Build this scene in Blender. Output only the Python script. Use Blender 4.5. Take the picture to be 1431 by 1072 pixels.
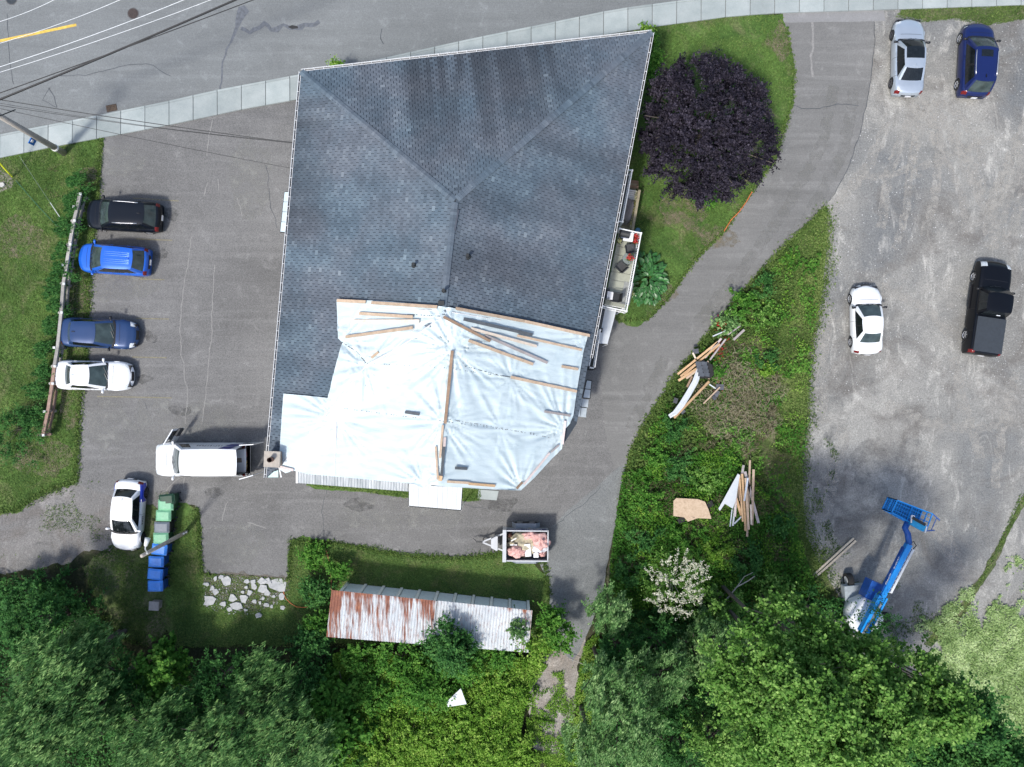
import bpy, math, random
import numpy as np
from mathutils import Vector, Matrix, noise as mn, geometry as mg

random.seed(7); RNG = np.random.default_rng(11)
for o in list(bpy.data.objects): bpy.data.objects.remove(o)
SC = bpy.context.scene
COL = SC.collection
PI = math.pi

# ------------------------------------------------------------------ camera, sky, sun, exposure
F = 993.0; H = 44.0                       # focal length in photo pixels, flying height in metres
def P(px, py, h=0.0):
    return Vector(((px - 715.5) * (H - h) / F, (536.0 - py) * (H - h) / F, h))
cd = bpy.data.cameras.new('drone_camera'); cam = bpy.data.objects.new('drone_camera', cd); COL.objects.link(cam)
cam.location = (0, 0, H); cam.rotation_euler = (0, 0, 0)
cd.sensor_width = 36; cd.lens = 18 * F / 715.5; cd.clip_end = 2000; cd.clip_start = 0.1
SC.camera = cam
SUN_EL = math.radians(57.0); SUN_AZ = (-0.6, -0.8)         # towards the sun, seen from above
wd = bpy.data.worlds.new('World'); SC.world = wd; wd.use_nodes = True
nt = wd.node_tree; bg = nt.nodes['Background']
sky = nt.nodes.new('ShaderNodeTexSky'); sky.sky_type = 'NISHITA'; sky.sun_disc = False
sky.sun_elevation = SUN_EL; sky.sun_rotation = math.atan2(SUN_AZ[0], SUN_AZ[1])
sky.air_density = 1.0; sky.dust_density = 2.5; sky.ozone_density = 1.0
nt.links.new(sky.outputs[0], bg.inputs[0]); bg.inputs[1].default_value = 0.145
sl = bpy.data.lights.new('sun', 'SUN'); sl.energy = 2.5; sl.angle = math.radians(6.0); sl.color = (1.0, 0.97, 0.92)
sun = bpy.data.objects.new('sun', sl); COL.objects.link(sun)
sun.rotation_euler = Vector((SUN_AZ[0] * math.cos(SUN_EL), SUN_AZ[1] * math.cos(SUN_EL), math.sin(SUN_EL))).to_track_quat('Z', 'Y').to_euler()
sun.location = (-20, -25, 60)
SC.view_settings.view_transform = 'Standard'; SC.view_settings.look = 'None'
SC.view_settings.exposure = 0.5; SC.view_settings.gamma = 1; SC.view_settings.use_curve_mapping = False
SC.render.engine = 'CYCLES'
SC.cycles.max_bounces = 6; SC.cycles.transparent_max_bounces = 6

# ------------------------------------------------------------------ materials
MATS = {}
def _mat(name):
    m = bpy.data.materials.new(name); m.use_nodes = True
    n = m.node_tree.nodes; b = n['Principled BSDF']
    return m, m.node_tree, n, b
def _in(b, k, v):
    if k in b.inputs: b.inputs[k].default_value = v
def c4(c): return (c[0], c[1], c[2], 1.0)
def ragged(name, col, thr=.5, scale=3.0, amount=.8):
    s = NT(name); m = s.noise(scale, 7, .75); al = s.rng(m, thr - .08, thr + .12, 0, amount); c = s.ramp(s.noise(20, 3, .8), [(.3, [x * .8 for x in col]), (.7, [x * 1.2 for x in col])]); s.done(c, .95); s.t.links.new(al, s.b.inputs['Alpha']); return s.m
def plain(name, col, rough=0.6, metal=0.0, coat=0.0, var=0.12, scale=6.0, emit=None, spec=0.5, obj_random=0.0, bump=0.0):
    if name in MATS: return MATS[name]
    m, t, n, b = _mat(name)
    tc = n.new('ShaderNodeTexCoord'); nz = n.new('ShaderNodeTexNoise'); nz.inputs['Scale'].default_value = scale
    nz.inputs['Detail'].default_value = 5; t.links.new(tc.outputs['Object'], nz.inputs['Vector'])
    rp = n.new('ShaderNodeValToRGB')
    rp.color_ramp.elements[0].position = 0.3; rp.color_ramp.elements[1].position = 0.7
    rp.color_ramp.elements[0].color = c4([x * (1 - var) for x in col]); rp.color_ramp.elements[1].color = c4([min(1, x * (1 + var)) for x in col])
    t.links.new(nz.outputs['Fac'], rp.inputs['Fac'])
    out = rp.outputs['Color']
    if obj_random:
        oi = n.new('ShaderNodeObjectInfo'); mr = n.new('ShaderNodeMapRange')
        mr.inputs['To Min'].default_value = 1 - obj_random; mr.inputs['To Max'].default_value = 1 + obj_random
        t.links.new(oi.outputs['Random'], mr.inputs['Value'])
        mx = n.new('ShaderNodeMix'); mx.data_type = 'RGBA'; mx.blend_type = 'MULTIPLY'; mx.inputs['Factor'].default_value = 1
        t.links.new(out, mx.inputs['A']); t.links.new(mr.outputs[0], mx.inputs['B']); out = mx.outputs['Result']
    t.links.new(out, b.inputs['Base Color'])
    if bump:
        bp = n.new('ShaderNodeBump'); bp.inputs['Strength'].default_value = bump; bp.inputs['Distance'].default_value = 0.03
        t.links.new(nz.outputs['Fac'], bp.inputs['Height']); t.links.new(bp.outputs[0], b.inputs['Normal'])
    _in(b, 'Roughness', rough); _in(b, 'Metallic', metal); _in(b, 'Coat Weight', coat); _in(b, 'Coat Roughness', 0.04)
    _in(b, 'Specular IOR Level', spec)
    MATS[name] = m; return m

class NT:
    """tiny helper for longer procedural materials"""
    def __init__(s, name):
        s.m, s.t, s.n, s.b = _mat(name); s.tc = s.n.new('ShaderNodeTexCoord'); s.pos = s.tc.outputs['Object']; MATS[name] = s.m
    def map(s, scale, rot=0.0, src=None):
        mp = s.n.new('ShaderNodeMapping'); mp.inputs['Scale'].default_value = scale; mp.inputs['Rotation'].default_value = (0, 0, rot)
        s.t.links.new(src or s.pos, mp.inputs['Vector']); return mp.outputs[0]
    def noise(s, scale, detail=4, rough=0.55, vec=None, dist=0.0):
        z = s.n.new('ShaderNodeTexNoise'); z.inputs['Scale'].default_value = scale; z.inputs['Detail'].default_value = detail
        z.inputs['Roughness'].default_value = rough; z.inputs['Distortion'].default_value = dist
        s.t.links.new(vec or s.pos, z.inputs['Vector']); return z.outputs['Fac']
    def vor(s, scale, vec=None, out='Distance'):
        z = s.n.new('ShaderNodeTexVoronoi'); z.inputs['Scale'].default_value = scale
        s.t.links.new(vec or s.pos, z.inputs['Vector']); return z.outputs[out]
    def ramp(s, fac, stops):
        r = s.n.new('ShaderNodeValToRGB'); e = r.color_ramp.elements
        e[0].position, e[0].color = stops[0][0], c4(stops[0][1]); e[1].position, e[1].color = stops[-1][0], c4(stops[-1][1])
        for p, c in stops[1:-1]:
            q = e.new(p); q.color = c4(c)
        s.t.links.new(fac, r.inputs['Fac']); return r.outputs['Color']
    def mix(s, a, b, fac, mode='MIX'):
        x = s.n.new('ShaderNodeMix'); x.data_type = 'RGBA'; x.blend_type = mode
        for k, v in (('A', a), ('B', b)):
            if isinstance(v, (tuple, list)): x.inputs[k].default_value = c4(v)
            else: s.t.links.new(v, x.inputs[k])
        if isinstance(fac, (int, float)): x.inputs['Factor'].default_value = fac
        else: s.t.links.new(fac, x.inputs['Factor'])
        return x.outputs['Result']
    def rng(s, v, a, b, c=0.0, d=1.0):
        r = s.n.new('ShaderNodeMapRange'); r.inputs['From Min'].default_value = a; r.inputs['From Max'].default_value = b
        r.inputs['To Min'].default_value = c; r.inputs['To Max'].default_value = d; s.t.links.new(v, r.inputs['Value']); return r.outputs[0]
    def attr(s, name, out='Fac'):
        a = s.n.new('ShaderNodeAttribute'); a.attribute_name = name; return a.outputs[out]
    def rand(s):
        return s.n.new('ShaderNodeObjectInfo').outputs['Random']
    def bump(s, h, strength=0.4, dist=0.02):
        bp = s.n.new('ShaderNodeBump'); bp.inputs['Strength'].default_value = strength; bp.inputs['Distance'].default_value = dist
        s.t.links.new(h, bp.inputs['Height']); s.t.links.new(bp.outputs[0], s.b.inputs['Normal'])
    def done(s, col, rough=0.85, **kw):
        s.t.links.new(col, s.b.inputs['Base Color'])
        if isinstance(rough, (int, float)): _in(s.b, 'Roughness', rough)
        else: s.t.links.new(rough, s.b.inputs['Roughness'])
        for k, v in kw.items(): _in(s.b, k.replace('_', ' '), v)
        return s.m

def asphalt_mat(name, base, warm=(1, 1, 1), patch=0.25, speck=0.35, streak_rot=1.45, streaks=0.25):
    s = NT(name)
    B = [base * w for w in warm]
    big = s.noise(0.16, 5, 0.6)
    c = s.ramp(big, [(0.3, [x * (1 - patch) for x in B]), (0.72, [x * (1 + patch) for x in B])])
    med = s.noise(1.3, 6, 0.65, dist=0.6)
    c = s.mix(c, [x * 1.9 for x in B], s.rng(med, 0.56, 0.82, 0, 0.55))
    st = s.noise(1.0, 5, 0.6, vec=s.map((0.12, 2.2, 1), streak_rot))
    c = s.mix(c, [x * 1.7 for x in B], s.rng(st, 0.5, 0.78, 0, streaks))
    st2 = s.noise(1.0, 4, 0.6, vec=s.map((0.1, 1.5, 1), streak_rot + 0.1))
    c = s.mix(c, [x * 0.55 for x in B], s.rng(st2, 0.55, 0.85, 0, streaks))
    sp = s.noise(14, 3, 0.8)
    c = s.mix(c, s.ramp(sp, [(0.3, (1 - speck,) * 3), (0.7, (1 + speck,) * 3)]), 1.0, 'MULTIPLY')
    sp2 = s.noise(38, 2, 0.9)
    c = s.mix(c, s.ramp(sp2, [(0.3, (1 - speck,) * 3), (0.7, (1 + speck,) * 3)]), 0.8, 'MULTIPLY')
    v = s.vor(9, out='Distance'); c = s.mix(c, [min(1, x * 3.2) for x in B], s.rng(v, 0.10, 0.03, 0, 0.35))
    s.bump(sp2, 0.3, 0.01)
    return s.done(c, 0.88)

def gravel_mat(name, a, b, c3, sx=1.0):
    s = NT(name)
    big = s.noise(0.13, 6, 0.62, dist=0.8)
    c = s.ramp(big, [(0.30, a), (0.52, b), (0.70, c3)])
    st = s.noise(0.55, 7, 0.68, vec=s.map((1.6, 0.55, 1), 0.35), dist=1.6)
    c = s.mix(c, [min(1, x * 1.55) for x in c3], s.rng(st, 0.54, 0.74, 0, 0.75))
    st2 = s.noise(0.9, 6, 0.7, dist=1.0)
    c = s.mix(c, [x * 0.55 for x in a], s.rng(st2, 0.55, 0.78, 0, 0.6))
    c = s.mix(c, [x * y for x, y in zip(a, (.98, .86, .76))], s.rng(s.noise(0.26, 7, 0.66, dist=1.2), 0.50, 0.68, 0, 0.8))
    sp = s.noise(10, 4, 0.85); c = s.mix(c, s.ramp(sp, [(0.3, (0.6,) * 3), (0.7, (1.45,) * 3)]), 1.0, 'MULTIPLY')
    sp2 = s.noise(34, 2, 0.9); c = s.mix(c, s.ramp(sp2, [(0.3, (0.62,) * 3), (0.72, (1.5,) * 3)]), 0.9, 'MULTIPLY')
    v = s.vor(7); c = s.mix(c, (0.62, 0.62, 0.6), s.rng(v, 0.09, 0.02, 0, 0.6))
    s.bump(sp, 0.5, 0.03)
    return s.done(c, 0.95)

def grass_mat(name, dark, mid, dry, dryness=0.5):
    s = NT(name)
    big = s.noise(0.35, 6, 0.65, dist=0.5)
    c = s.ramp(big, [(0.3, dark), (0.62, mid)])
    d = s.noise(0.55, 7, 0.7, dist=0.8)
    c = s.mix(c, dry, s.rng(d, 0.62 - 0.14 * dryness, 0.86 - 0.16 * dryness, 0, 0.85))
    f = s.noise(7, 5, 0.8); c = s.mix(c, s.ramp(f, [(0.28, (0.42,) * 3), (0.72, (1.6,) * 3)]), 1.0, 'MULTIPLY')
    f2 = s.noise(26, 3, 0.9); c = s.mix(c, s.ramp(f2, [(0.28, (0.5,) * 3), (0.72, (1.55,) * 3)]), 0.9, 'MULTIPLY')
    s.bump(f, 0.7, 0.05)
    return s.done(c, 0.9, Specular_IOR_Level=0.2)

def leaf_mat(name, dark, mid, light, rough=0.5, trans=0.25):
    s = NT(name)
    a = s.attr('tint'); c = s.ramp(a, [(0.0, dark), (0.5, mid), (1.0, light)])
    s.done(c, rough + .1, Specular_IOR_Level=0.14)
    tr = s.n.new('ShaderNodeBsdfTranslucent'); s.t.links.new(c, tr.inputs['Color'])
    mx = s.n.new('ShaderNodeMixShader'); mx.inputs[0].default_value = trans
    out = s.n['Material Output']
    s.t.links.new(s.b.outputs[0], mx.inputs[1]); s.t.links.new(tr.outputs[0], mx.inputs[2]); s.t.links.new(mx.outputs[0], out.inputs['Surface'])
    return s.m

def paint(name, col, metal=0.0, rough=0.3):
    return plain(name, col, rough=rough, metal=metal, coat=(0.25 if max(col) < .2 else 0.7), var=0.04, scale=1.2, spec=(.2 if max(col) < .03 else .5))

# ------------------------------------------------------------------ object helpers
def tag(o, label=None, cat=None, group=None, kind=None):
    if label: o['label'] = label
    if cat: o['category'] = cat
    if group: o['group'] = group
    if kind: o['kind'] = kind
    return o
def thing(name, label, cat, loc=(0, 0, 0), rz=0.0, group=None):
    o = bpy.data.objects.new(name, None); COL.objects.link(o); o.empty_display_size = 0.2
    o.location = loc; o.rotation_euler = (0, 0, rz); return tag(o, label, cat, group)
def link_mesh(name, me, mats, parent=None, kind=None, smooth=False):
    for m in (mats if isinstance(mats, (list, tuple)) else [mats]): me.materials.append(m)
    if smooth: me.polygons.foreach_set('use_smooth', [True] * len(me.polygons))
    o = bpy.data.objects.new(name, me); COL.objects.link(o)
    if parent is not None: o.parent = parent
    if kind: o['kind'] = kind
    return o
def children(o): return [c for c in bpy.data.objects if c.parent == o]
def copy_tree(o, parent=None):
    kids = children(o)
    c = o.copy(); COL.objects.link(c)
    if parent is not None: c.parent = parent
    for k in kids: copy_tree(k, c)
    return c

class MB:
    def __init__(s): s.v = []; s.f = []; s.mi = []; s.tint = []
    def add(s, vs, fs, mi=0, tint=0.5):
        b = len(s.v); s.v.extend([tuple(v) for v in vs])
        for f in fs: s.f.append([b + i for i in f]); s.mi.append(mi); s.tint.append(tint)
        return s
    def box(s, c, size, rz=0.0, mi=0, tint=0.5, rx=0.0, ry=0.0):
        hx, hy, hz = size[0] / 2, size[1] / 2, size[2] / 2
        M = Matrix.Translation(Vector(c)) @ Matrix.Rotation(rz, 4, 'Z') @ Matrix.Rotation(ry, 4, 'Y') @ Matrix.Rotation(rx, 4, 'X')
        vs = [M @ Vector((x * hx, y * hy, z * hz)) for z in (-1, 1) for x, y in ((-1, -1), (1, -1), (1, 1), (-1, 1))]
        return s.add(vs, [(3, 2, 1, 0), (4, 5, 6, 7), (0, 1, 5, 4), (1, 2, 6, 5), (2, 3, 7, 6), (3, 0, 4, 7)], mi, tint)
    def beam(s, a, b, w, h, mi=0, tint=0.5, up=(0, 0, 1), roll=0.0):
        a = Vector(a); b = Vector(b); d = (b - a); L = d.length; d = d / L
        u = Vector(up)
        if abs(d.dot(u)) > 0.97: u = Vector((1, 0, 0))
        y = u.cross(d).normalized(); z = d.cross(y)
        if roll:
            R = Matrix.Rotation(roll, 3, d); y = R @ y; z = R @ z
        vs = [p + y * (sy * w / 2) + z * (sz * h / 2) for p in (a, b) for sy, sz in ((-1, -1), (1, -1), (1, 1), (-1, 1))]
        return s.add(vs, [(0, 1, 2, 3)[::-1], (4, 5, 6, 7), (0, 4, 5, 1)[::-1], (1, 5, 6, 2)[::-1], (2, 6, 7, 3)[::-1], (3, 7, 4, 0)[::-1]], mi, tint)
    def tube(s, pts, r, n=8, mi=0, r2=None, caps=True, tint=0.5):
        pts = [Vector(p) for p in pts]; N = len(pts); rings = []
        for i, p in enumerate(pts):
            d = (pts[min(i + 1, N - 1)] - pts[max(i - 1, 0)]).normalized()
            u = Vector((0, 0, 1)) if abs(d.z) < 0.95 else Vector((1, 0, 0))
            y = u.cross(d).normalized(); z = d.cross(y)
            rr = r if r2 is None else r + (r2 - r) * i / (N - 1)
            rings.append([p + (y * math.cos(2 * PI * k / n) + z * math.sin(2 * PI * k / n)) * rr for k in range(n)])
        vs = [q for R in rings for q in R]
        fs = [(i * n + k, i * n + (k + 1) % n, (i + 1) * n + (k + 1) % n, (i + 1) * n + k) for i in range(N - 1) for k in range(n)]
        if caps: fs += [tuple(range(n))[::-1], tuple((N - 1) * n + k for k in range(n))]
        return s.add(vs, fs, mi, tint)
    def cyl(s, c, r, h, n=20, mi=0, r2=None):
        c = Vector(c); return s.tube([c, c + Vector((0, 0, h))], r, n, mi, r2)
    def prism(s, poly, z0, z1, mi=0, tint=0.5):
        n = len(poly); ar = sum(poly[i][0] * poly[(i + 1) % n][1] - poly[(i + 1) % n][0] * poly[i][1] for i in range(n))
        if ar < 0: poly = poly[::-1]
        z1f = z1 if callable(z1) else (lambda x, y: z1)
        z0f = z0 if callable(z0) else (lambda x, y: z0)
        vs = [(p[0], p[1], z0f(p[0], p[1])) for p in poly] + [(p[0], p[1], z1f(p[0], p[1])) for p in poly]
        fs = [tuple(range(n))[::-1], tuple(range(n, 2 * n))] + [(i, (i + 1) % n, n + (i + 1) % n, n + i) for i in range(n)]
        return s.add(vs, fs, mi, tint)
    def grid(s, pts, mi=0, tint=0.5, flip=False, close=False):
        R = len(pts); C = len(pts[0]); vs = [p for r in pts for p in r]; CC = C if close else C - 1
        fs = [(i * C + j, i * C + (j + 1) % C, (i + 1) * C + (j + 1) % C, (i + 1) * C + j) for i in range(R - 1) for j in range(CC)]
        if flip: fs = [f[::-1] for f in fs]
        return s.add(vs, fs, mi, tint)
    def build(s, name, mats, parent=None, kind=None, smooth=False, rel=False, tint=False):
        vs = s.v
        if rel and parent is not None:
            L = parent.matrix_basis.translation if parent.parent is None else parent.parent.location
            vs = [(x - L[0], y - L[1], z - L[2]) for x, y, z in vs]
        me = bpy.data.meshes.new(name); me.from_pydata(vs, [], s.f)
        mats = mats if isinstance(mats, (list, tuple)) else [mats]
        o = link_mesh(name, me, list(mats), parent, kind, smooth)
        if len(mats) > 1: me.polygons.foreach_set('material_index', s.mi)
        if tint:
            a = me.attributes.new('tint', 'FLOAT', 'FACE'); a.data.foreach_set('value', s.tint)
        me.update(); return o

def resample(pts, step, closed=True):
    out = []; n = len(pts)
    for i in range(n if closed else n - 1):
        a = Vector(pts[i][:2]); b = Vector(pts[(i + 1) % n][:2]); k = max(1, int((b - a).length / step))
        for j in range(k): out.append(a.lerp(b, j / k))
    if not closed: out.append(Vector(pts[-1][:2]))
    return out
def wp(px_pts, h=0.0): return [P(x, y, h) for x, y in px_pts]
def jitter(pts, amp, seed=0.0, closed=True, step=0.22):
    r = resample(pts, step, closed); out = []
    for p in r:
        n1 = mn.noise(Vector((p.x * 0.9, p.y * 0.9, seed))) * 1.2 + mn.noise(Vector((p.x * 3.1, p.y * 3.1, seed + 5))) * 0.7 + mn.noise(Vector((p.x * 9, p.y * 9, seed + 9))) * 0.35
        n2 = mn.noise(Vector((p.x * 0.9, p.y * 0.9, seed + 31))) * 1.2 + mn.noise(Vector((p.x * 3.1, p.y * 3.1, seed + 35))) * 0.7 + mn.noise(Vector((p.x * 9, p.y * 9, seed + 39))) * 0.35
        out.append(Vector((p.x + n1 * amp, p.y + n2 * amp)))
    return out
def sheet(name, pts, z, mat, parent=None, kind='structure', amp=0.0, seed=0.0, rel=False):
    """flat sheet with its outline, triangulated so that concave outlines fill properly"""
    poly = jitter(pts, amp, seed) if amp else [Vector(p[:2]) for p in pts]
    n = len(poly)
    res = mg.delaunay_2d_cdt(poly, [(i, (i + 1) % n) for i in range(n)], [], 1, 1e-5)
    me = bpy.data.meshes.new(name); me.from_pydata([(v.x, v.y, z) for v in res[0]], [], [list(f) for f in res[2]])
    me.update()
    if sum(p.normal.z for p in me.polygons) < 0: me.flip_normals()
    return link_mesh(name, me, mat, parent, kind)
def strip(name, px, w, z, mat, parent=None, kind=None, amp=0.0, seed=0, wvar=0.0, h=0.0):
    pts = resample(wp(px, h), 0.25, False)
    if amp: pts = [Vector((p.x + mn.noise(Vector((p.x * 2, p.y * 2, seed))) * amp, p.y + mn.noise(Vector((p.x * 2, p.y * 2, seed + 7))) * amp)) for p in pts]
    rows = []
    for i, p in enumerate(pts):
        d = (pts[min(i + 1, len(pts) - 1)] - pts[max(i - 1, 0)]).normalized(); nrm = Vector((-d.y, d.x))
        ww = w * (1 + wvar * mn.noise(Vector((i * 0.7, seed, 3)))) / 2
        rows.append([(p.x + nrm.x * ww, p.y + nrm.y * ww, z), (p.x - nrm.x * ww, p.y - nrm.y * ww, z)])
    return MB().grid(rows).build(name, mat, parent, kind)

def inpoly(x, y, poly):
    x = np.asarray(x); y = np.asarray(y); r = np.zeros(x.shape, bool); n = len(poly)
    for i in range(n):
        x1, y1 = poly[i][0], poly[i][1]; x2, y2 = poly[(i + 1) % n][0], poly[(i + 1) % n][1]
        if y1 == y2: continue
        c = ((y1 > y) != (y2 > y)) & (x < (x2 - x1) * (y - y1) / (y2 - y1) + x1); r ^= c
    return r
def vnoise(x, y, seed=0):
    """value noise, numpy"""
    xi = np.floor(x).astype(np.int64); yi = np.floor(y).astype(np.int64); fx = x - xi; fy = y - yi
    fx = fx * fx * (3 - 2 * fx); fy = fy * fy * (3 - 2 * fy)
    def hsh(a, b):
        h = (a * 374761393 + b * 668265263 + seed * 974634777) & 0x7fffffff
        h = ((h ^ (h >> 13)) * 1274126177) & 0x7fffffff
        return ((h ^ (h >> 16)) & 0xffff) / 65535.0
    return (hsh(xi, yi) * (1 - fx) + hsh(xi + 1, yi) * fx) * (1 - fy) + (hsh(xi, yi + 1) * (1 - fx) + hsh(xi + 1, yi + 1) * fx) * fy
def fnoise(x, y, s, seed=0, oct=4):
    v = 0; a = 0.5; t = 0
    for k in range(oct): v = v + a * vnoise(x * s * 2 ** k, y * s * 2 ** k, seed + k); t += a; a *= 0.55
    return v / t
def scatter(poly_px, n, h=0.0, dens=None):
    poly = [tuple(p[:2]) for p in wp(poly_px, h)]
    xs = [p[0] for p in poly]; ys = [p[1] for p in poly]
    x = RNG.uniform(min(xs), max(xs), n * 3); y = RNG.uniform(min(ys), max(ys), n * 3)
    k = inpoly(x, y, poly); x, y = x[k], y[k]
    if dens is not None:
        k = RNG.random(len(x)) < dens(x, y); x, y = x[k], y[k]
    return x[:n], y[:n]

def leaves(name, C, Nrm, L, W, tint, mat, parent=None, kind=None, direction=None, fold=0.0, rel=None):
    """one mesh of many separate leaf faces: centres C, normals Nrm, lengths L, widths W"""
    n = len(C)
    if rel is not None: C = C - np.array(rel)
    Nrm = Nrm / np.linalg.norm(Nrm, axis=1, keepdims=True)
    if direction is None:
        a = RNG.normal(size=(n, 3))
    else:
        a = direction + RNG.normal(size=(n, 3)) * 0.25
    a = a - Nrm * np.sum(a * Nrm, axis=1, keepdims=True); a /= np.linalg.norm(a, axis=1, keepdims=True) + 1e-9
    b = np.cross(Nrm, a); L = np.asarray(L)[:, None] / 2; W = np.asarray(W)[:, None] / 2
    V = np.stack([C - a * L, C + b * W - a * L * 0.15, C + a * L, C - b * W - a * L * 0.15], axis=1).reshape(-1, 3).astype(np.float32)
    me = bpy.data.meshes.new(name); me.vertices.add(4 * n); me.vertices.foreach_set('co', V.ravel())
    me.loops.add(4 * n); me.loops.foreach_set('vertex_index', np.arange(4 * n, dtype=np.int32))
    me.polygons.add(n); me.polygons.foreach_set('loop_start', np.arange(0, 4 * n, 4, dtype=np.int32))
    at = me.attributes.new('tint', 'FLOAT', 'FACE'); at.data.foreach_set('value', np.clip(tint, 0, 1).astype(np.float32))
    me.update(); me.validate()
    return link_mesh(name, me, mat, parent, kind)

def text_mesh(s, size, extrude=0.0):
    cu = bpy.data.curves.new('lettering', 'FONT'); cu.body = s; cu.size = size; cu.extrude = extrude; cu.align_x = 'CENTER'; cu.align_y = 'CENTER'
    ob = bpy.data.objects.new('lettering', cu); COL.objects.link(ob)
    dg = bpy.context.evaluated_depsgraph_get(); me = bpy.data.meshes.new_from_object(ob.evaluated_get(dg))
    bpy.data.objects.remove(ob); bpy.data.curves.remove(cu); return me
# ------------------------------------------------------------------ the setting
A_ROAD = asphalt_mat('road_asphalt', 0.178, (0.94, 1.0, 1.0), patch=0.13, speck=0.2, streak_rot=-0.17, streaks=0.35)
A_LOT = asphalt_mat('lot_asphalt', 0.150, (1.0, 0.992, 0.965), patch=0.24, speck=0.36, streak_rot=1.5, streaks=0.42)
A_DRIVE = asphalt_mat('drive_asphalt', 0.164, (1.0, 0.995, 0.955), patch=0.12, speck=0.2, streak_rot=0.95, streaks=0.5)
A_PATCH = asphalt_mat('mixed_grey_gravel', 0.175, (0.95, 1.0, 0.99), patch=0.2, speck=0.35, streak_rot=1.1, streaks=0.25)
G_LOT = gravel_mat('gravel', (0.128, 0.136, 0.140), (0.212, 0.210, 0.196), (0.340, 0.330, 0.300))
G_WEST = gravel_mat('gravel_west', (0.12, 0.118, 0.116), (0.165, 0.16, 0.152), (0.22, 0.21, 0.20))
G_PATH = gravel_mat('gravel_path', (0.17, 0.16, 0.145), (0.26, 0.24, 0.215), (0.36, 0.33, 0.30))
GR_LAWN = grass_mat('lawn_grass', (0.032, 0.072, 0.016), (0.086, 0.155, 0.034), (0.17, 0.15, 0.085), 0.85)
GR_DEEP = grass_mat('deep_grass', (0.036, 0.078, 0.020), (0.085, 0.150, 0.036), (0.18, 0.155, 0.08), 0.8)
GR_WORN = grass_mat('worn_grass', (0.040, 0.066, 0.022), (0.092, 0.125, 0.040), (0.19, 0.165, 0.115), 1.1)
SOIL = grass_mat('soil', (0.016, 0.024, 0.010), (0.045, 0.052, 0.022), (0.10, 0.085, 0.06), 0.5)

MB().add([(-160, -160, 0), (160, -160, 0), (160, 160, 0), (-160, 160, 0)], [(0, 1, 2, 3)]).build('ground', SOIL, None, 'structure')

SWT = [(-200, 232), (-60, 202), (0, 189), (134, 163), (233, 143), (298, 128), (420, 105), (516, 87), (655, 56), (769, 33), (860, 14), (980, -2), (1100, -12), (1500, -26), (1700, -30)]
SWB = [(-200, 266), (-60, 235), (0, 221.5), (84, 204), (155, 191), (239, 175), (337, 154), (420, 139), (530, 116), (655, 88), (818, 54), (860, 47), (916, 38), (1020, 24), (1091, 19), (1259, 14), (1431, 8), (1500, 6), (1700, 2)]
road = sheet('road', wp(SWT) + wp([(1700, -420), (-200, -420)]), 0.020, A_ROAD)
GRAVEL = sheet('gravel_lot', wp([(1221, 14), (1210, 130), (1195, 190), (1175, 240), (1140, 290), (1146, 330), (1138, 400), (1130, 450), (1118, 490), (1112, 560), (1100, 620), (1100, 700), (1105, 760), (1140, 830), (1180, 900), (1260, 1000), (1380, 1120), (1750, 1120), (1750, 2)]), 0.006, G_LOT, amp=0.16, seed=3)
sheet('west_gravel', wp([(-140, 725), (0, 716), (22, 712), (60, 690), (107, 672), (150, 688), (215, 680), (262, 700), (268, 740), (200, 700), (170, 760), (150, 770), (118, 770), (90, 790), (60, 792), (30, 800), (-140, 815)]), 0.006, G_WEST, amp=0.22, seed=8)
lot = sheet('parking_lot', wp([(141, 190), (239, 170), (420, 136), (560, 100), (700, 300), (850, 440), (905, 445), (878, 640), (862, 660), (848, 668), (838, 682), (800, 712), (777, 736), (768, 760), (764, 781), (700, 773), (640, 781), (560, 776), (500, 768), (460, 758), (424, 752), (408, 758), (403, 808), (345, 803), (281, 800), (280, 730), (272, 706), (245, 703), (205, 692), (150, 692), (107, 676), (108, 631), (114, 550), (122, 492), (125, 431), (127, 391), (133, 323), (137, 280), (140, 240)]), 0.016, A_LOT, amp=0.05, seed=1)
drive = sheet('driveway', wp([(1091, 17), (1221, 13), (1222, 60), (1214, 130), (1201, 190), (1183, 240), (1152, 292), (1099, 343), (1051, 399), (1018, 433), (981, 477), (947, 523), (930, 550), (901, 593), (882, 632), (872, 650), (858, 655), (845, 600), (838, 500), (850, 440), (892, 456), (910, 444), (932, 419), (972, 363), (1012, 323), (1051, 267), (1083, 223), (1107, 144), (1109, 100), (1099, 40)]), 0.022, A_DRIVE, amp=0.04, seed=2)
apron = sheet('driveway_apron', wp([(1092, 18), (1235, 13.5), (1237, 30), (1094, 32)]), 0.027, asphalt_mat('apron_concrete', 0.23, (1, 1, 0.99), patch=0.08, speck=0.12, streaks=0.15), amp=0.02)
sheet('back_driveway', wp([(878, 640), (871, 664), (864, 700), (860, 735), (849, 780), (842, 830), (826, 872), (812, 905), (800, 925), (790, 915), (770, 890), (762, 850), (760, 800), (750, 778), (764, 765), (770, 738), (795, 712), (835, 680)]), 0.019, A_PATCH, amp=0.08, seed=4)
sheet('gravel_path', wp([(765, 880), (818, 890), (812, 925), (803, 960), (804, 985), (802, 1030), (785, 1060), (752, 1050), (738, 1010), (735, 965), (752, 935), (766, 915)]), 0.012, G_PATH, amp=0.3, seed=5)
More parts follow.
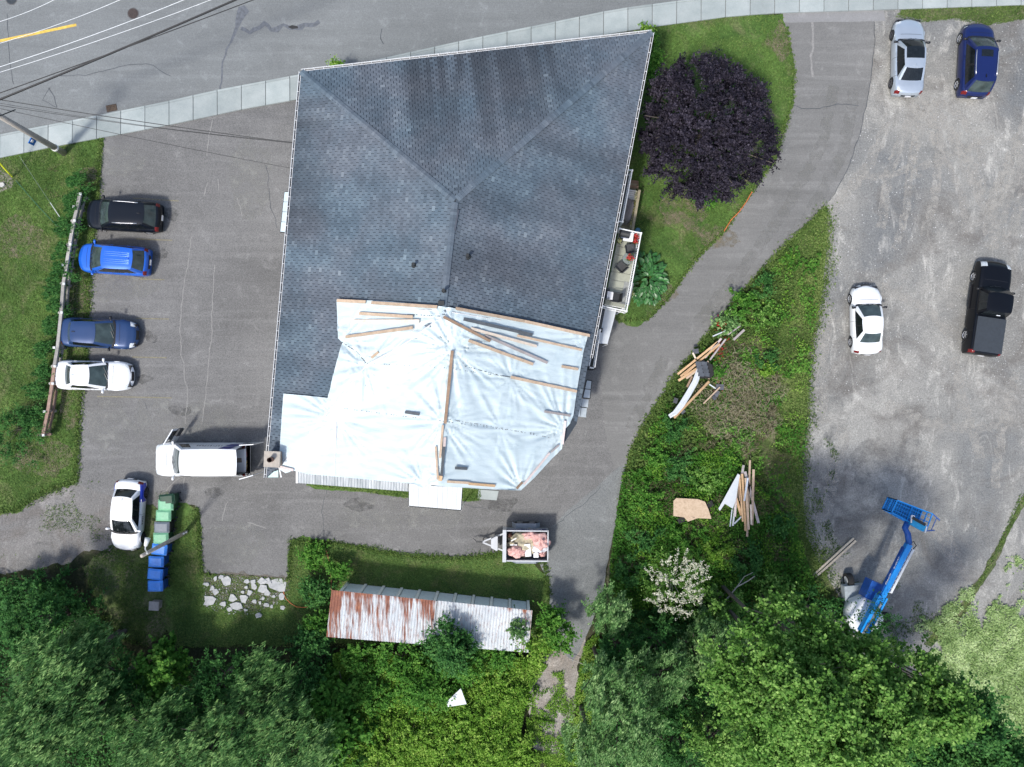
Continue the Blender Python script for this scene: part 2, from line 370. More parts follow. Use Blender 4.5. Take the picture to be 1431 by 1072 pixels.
# lawns
sheet('lawn', wp([(-140, 244), (0, 221), (84, 204), (146, 191), (139, 230), (141, 255), (133, 280), (131, 323), (125, 391), (122, 431), (120, 492), (112, 550), (106, 631), (106, 674), (60, 690), (25, 715), (0, 722), (-140, 730)]), 0.026, GR_LAWN, amp=0.2, seed=6)
sheet('lawn', wp([(900, 38), (916, 37), (1020, 23), (1093, 20), (1100, 42), (1109, 100), (1107, 144), (1083, 223), (1051, 267), (1012, 323), (972, 363), (932, 419), (910, 443), (892, 456), (878, 452), (862, 448), (845, 430), (850, 300), (870, 160)]), 0.028, GR_LAWN, amp=0.13, seed=7)
sheet('lawn', wp([(408, 754), (424, 750), (460, 757), (560, 775), (640, 780), (700, 771), (745, 785), (768, 812), (770, 900), (440, 900), (240, 905), (230, 850), (225, 790), (240, 735), (245, 706), (262, 704), (276, 712), (282, 740), (281, 800), (300, 806), (403, 808)]), 0.024, GR_DEEP, amp=0.17, seed=9)
sheet('verge', wp([(1262, 13), (1431, 7), (1750, 0), (1750, 20), (1431, 26), (1380, 34), (1330, 26), (1290, 30), (1255, 22)]), 0.026, GR_WORN, amp=0.18, seed=10)
sheet('weedy_verge', wp([(1152, 296), (1153, 330), (1145, 400), (1137, 450), (1125, 490), (1122, 560), (1113, 640), (1112, 700), (1122, 745), (1150, 800), (1190, 860), (1180, 900), (860, 900), (838, 860), (852, 790), (866, 720), (876, 660), (884, 632), (903, 593), (932, 550), (949, 523), (983, 477), (1020, 433), (1053, 399), (1101, 343)]), 0.029, GR_WORN, amp=0.16, seed=11)
sheet('grass_strip', wp([(1440, 690), (1415, 735), (1390, 790), (1365, 830), (1342, 866), (1300, 905), (1290, 900), (1335, 855), (1372, 800), (1398, 755), (1420, 712), (1440, 672)]), 0.020, GR_WORN, amp=0.12, seed=12)
sheet('grass_strip', wp([(425, 676), (580, 682), (672, 678), (680, 690), (660, 699), (580, 698), (520, 688), (440, 684)]), 0.026, GR_LAWN, amp=0.08, seed=13)
sheet('worn_ground', wp([(150, 770), (205, 700), (262, 745), (276, 800), (262, 860), (205, 905), (165, 880), (130, 830), (115, 790)]), 0.021, GR_WORN, amp=0.3, seed=14)

# pavement: slabs of concrete laid side by side
CONC = NT('concrete'); _c = CONC.ramp(CONC.noise(0.8, 6, 0.65), [(0.3, (0.27, 0.31, 0.305)), (0.7, (0.37, 0.405, 0.395))])
_c = CONC.mix(_c, (0.25, 0.25, 0.23), CONC.rng(CONC.noise(3.0, 6, 0.75), 0.58, 0.8, 0, 0.5))
_r = CONC.rng(CONC.rand(), 0, 1, 0.84, 1.14); _c = CONC.mix(_c, _r, 1.0, 'MULTIPLY')
_s = CONC.noise(22, 4, 0.9); _c = CONC.mix(_c, CONC.ramp(_s, [(0.3, (0.86,) * 3), (0.7, (1.12,) * 3)]), 1.0, 'MULTIPLY')
CONC.done(_c, 0.85); CONC = CONC.m
pave = thing('pavement', None, None, (0, 0, 0)); pave['kind'] = 'structure'
def polylen(pts, step):
    pts = [Vector(p) for p in pts]; d = [0.0]
    for i in range(1, len(pts)): d.append(d[-1] + (pts[i] - pts[i - 1]).length)
    return pts, d
def at_len(pts, d, s):
    for i in range(1, len(d)):
        if s <= d[i]: return pts[i - 1].lerp(pts[i], (s - d[i - 1]) / (d[i] - d[i - 1]))
    return pts[-1]
tp, td = polylen([p.to_2d() for p in wp(SWT)], 1); bp_, bd = polylen([p.to_2d() for p in wp(SWB)], 1)
ns = int(td[-1] / 1.52)
for i in range(ns):
    if i < 3: pass
    a, b = i / ns, (i + 1) / ns; g = 0.009 / (td[-1] / ns) * 1.0
    q = [at_len(tp, td, td[-1] * (a + 0 + 0.00022)), at_len(tp, td, td[-1] * (b - 0.00022)), at_len(bp_, bd, bd[-1] * (b - 0.00022)), at_len(bp_, bd, bd[-1] * (a + 0.00022))]
    inn = [(q[0] * 0.91 + q[3] * 0.09), (q[1] * 0.91 + q[2] * 0.09)]
    z = 0.115 + random.uniform(-0.006, 0.006)
    m = MB().prism([inn[0], inn[1], q[2], q[3]], 0.0, z)
    o = m.build('slab', CONC, pave)
    MB().prism([q[0], q[1], inn[1].lerp(q[1], 0.05), inn[0].lerp(q[0], 0.05)], 0.0, z + 0.012).build('kerb', CONC, pave)
MB().prism([p.to_2d() for p in wp([(x, y + 2) for x, y in SWT])] + [p.to_2d() for p in wp([(x, y - 2) for x, y in SWB])][::-1], 0.004, 0.07).build('joint_bed', plain('joint_dirt', (0.14, 0.14, 0.13), 0.95), pave)

# road details
YEL = plain('yellow_paint', (0.62, 0.42, 0.08), 0.8, var=0.25, scale=5)
strip('lane_line', [(-80, 73), (0, 57.5), (55, 46), (107, 35)], 0.17, 0.026, YEL, road)
TAR = plain('tar', (0.062, 0.068, 0.075), 0.6, var=0.3); TARL = plain('tar_patch', (0.115, 0.125, 0.14), 0.8, var=0.25)
def rel0(o): return o
strip('tar_seam', [(340, 14), (330, 40), (318, 70), (311, 95), (308, 128)], 0.10, 0.026, TARL, road, amp=0.12, wvar=0.8, seed=2)
sheet('tar_patch', wp([(334, 10), (342, 8), (348, 17), (341, 26), (331, 44), (324, 60), (320, 62), (328, 38), (330, 22)]), 0.0245, TARL, road, None, amp=0.05)
strip('tar_seam', [(338, 40), (350, 44), (362, 38), (372, 33), (380, 42), (388, 42), (395, 35), (404, 40), (420, 38), (432, 36), (447, 30)], 0.26, 0.0265, TARL, road, amp=0.18, wvar=1.0, seed=4)
sheet('pothole', wp([(402, 38), (408, 35.5), (416, 37), (417, 40), (408, 41)]), 0.0295, plain('pothole_dark', (0.03, 0.03, 0.03), 0.9), road, None, amp=0.03)
for k, (pts, w) in enumerate([([(10, 20), (12, 60), (14, 90), (20, 118)], 0.02), ([(70, 122), (60, 140), (80, 150)], 0.02), ([(69, 122), (76, 137), (80, 150)], 0.025), ([(85, 106), (120, 105), (150, 98), (180, 91), (205, 90), (215, 92), (225, 100), (240, 107)], 0.022), ([(534, 40), (532, 55), (536, 62)], 0.03), ([(160, 180), (155, 175), (100, 170)], 0.02)]):
    strip('crack', pts, w * 1.6, 0.0255, TAR, road, amp=0.08, seed=k * 3 + 1, wvar=0.7)
IRON = plain('cast_iron', (0.075, 0.058, 0.052), 0.6, metal=0.3, var=0.25, scale=20)
def manhole(px, py, label, mat=IRON):
    t = thing('manhole_cover', label, 'manhole', P(px, py, 0.02))
    MB().tube([(0, 0, 0.0), (0, 0, 0.012)], 0.36, 28).build('frame', plain('iron_frame', (0.11, 0.11, 0.11), 0.7), t)
    m = MB(); m.tube([(0, 0, 0.010), (0, 0, 0.022)], 0.31, 28)
    for i in range(-4, 5):
        w = math.sqrt(max(0, 0.28 ** 2 - (i * 0.06) ** 2)); m.box((0, i * 0.06, 0.025), (2 * w, 0.02, 0.008)); m.box((i * 0.06, 0, 0.0255), (0.02, 2 * w, 0.008))
    m.build('cover', mat, t); return t
manhole(186, 19, 'round brown cast iron manhole cover in the middle of the road')
manhole(16, -1, 'dark round manhole cover cut by the top left corner of the picture', plain('iron_dark', (0.05, 0.06, 0.07), 0.6, metal=0.2))
t = thing('catch_basin', 'square brown drain grate in the road against the pavement kerb', 'drain grate', P(156, 151, 0.02), 0.19)
m = MB(); m.box((0, 0, 0.006), (0.66, 0.42, 0.012)); m.build('frame', IRON, t)
m = MB()
for i in range(7): m.box((-0.27 + i * 0.09, 0, 0.02), (0.045, 0.38, 0.016))
for j in (-0.12, 0, 0.12): m.box((0, j, 0.021), (0.62, 0.03, 0.012))
m.build('grate', plain('rusty_grate', (0.10, 0.07, 0.045), 0.8, var=0.4, scale=30), t)

# parking lot details
LINE = plain('faded_yellow_paint', (0.195, 0.18, 0.125), 0.9, var=0.28, scale=9)
for (x0, y0, x1, y1) in ((186, 277, 250, 281), (190, 334, 241, 336), (195, 390, 230, 391), (190, 445, 236, 446), (185, 499, 233, 500), (136, 554, 240, 556)):
    strip('parking_line', [(x0, y0), ((x0 + x1) / 2, (y0 + y1) / 2), (x1, y1)], 0.07, 0.0215, LINE, lot, wvar=0.5)
SCUFF = plain('pale_scuff', (0.24, 0.235, 0.225), 0.95, var=0.2, scale=12)
for k, pts in enumerate([[(297, 168), (292, 190), (290, 218)], [(268, 330), (264, 360), (256, 410), (252, 450), (253, 490), (258, 520), (262, 550), (260, 592)], [(300, 370), (297, 420), (296, 470), (292, 510), (288, 550), (282, 590)], [(290, 255), (285, 275)], [(305, 250), (306, 265)], [(332, 277), (340, 303)], [(318, 700), (311, 728)], [(345, 730), (372, 738)], [(232, 686), (245, 672), (256, 666)], [(245, 684), (252, 676)], [(258, 668), (257, 684)]]):
    strip('scuff_mark', pts, 0.05, 0.0205, SCUFF, lot, amp=0.10, seed=k, wvar=0.8)
for k, pts in enumerate([[(372, 230), (376, 262), (378, 290), (388, 318)], [(453, 694), (450, 715), (453, 735), (446, 752)], [(462, 662), (455, 690)], [(200, 560), (207, 572)], [(620, 700), (680, 712)], [(839, 680), (815, 705), (790, 722), (777, 736)]]):
    strip('crack', pts, 0.035, 0.0208, TAR, lot, amp=0.12, seed=k + 20, wvar=0.9)
for k, pts in enumerate([[(1135, 30), (1136, 60), (1133, 90), (1135, 108)]]):
    strip('scuff_mark', pts, 0.12, 0.0262, SCUFF, drive, amp=0.12, seed=k + 40, wvar=0.9)
for k, pts in enumerate([[(1100, 145), (1120, 152), (1145, 152), (1170, 145), (1200, 148)], [(1221, 15), (1222, 60), (1214, 130), (1201, 190), (1183, 240), (1160, 280)]]):
    strip('crack', pts, 0.04, 0.0268, TAR, drive, amp=0.08, seed=k + 50, wvar=0.9)
TRK = ragged('tyre_track_dust', (.40, .385, .35), .48, 2.2, .62); TRKD = ragged('painted_shade_gravel', (.085, .09, .098), .50, .8, .25)
for k, (pts, w) in enumerate([([(1292, 140), (1284, 175), (1276, 215), (1281, 250)], .5), ([(1300, 142), (1330, 190), (1350, 215), (1368, 250), (1378, 272)], .45), ([(1440, 160), (1412, 225), (1392, 280), (1380, 320), (1388, 350)], .6), ([(1440, 230), (1422, 290), (1414, 330)], .5), ([(1306, 140), (1342, 160), (1366, 200), (1374, 232)], .4), ([(1286, 150), (1272, 230), (1266, 300), (1250, 350)], .4), ([(1240, 170), (1215, 230), (1165, 290)], .5), ([(1310, 200), (1344, 270), (1350, 330)], .35), ([(1200, 250), (1260, 240), (1320, 225), (1390, 190)], .35), ([(1160, 420), (1150, 480), (1145, 540), (1150, 590)], .7), ([(1330, 500), (1345, 560), (1370, 640)], .5), ([(1180, 600), (1160, 680), (1145, 740)], .7), ([(1420, 520), (1400, 600), (1390, 680)], .5), ([(1300, 720), (1330, 770), (1345, 820)], .8), ([(1282, 140), (1262, 190), (1240, 250), (1232, 320)], .5), ([(1296, 150), (1312, 210), (1305, 280), (1290, 330)], .45), ([(1330, 180), (1352, 240), (1380, 300)], .5), ([(1425, 190), (1398, 250), (1380, 300)], .5), ([(1436, 210), (1408, 270), (1396, 320), (1400, 345)], .6), ([(1290, 145), (1305, 180), (1318, 215)], .7), ([(1230, 400), (1290, 430), (1330, 470)], .5), ([(1240, 560), (1290, 590), (1350, 600), (1420, 590)], .5)]):
    strip('tyre_track', pts, w * 1.2, 0.0096 + k * .0003, TRK, GRAVEL, amp=.18, seed=k + 70, wvar=.7)
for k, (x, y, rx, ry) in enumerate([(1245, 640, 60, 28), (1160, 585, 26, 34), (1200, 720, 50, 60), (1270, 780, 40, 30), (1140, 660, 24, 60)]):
    sheet('painted_tree_shade', wp([(x + rx * math.cos(q * PI / 12), y + ry * math.sin(q * PI / 12)) for q in range(24)]), 0.0082 + k * .00015, TRKD, GRAVEL, None, amp=.6, seed=k)  # tree shade on the gravel, painted as dark ragged patches
PALE = ragged('pale_wear', (.25, .25, .235), .50, 1.1, .75); OIL = ragged('oil_stain', (.085, .085, .083), .48, 2.5, .45)
for k, (x, y, rx, ry) in enumerate([(158, 400, 38, 28), (170, 225, 34, 26), (200, 395, 22, 24), (190, 300, 20, 18), (215, 590, 30, 40), (290, 590, 40, 30), (150, 600, 30, 40), (330, 760, 40, 30), (560, 720, 90, 22), (350, 250, 30, 60)]):
    sheet('worn_patch', wp([(x + rx * math.cos(q * PI / 12), y + ry * math.sin(q * PI / 12)) for q in range(24)]), 0.0182 + k * .00012, PALE, lot, None, amp=.4, seed=k + 5)
for k, (x, y, rx, ry) in enumerate([(240, 300, 12, 8), (225, 355, 8, 6), (215, 470, 9, 7), (205, 530, 10, 6), (300, 690, 16, 8), (500, 705, 20, 8), (250, 575, 14, 6), (700, 705, 22, 8)]):
    sheet('oil_stain', wp([(x + rx * math.cos(q * PI / 12), y + ry * math.sin(q * PI / 12)) for q in range(24)]), 0.0196 + k * .0001, OIL, lot, None, amp=.25, seed=k + 25)
for k, pts in enumerate([[(1000, 470), (1060, 395), (1130, 300), (1180, 210), (1195, 120)], [(975, 450), (1035, 380), (1100, 290), (1150, 200), (1165, 120)], [(930, 500), (900, 560), (880, 600)]]):
    strip('tyre_wear', pts,   .7, 0.0245 + k * .0006, ragged('pale_drive', (.22, .22, .205), .5, 1.4, .45), drive, amp=.1, seed=k + 90, wvar=.6)
BARE = ragged('bare_lawn', (.20, .17, .115), .49, 1.6, .8)
for k, (x, y, rx, ry) in enumerate([(958, 292, 34, 30), (1045, 225, 20, 34), (1000, 330, 30, 16), (925, 410, 24, 16), (1090, 60, 16, 30), (125, 250, 14, 20), (112, 420, 16, 30), (100, 560, 14, 40), (60, 640, 40, 26), (30, 330, 30, 30)]):
    sheet('bare_patch', wp([(x + rx * math.cos(q * PI / 12), y + ry * math.sin(q * PI / 12)) for q in range(24)]), 0.0325 + k * .00015, BARE, None, 'structure', amp=.4, seed=k + 45)
# concrete doorstep pad
o = MB().prism([p.to_2d() for p in wp([(669, 684), (697, 686), (694, 699), (667, 697)])], 0.01, 0.06).build('doorstep_slab', CONC); tag(o, 'small flat concrete pad lying beside the grass strip behind the tarped building', 'concrete pad')

# grass and weeds: tufts that no one could count
L_GRASS = leaf_mat('grass_blades', (0.034, 0.072, 0.018), (0.095, 0.165, 0.036), (0.25, 0.32, 0.10), 0.6, 0.2)
L_DRY = leaf_mat('dry_blades', (0.07, 0.075, 0.035), (0.15, 0.14, 0.075), (0.30, 0.27, 0.18), 0.7, 0.15)
def tufts(name, poly, n, size=(0.06, 0.14), h=0.05, mat=None, dens=None, z0=0.03, tintv=0.45, lab=None, up=0.9, ratio=0.3):
    x, y = scatter(poly, n, 0, dens); n = len(x)
    z = z0 + RNG.random(n) * h
    C = np.stack([x, y, z], 1); N = RNG.normal(size=(n, 3)) * 0.7; N[:, 2] = np.abs(N[:, 2]) + up
    L = RNG.uniform(*size, n); tint = tintv + 0.35 * (fnoise(x, y, 0.8, 5) - 0.5) * 2 + RNG.normal(size=n) * 0.16
    return tag(leaves(name, C, N, L, L * ratio, tint, mat or L_GRASS), lab, None, None, 'stuff')
dn = lambda s, lo, k=1.0, seed=1: (lambda x, y: np.clip((fnoise(x, y, s, seed) - lo) * 6 * k, 0, 1))
tufts('grass', [(-40, 228), (84, 206), (144, 193), (140, 255), (131, 323), (124, 400), (120, 492), (112, 560), (107, 672), (60, 690), (25, 715), (-40, 720)], 52000, dens=lambda x, y: 0.35 + 0.65 * fnoise(x, y, 0.7, 3), lab='mown green grass west of the parking lot')
tufts('grass', [(898, 40), (1020, 23), (1093, 20), (1101, 42), (1111, 100), (1109, 144), (1085, 223), (1052, 268), (1012, 325), (972, 365), (932, 421), (905, 448), (862, 450), (850, 400), (880, 160)], 30000, dens=lambda x, y: 0.15 + 0.85 * (fnoise(x, y, 0.5, 4) > 0.42), lab='mown grass around the purple tree')
tufts('grass', [(408, 757), (460, 757), (560, 775), (640, 780), (700, 772), (768, 812), (770, 900), (240, 905), (240, 735), (276, 712), (283, 800), (403, 808)], 42000, tintv=0.55, lab='short shaded grass around the rusty shed')
tufts('grass', [(425, 678), (580, 684), (672, 680), (672, 700), (580, 698), (520, 689)], 2600, size=(0.08, 0.2), tintv=0.55, lab='small grass strip against the back wall')
tufts('grass', [(1262, 10), (1500, 4), (1500, 24), (1431, 28), (1380, 36), (1330, 28), (1290, 32), (1250, 24)], 5200, tintv=0.5, lab='ragged verge below the pavement')
tufts('weeds', [(1153, 296), (1156, 330), (1148, 400), (1140, 450), (1128, 490), (1128, 560), (1120, 640), (1124, 745), (1150, 800), (1110, 800), (1085, 640), (1075, 520), (1060, 430), (1100, 343)], 26000, size=(0.08, 0.22), h=0.12, tintv=0.62, lab='bright green weeds along the gravel lot')
tufts('dry_grass', [(1000, 480), (1060, 470), (1085, 520), (1080, 600), (1040, 640), (1000, 625), (985, 590), (1000, 530)], 22000, size=(0.18, 0.5), h=0.25, mat=L_DRY, ratio=0.09, dens=lambda x, y: np.clip((fnoise(x, y, .8, 83) - .34) * 5, 0, 1), lab='pale dry tall grass between the driveway and the gravel lot')
tufts('weeds', [(884, 632), (903, 593), (932, 550), (949, 523), (983, 477), (1020, 433), (1053, 399), (1101, 343), (1110, 400), (1080, 480), (1060, 640), (1110, 760), (1180, 860), (850, 880), (852, 790), (868, 700)], 60000, size=(0.10, 0.26), h=0.30, ratio=0.4, tintv=0.42, dens=lambda x, y: 0.25 + 0.75 * (fnoise(x, y, 0.45, 8)), lab='dense knee-high weeds around the timber piles')
def edge_tufts(px, w, n, lab, tintv=.45, mat=None, size=(.06, .2)):
    pts = resample(wp(px), .3, False); k = RNG.integers(0, len(pts), n); C = np.array([[pts[i].x, pts[i].y, .04] for i in k]); C[:, :2] += RNG.normal(size=(n, 2)) * w * (.2 + 1.1 * fnoise(C[:, 0], C[:, 1], .7, 7))[:, None]; C[:, 2] += RNG.random(n) * .07
    N = RNG.normal(size=(n, 3)) * .7 + [0, 0, 1]; L = RNG.uniform(*size, n)
    return tag(leaves('edge_grass', C, N, L, L * .35, tintv + RNG.normal(size=n) * .2, mat or L_GRASS), lab, None, None, 'stuff')
edge_tufts([(142, 195), (139, 250), (133, 323), (126, 391), (122, 492), (113, 560), (107, 672), (60, 690), (20, 713), (-20, 716)], .16, 5500, 'ragged grass edge of the west lawn')
edge_tufts([(1100, 40), (1109, 100), (1107, 144), (1083, 223), (1051, 267), (1012, 323), (972, 363), (932, 419), (905, 446), (865, 449)], .10, 3000, 'grass creeping over the driveway edge', .5)
edge_tufts([(860, 780), (868, 720), (882, 632), (901, 593), (947, 523), (1018, 433), (1099, 343), (1152, 294)], .16, 7000, 'weeds spilling onto the driveway', .5, None, (.08, .24))
edge_tufts([(1153, 296), (1148, 400), (1128, 480), (1124, 560), (1116, 640), (1114, 700), (1126, 745), (1152, 800)], .42, 11000, 'weeds spilling onto the gravel lot', .55, None, (.06, .2))
edge_tufts([(404, 808), (408, 757), (460, 757), (560, 775), (640, 780), (700, 773), (762, 785), (766, 830)], .14, 4500, 'grass edge of the back driveway', .4)
edge_tufts([(276, 712), (282, 800), (300, 804)], .12, 1200, 'grass edge beside the bins', .4)
tufts('dry_grass', [(860, 60), (1010, 230), (1080, 240), (1010, 320), (930, 420), (880, 440), (880, 240)], 7000, size=(.05, .13), mat=L_DRY, ratio=.3, dens=dn(.5, .56, 1, 41), lab='dry patches in the lawn under the purple tree')
tufts('dry_grass', [(60, 240), (140, 200), (133, 320), (124, 430), (107, 670), (60, 690), (84, 400)], 6000, size=(.05, .13), mat=L_DRY, ratio=.3, dens=dn(.6, .54, 1, 44), lab='dry patches in the grass by the fence')
tufts('dry_grass', [(1050, 400), (1150, 330), (1120, 700), (1060, 780), (1050, 600)], 6500, size=(.08, .3), mat=L_DRY, ratio=.15, dens=dn(.5, .52, 1, 46), lab='dry stalks among the weeds')
# ragged sparse growth on the gravel edges
tufts('gravel_weeds', [(1100, 560), (1130, 560), (1175, 640), (1150, 700), (1170, 760), (1230, 800), (1330, 850), (1300, 930), (1180, 880), (1110, 760)], 12000, size=(0.06, 0.18), tintv=0.35, dens=dn(0.8, 0.52, 1.2, 6), lab='sparse weeds creeping over the gravel')
tufts('gravel_weeds', [(-20, 705), (107, 668), (260, 690), (262, 720), (170, 770), (60, 800), (-20, 800)], 5200, size=(0.06, 0.14), tintv=0.4, dens=dn(0.7, 0.56, 1.2, 2), lab='sparse weeds on the west gravel')
tufts('worn_grass', [(115, 790), (150, 765), (205, 720), (262, 745), (276, 800), (262, 870), (205, 905), (150, 890)], 9000, size=(0.06, 0.16), tintv=0.4, dens=dn(0.6, 0.42, 1, 12), lab='patchy grass around the bins')
tufts('gravel_weeds', [(1436, 690), (1402, 760), (1368, 820), (1320, 880), (1300, 900), (1290, 890), (1345, 845), (1385, 780), (1425, 690)], 5500, size=(0.07, 0.18), tintv=0.55, lab='strip of grass between two gravel tracks')
x, y = scatter([(1100, 560), (1431, 560), (1431, 20), (1240, 60), (1160, 300)], 1400); n = len(x)
tag(leaves('loose_pebbles', np.stack([x, y, np.full(n, 0.012)], 1), np.tile([0, 0, 1.0], (n, 1)), RNG.uniform(0.03, 0.08, n), RNG.uniform(0.03, 0.07, n), RNG.uniform(0.3, 1, n), leaf_mat('pebbles', (0.2, 0.2, 0.2), (0.38, 0.38, 0.38), (0.7, 0.7, 0.68), 0.8, 0.0)), 'loose pale pebbles strewn on the gravel', None, None, 'stuff')

# ------------------------------------------------------------------ the building
EV, RG = 5.5, 9.0
NW = P(421, 100, EV); NE = P(911, 45, EV); SW = P(372, 668, EV); SE0 = P(806, 592, EV)
R1 = P(636, 280, RG); R2 = P(618, 440, RG)
def ldist(a, b, x, y):     # signed distance to line a->b, positive on the left
    dx, dy = b.x - a.x, b.y - a.y; L = math.hypot(dx, dy); return (dx * (y - a.y) - dy * (x - a.x)) / L
def zW(x, y):
    dw = ldist(SW, NW, x, y) * -1; dr = ldist(R2, R1, x, y); return EV + (RG - EV) * dw / max(0.5, dw + dr)
def zE(x, y):
    de = ldist(SE0, NE, x, y); dr = ldist(R2, R1, x, y) * -1; return EV + (RG - EV) * de / max(0.5, de + dr)
def zN(x, y):
    dn_ = -ldist(NW, NE, x, y); full = -ldist(NW, NE, R1.x, R1.y); return EV + (RG - EV) * dn_ / full
S_A = P(372, 668, EV); S_B = P(735, 700, EV); fullS = ldist(S_A, S_B, R2.x, R2.y)
def zS(x, y): return EV + (RG - EV) * ldist(S_A, S_B, x, y) / fullS
G_A = P(632, 489, 8.7); G_B = P(616, 672, 8.5)
def zG(x, y): return 8.72 - 0.36 * abs(ldist(G_B, G_A, x, y)) - max(0, y - G_A.y) * 0.5
def smin(a, b, k=0.12): h = max(0, min(1, 0.5 + 0.5 * (b - a) / k)); return b * (1 - h) + a * h - k * h * (1 - h)
def zroof(x, y):
    return min(zW(x, y), zE(x, y), zN(x, y), max(zS(x, y), zG(x, y)))
def ztarp(x, y):
    s = -smin(-zS(x, y), -zG(x, y), 0.35); return smin(smin(zW(x, y), zE(x, y), 0.25), s, 0.25)
def PR(px, py, off=0.0):      # a photo point that lies on the roof surface
    h = 7.0
    for _ in range(12): p = P(px, py, h); h = zroof(p.x, p.y) + off
    return P(px, py, h)
def PT(px, py, off=0.0):
    h = 7.0
    for _ in range(12): p = P(px, py, h); h = ztarp(p.x, p.y) + off
    return P(px, py, h)

bc = P(620, 400, 0)
house = thing('apartment_house', 'large house with blue grey hipped shingle roof, its south end under white tarp', 'house', (bc.x, bc.y, 0))
S_E1 = PR(783, 628); S_E2 = PR(728, 683); S_M = PR(618, 680); S_1 = PR(392, 657)
edge = [NW, SW, S_1, S_M, S_E2, S_E1, SE0, NE]
WALLM = NT('house_siding'); _c = WALLM.ramp(WALLM.noise(0.5, 4), [(0.3, (0.55, 0.55, 0.52)), (0.7, (0.66, 0.66, 0.63))]); WALLM.done(_c, 0.7); WALLM = WALLM.m
cen = Vector((sum(p.x for p in edge) / len(edge), sum(p.y for p in edge) / len(edge)))
wpoly = []
for p in edge:
    d = Vector((p.x, p.y)) - cen; wpoly.append(Vector((p.x, p.y)) - d.normalized() * 0.55)
MB().prism(wpoly, 0.0, lambda x, y: min(zroof(x, y), 8.9) - 0.30).build('wall', WALLM, house, rel=True)
# windows on the walls (seen only from the side)
WIN = plain('window_glass', (0.03, 0.04, 0.05), 0.08); WFR = plain('white_trim', (0.78, 0.78, 0.76), 0.5, var=0.04)
for a, b in ((0, 1), (6, 7)):
    p0, p1 = wpoly[a], wpoly[b]; d = (p1 - p0); L = d.length; d.normalize(); nrm = Vector((d.y, -d.x))
    if (cen - p0).dot(nrm) > 0: nrm = -nrm
    for k in range(5):
        for zc in (1.6, 4.1):
            q = p0 + d * (L * (k + 0.7) / 5.4) + nrm * 0.02; ang = math.atan2(d.y, d.x)
            fr = MB().box((q.x, q.y, zc), (1.3, 0.08, 1.2), ang).build('window', WFR, house, rel=True)
            q2 = q + nrm * 0.035
            MB().box((q2.x - house.location.x, q2.y - house.location.y, zc), (1.12, 0.03, 1.02), ang).build('pane', WIN, fr)
# roof deck under the shingles, one sheet per slope
DECK = plain('roof_felt', (0.048, 0.060, 0.074), 0.9)
m = MB(); OFF = -0.03
def deck(polypx_or_pts, zf, mb, off=OFF):
    pts = [Vector((p.x, p.y)) for p in polypx_or_pts]; poly = resample(pts, 0.8)
    xs = [p.x for p in pts]; ys = [p.y for p in pts]; inner = []
    x = min(xs)
    while x < max(xs):
        y = min(ys)
        while y < max(ys):
            if bool(inpoly(np.array([x]), np.array([y]), [(p.x, p.y) for p in pts])[0]): inner.append(Vector((x, y)))
            y += 0.9
        x += 0.9
    n = len(poly); r = mg.delaunay_2d_cdt(poly + inner, [(i, (i + 1) % n) for i in range(n)], [], 1, 1e-5)
    mb.add([(v.x, v.y, zf(v.x, v.y) + off) for v in r[0]], [tuple(f) for f in r[2]])
deck([NW, NE, R1], zN, m); deck([SW, R2, R1, NW], zW, m); deck([R2, SE0, NE, R1], zE, m)
deck([SW, S_1, S_M, S_E2, S_E1, SE0, R2], zroof, m, -0.02)
m.build('roof_deck', DECK, house, rel=True)

SH = NT('shingle')
a = SH.attr('tint'); c = SH.ramp(a, [(0.0, (0.074, 0.096, 0.118)), (0.45, (0.105, 0.134, 0.163)), (0.8, (0.142, 0.178, 0.208)), (1.0, (0.19, 0.232, 0.262))])
big = SH.noise(0.33, 4, 0.5); c = SH.mix(c, SH.ramp(big, [(0.38, (0.90, 0.97, 1.0)), (0.62, (1.14, 1.04, 1.02))]), 1.0, 'MULTIPLY')
stn = SH.attr('stain'); c = SH.mix(c, (0.030, 0.034, 0.042), SH.rng(stn, 0.0, 0.9, 0, 0.72))
sp = SH.noise(30, 3, 0.8); c = SH.mix(c, SH.ramp(sp, [(0.3, (0.8,) * 3), (0.7, (1.2,) * 3)]), 1.0, 'MULTIPLY')
SH.bump(sp, 0.4, 0.01); SH.done(c, 0.9, Specular_IOR_Level=0.25); SH = SH.m

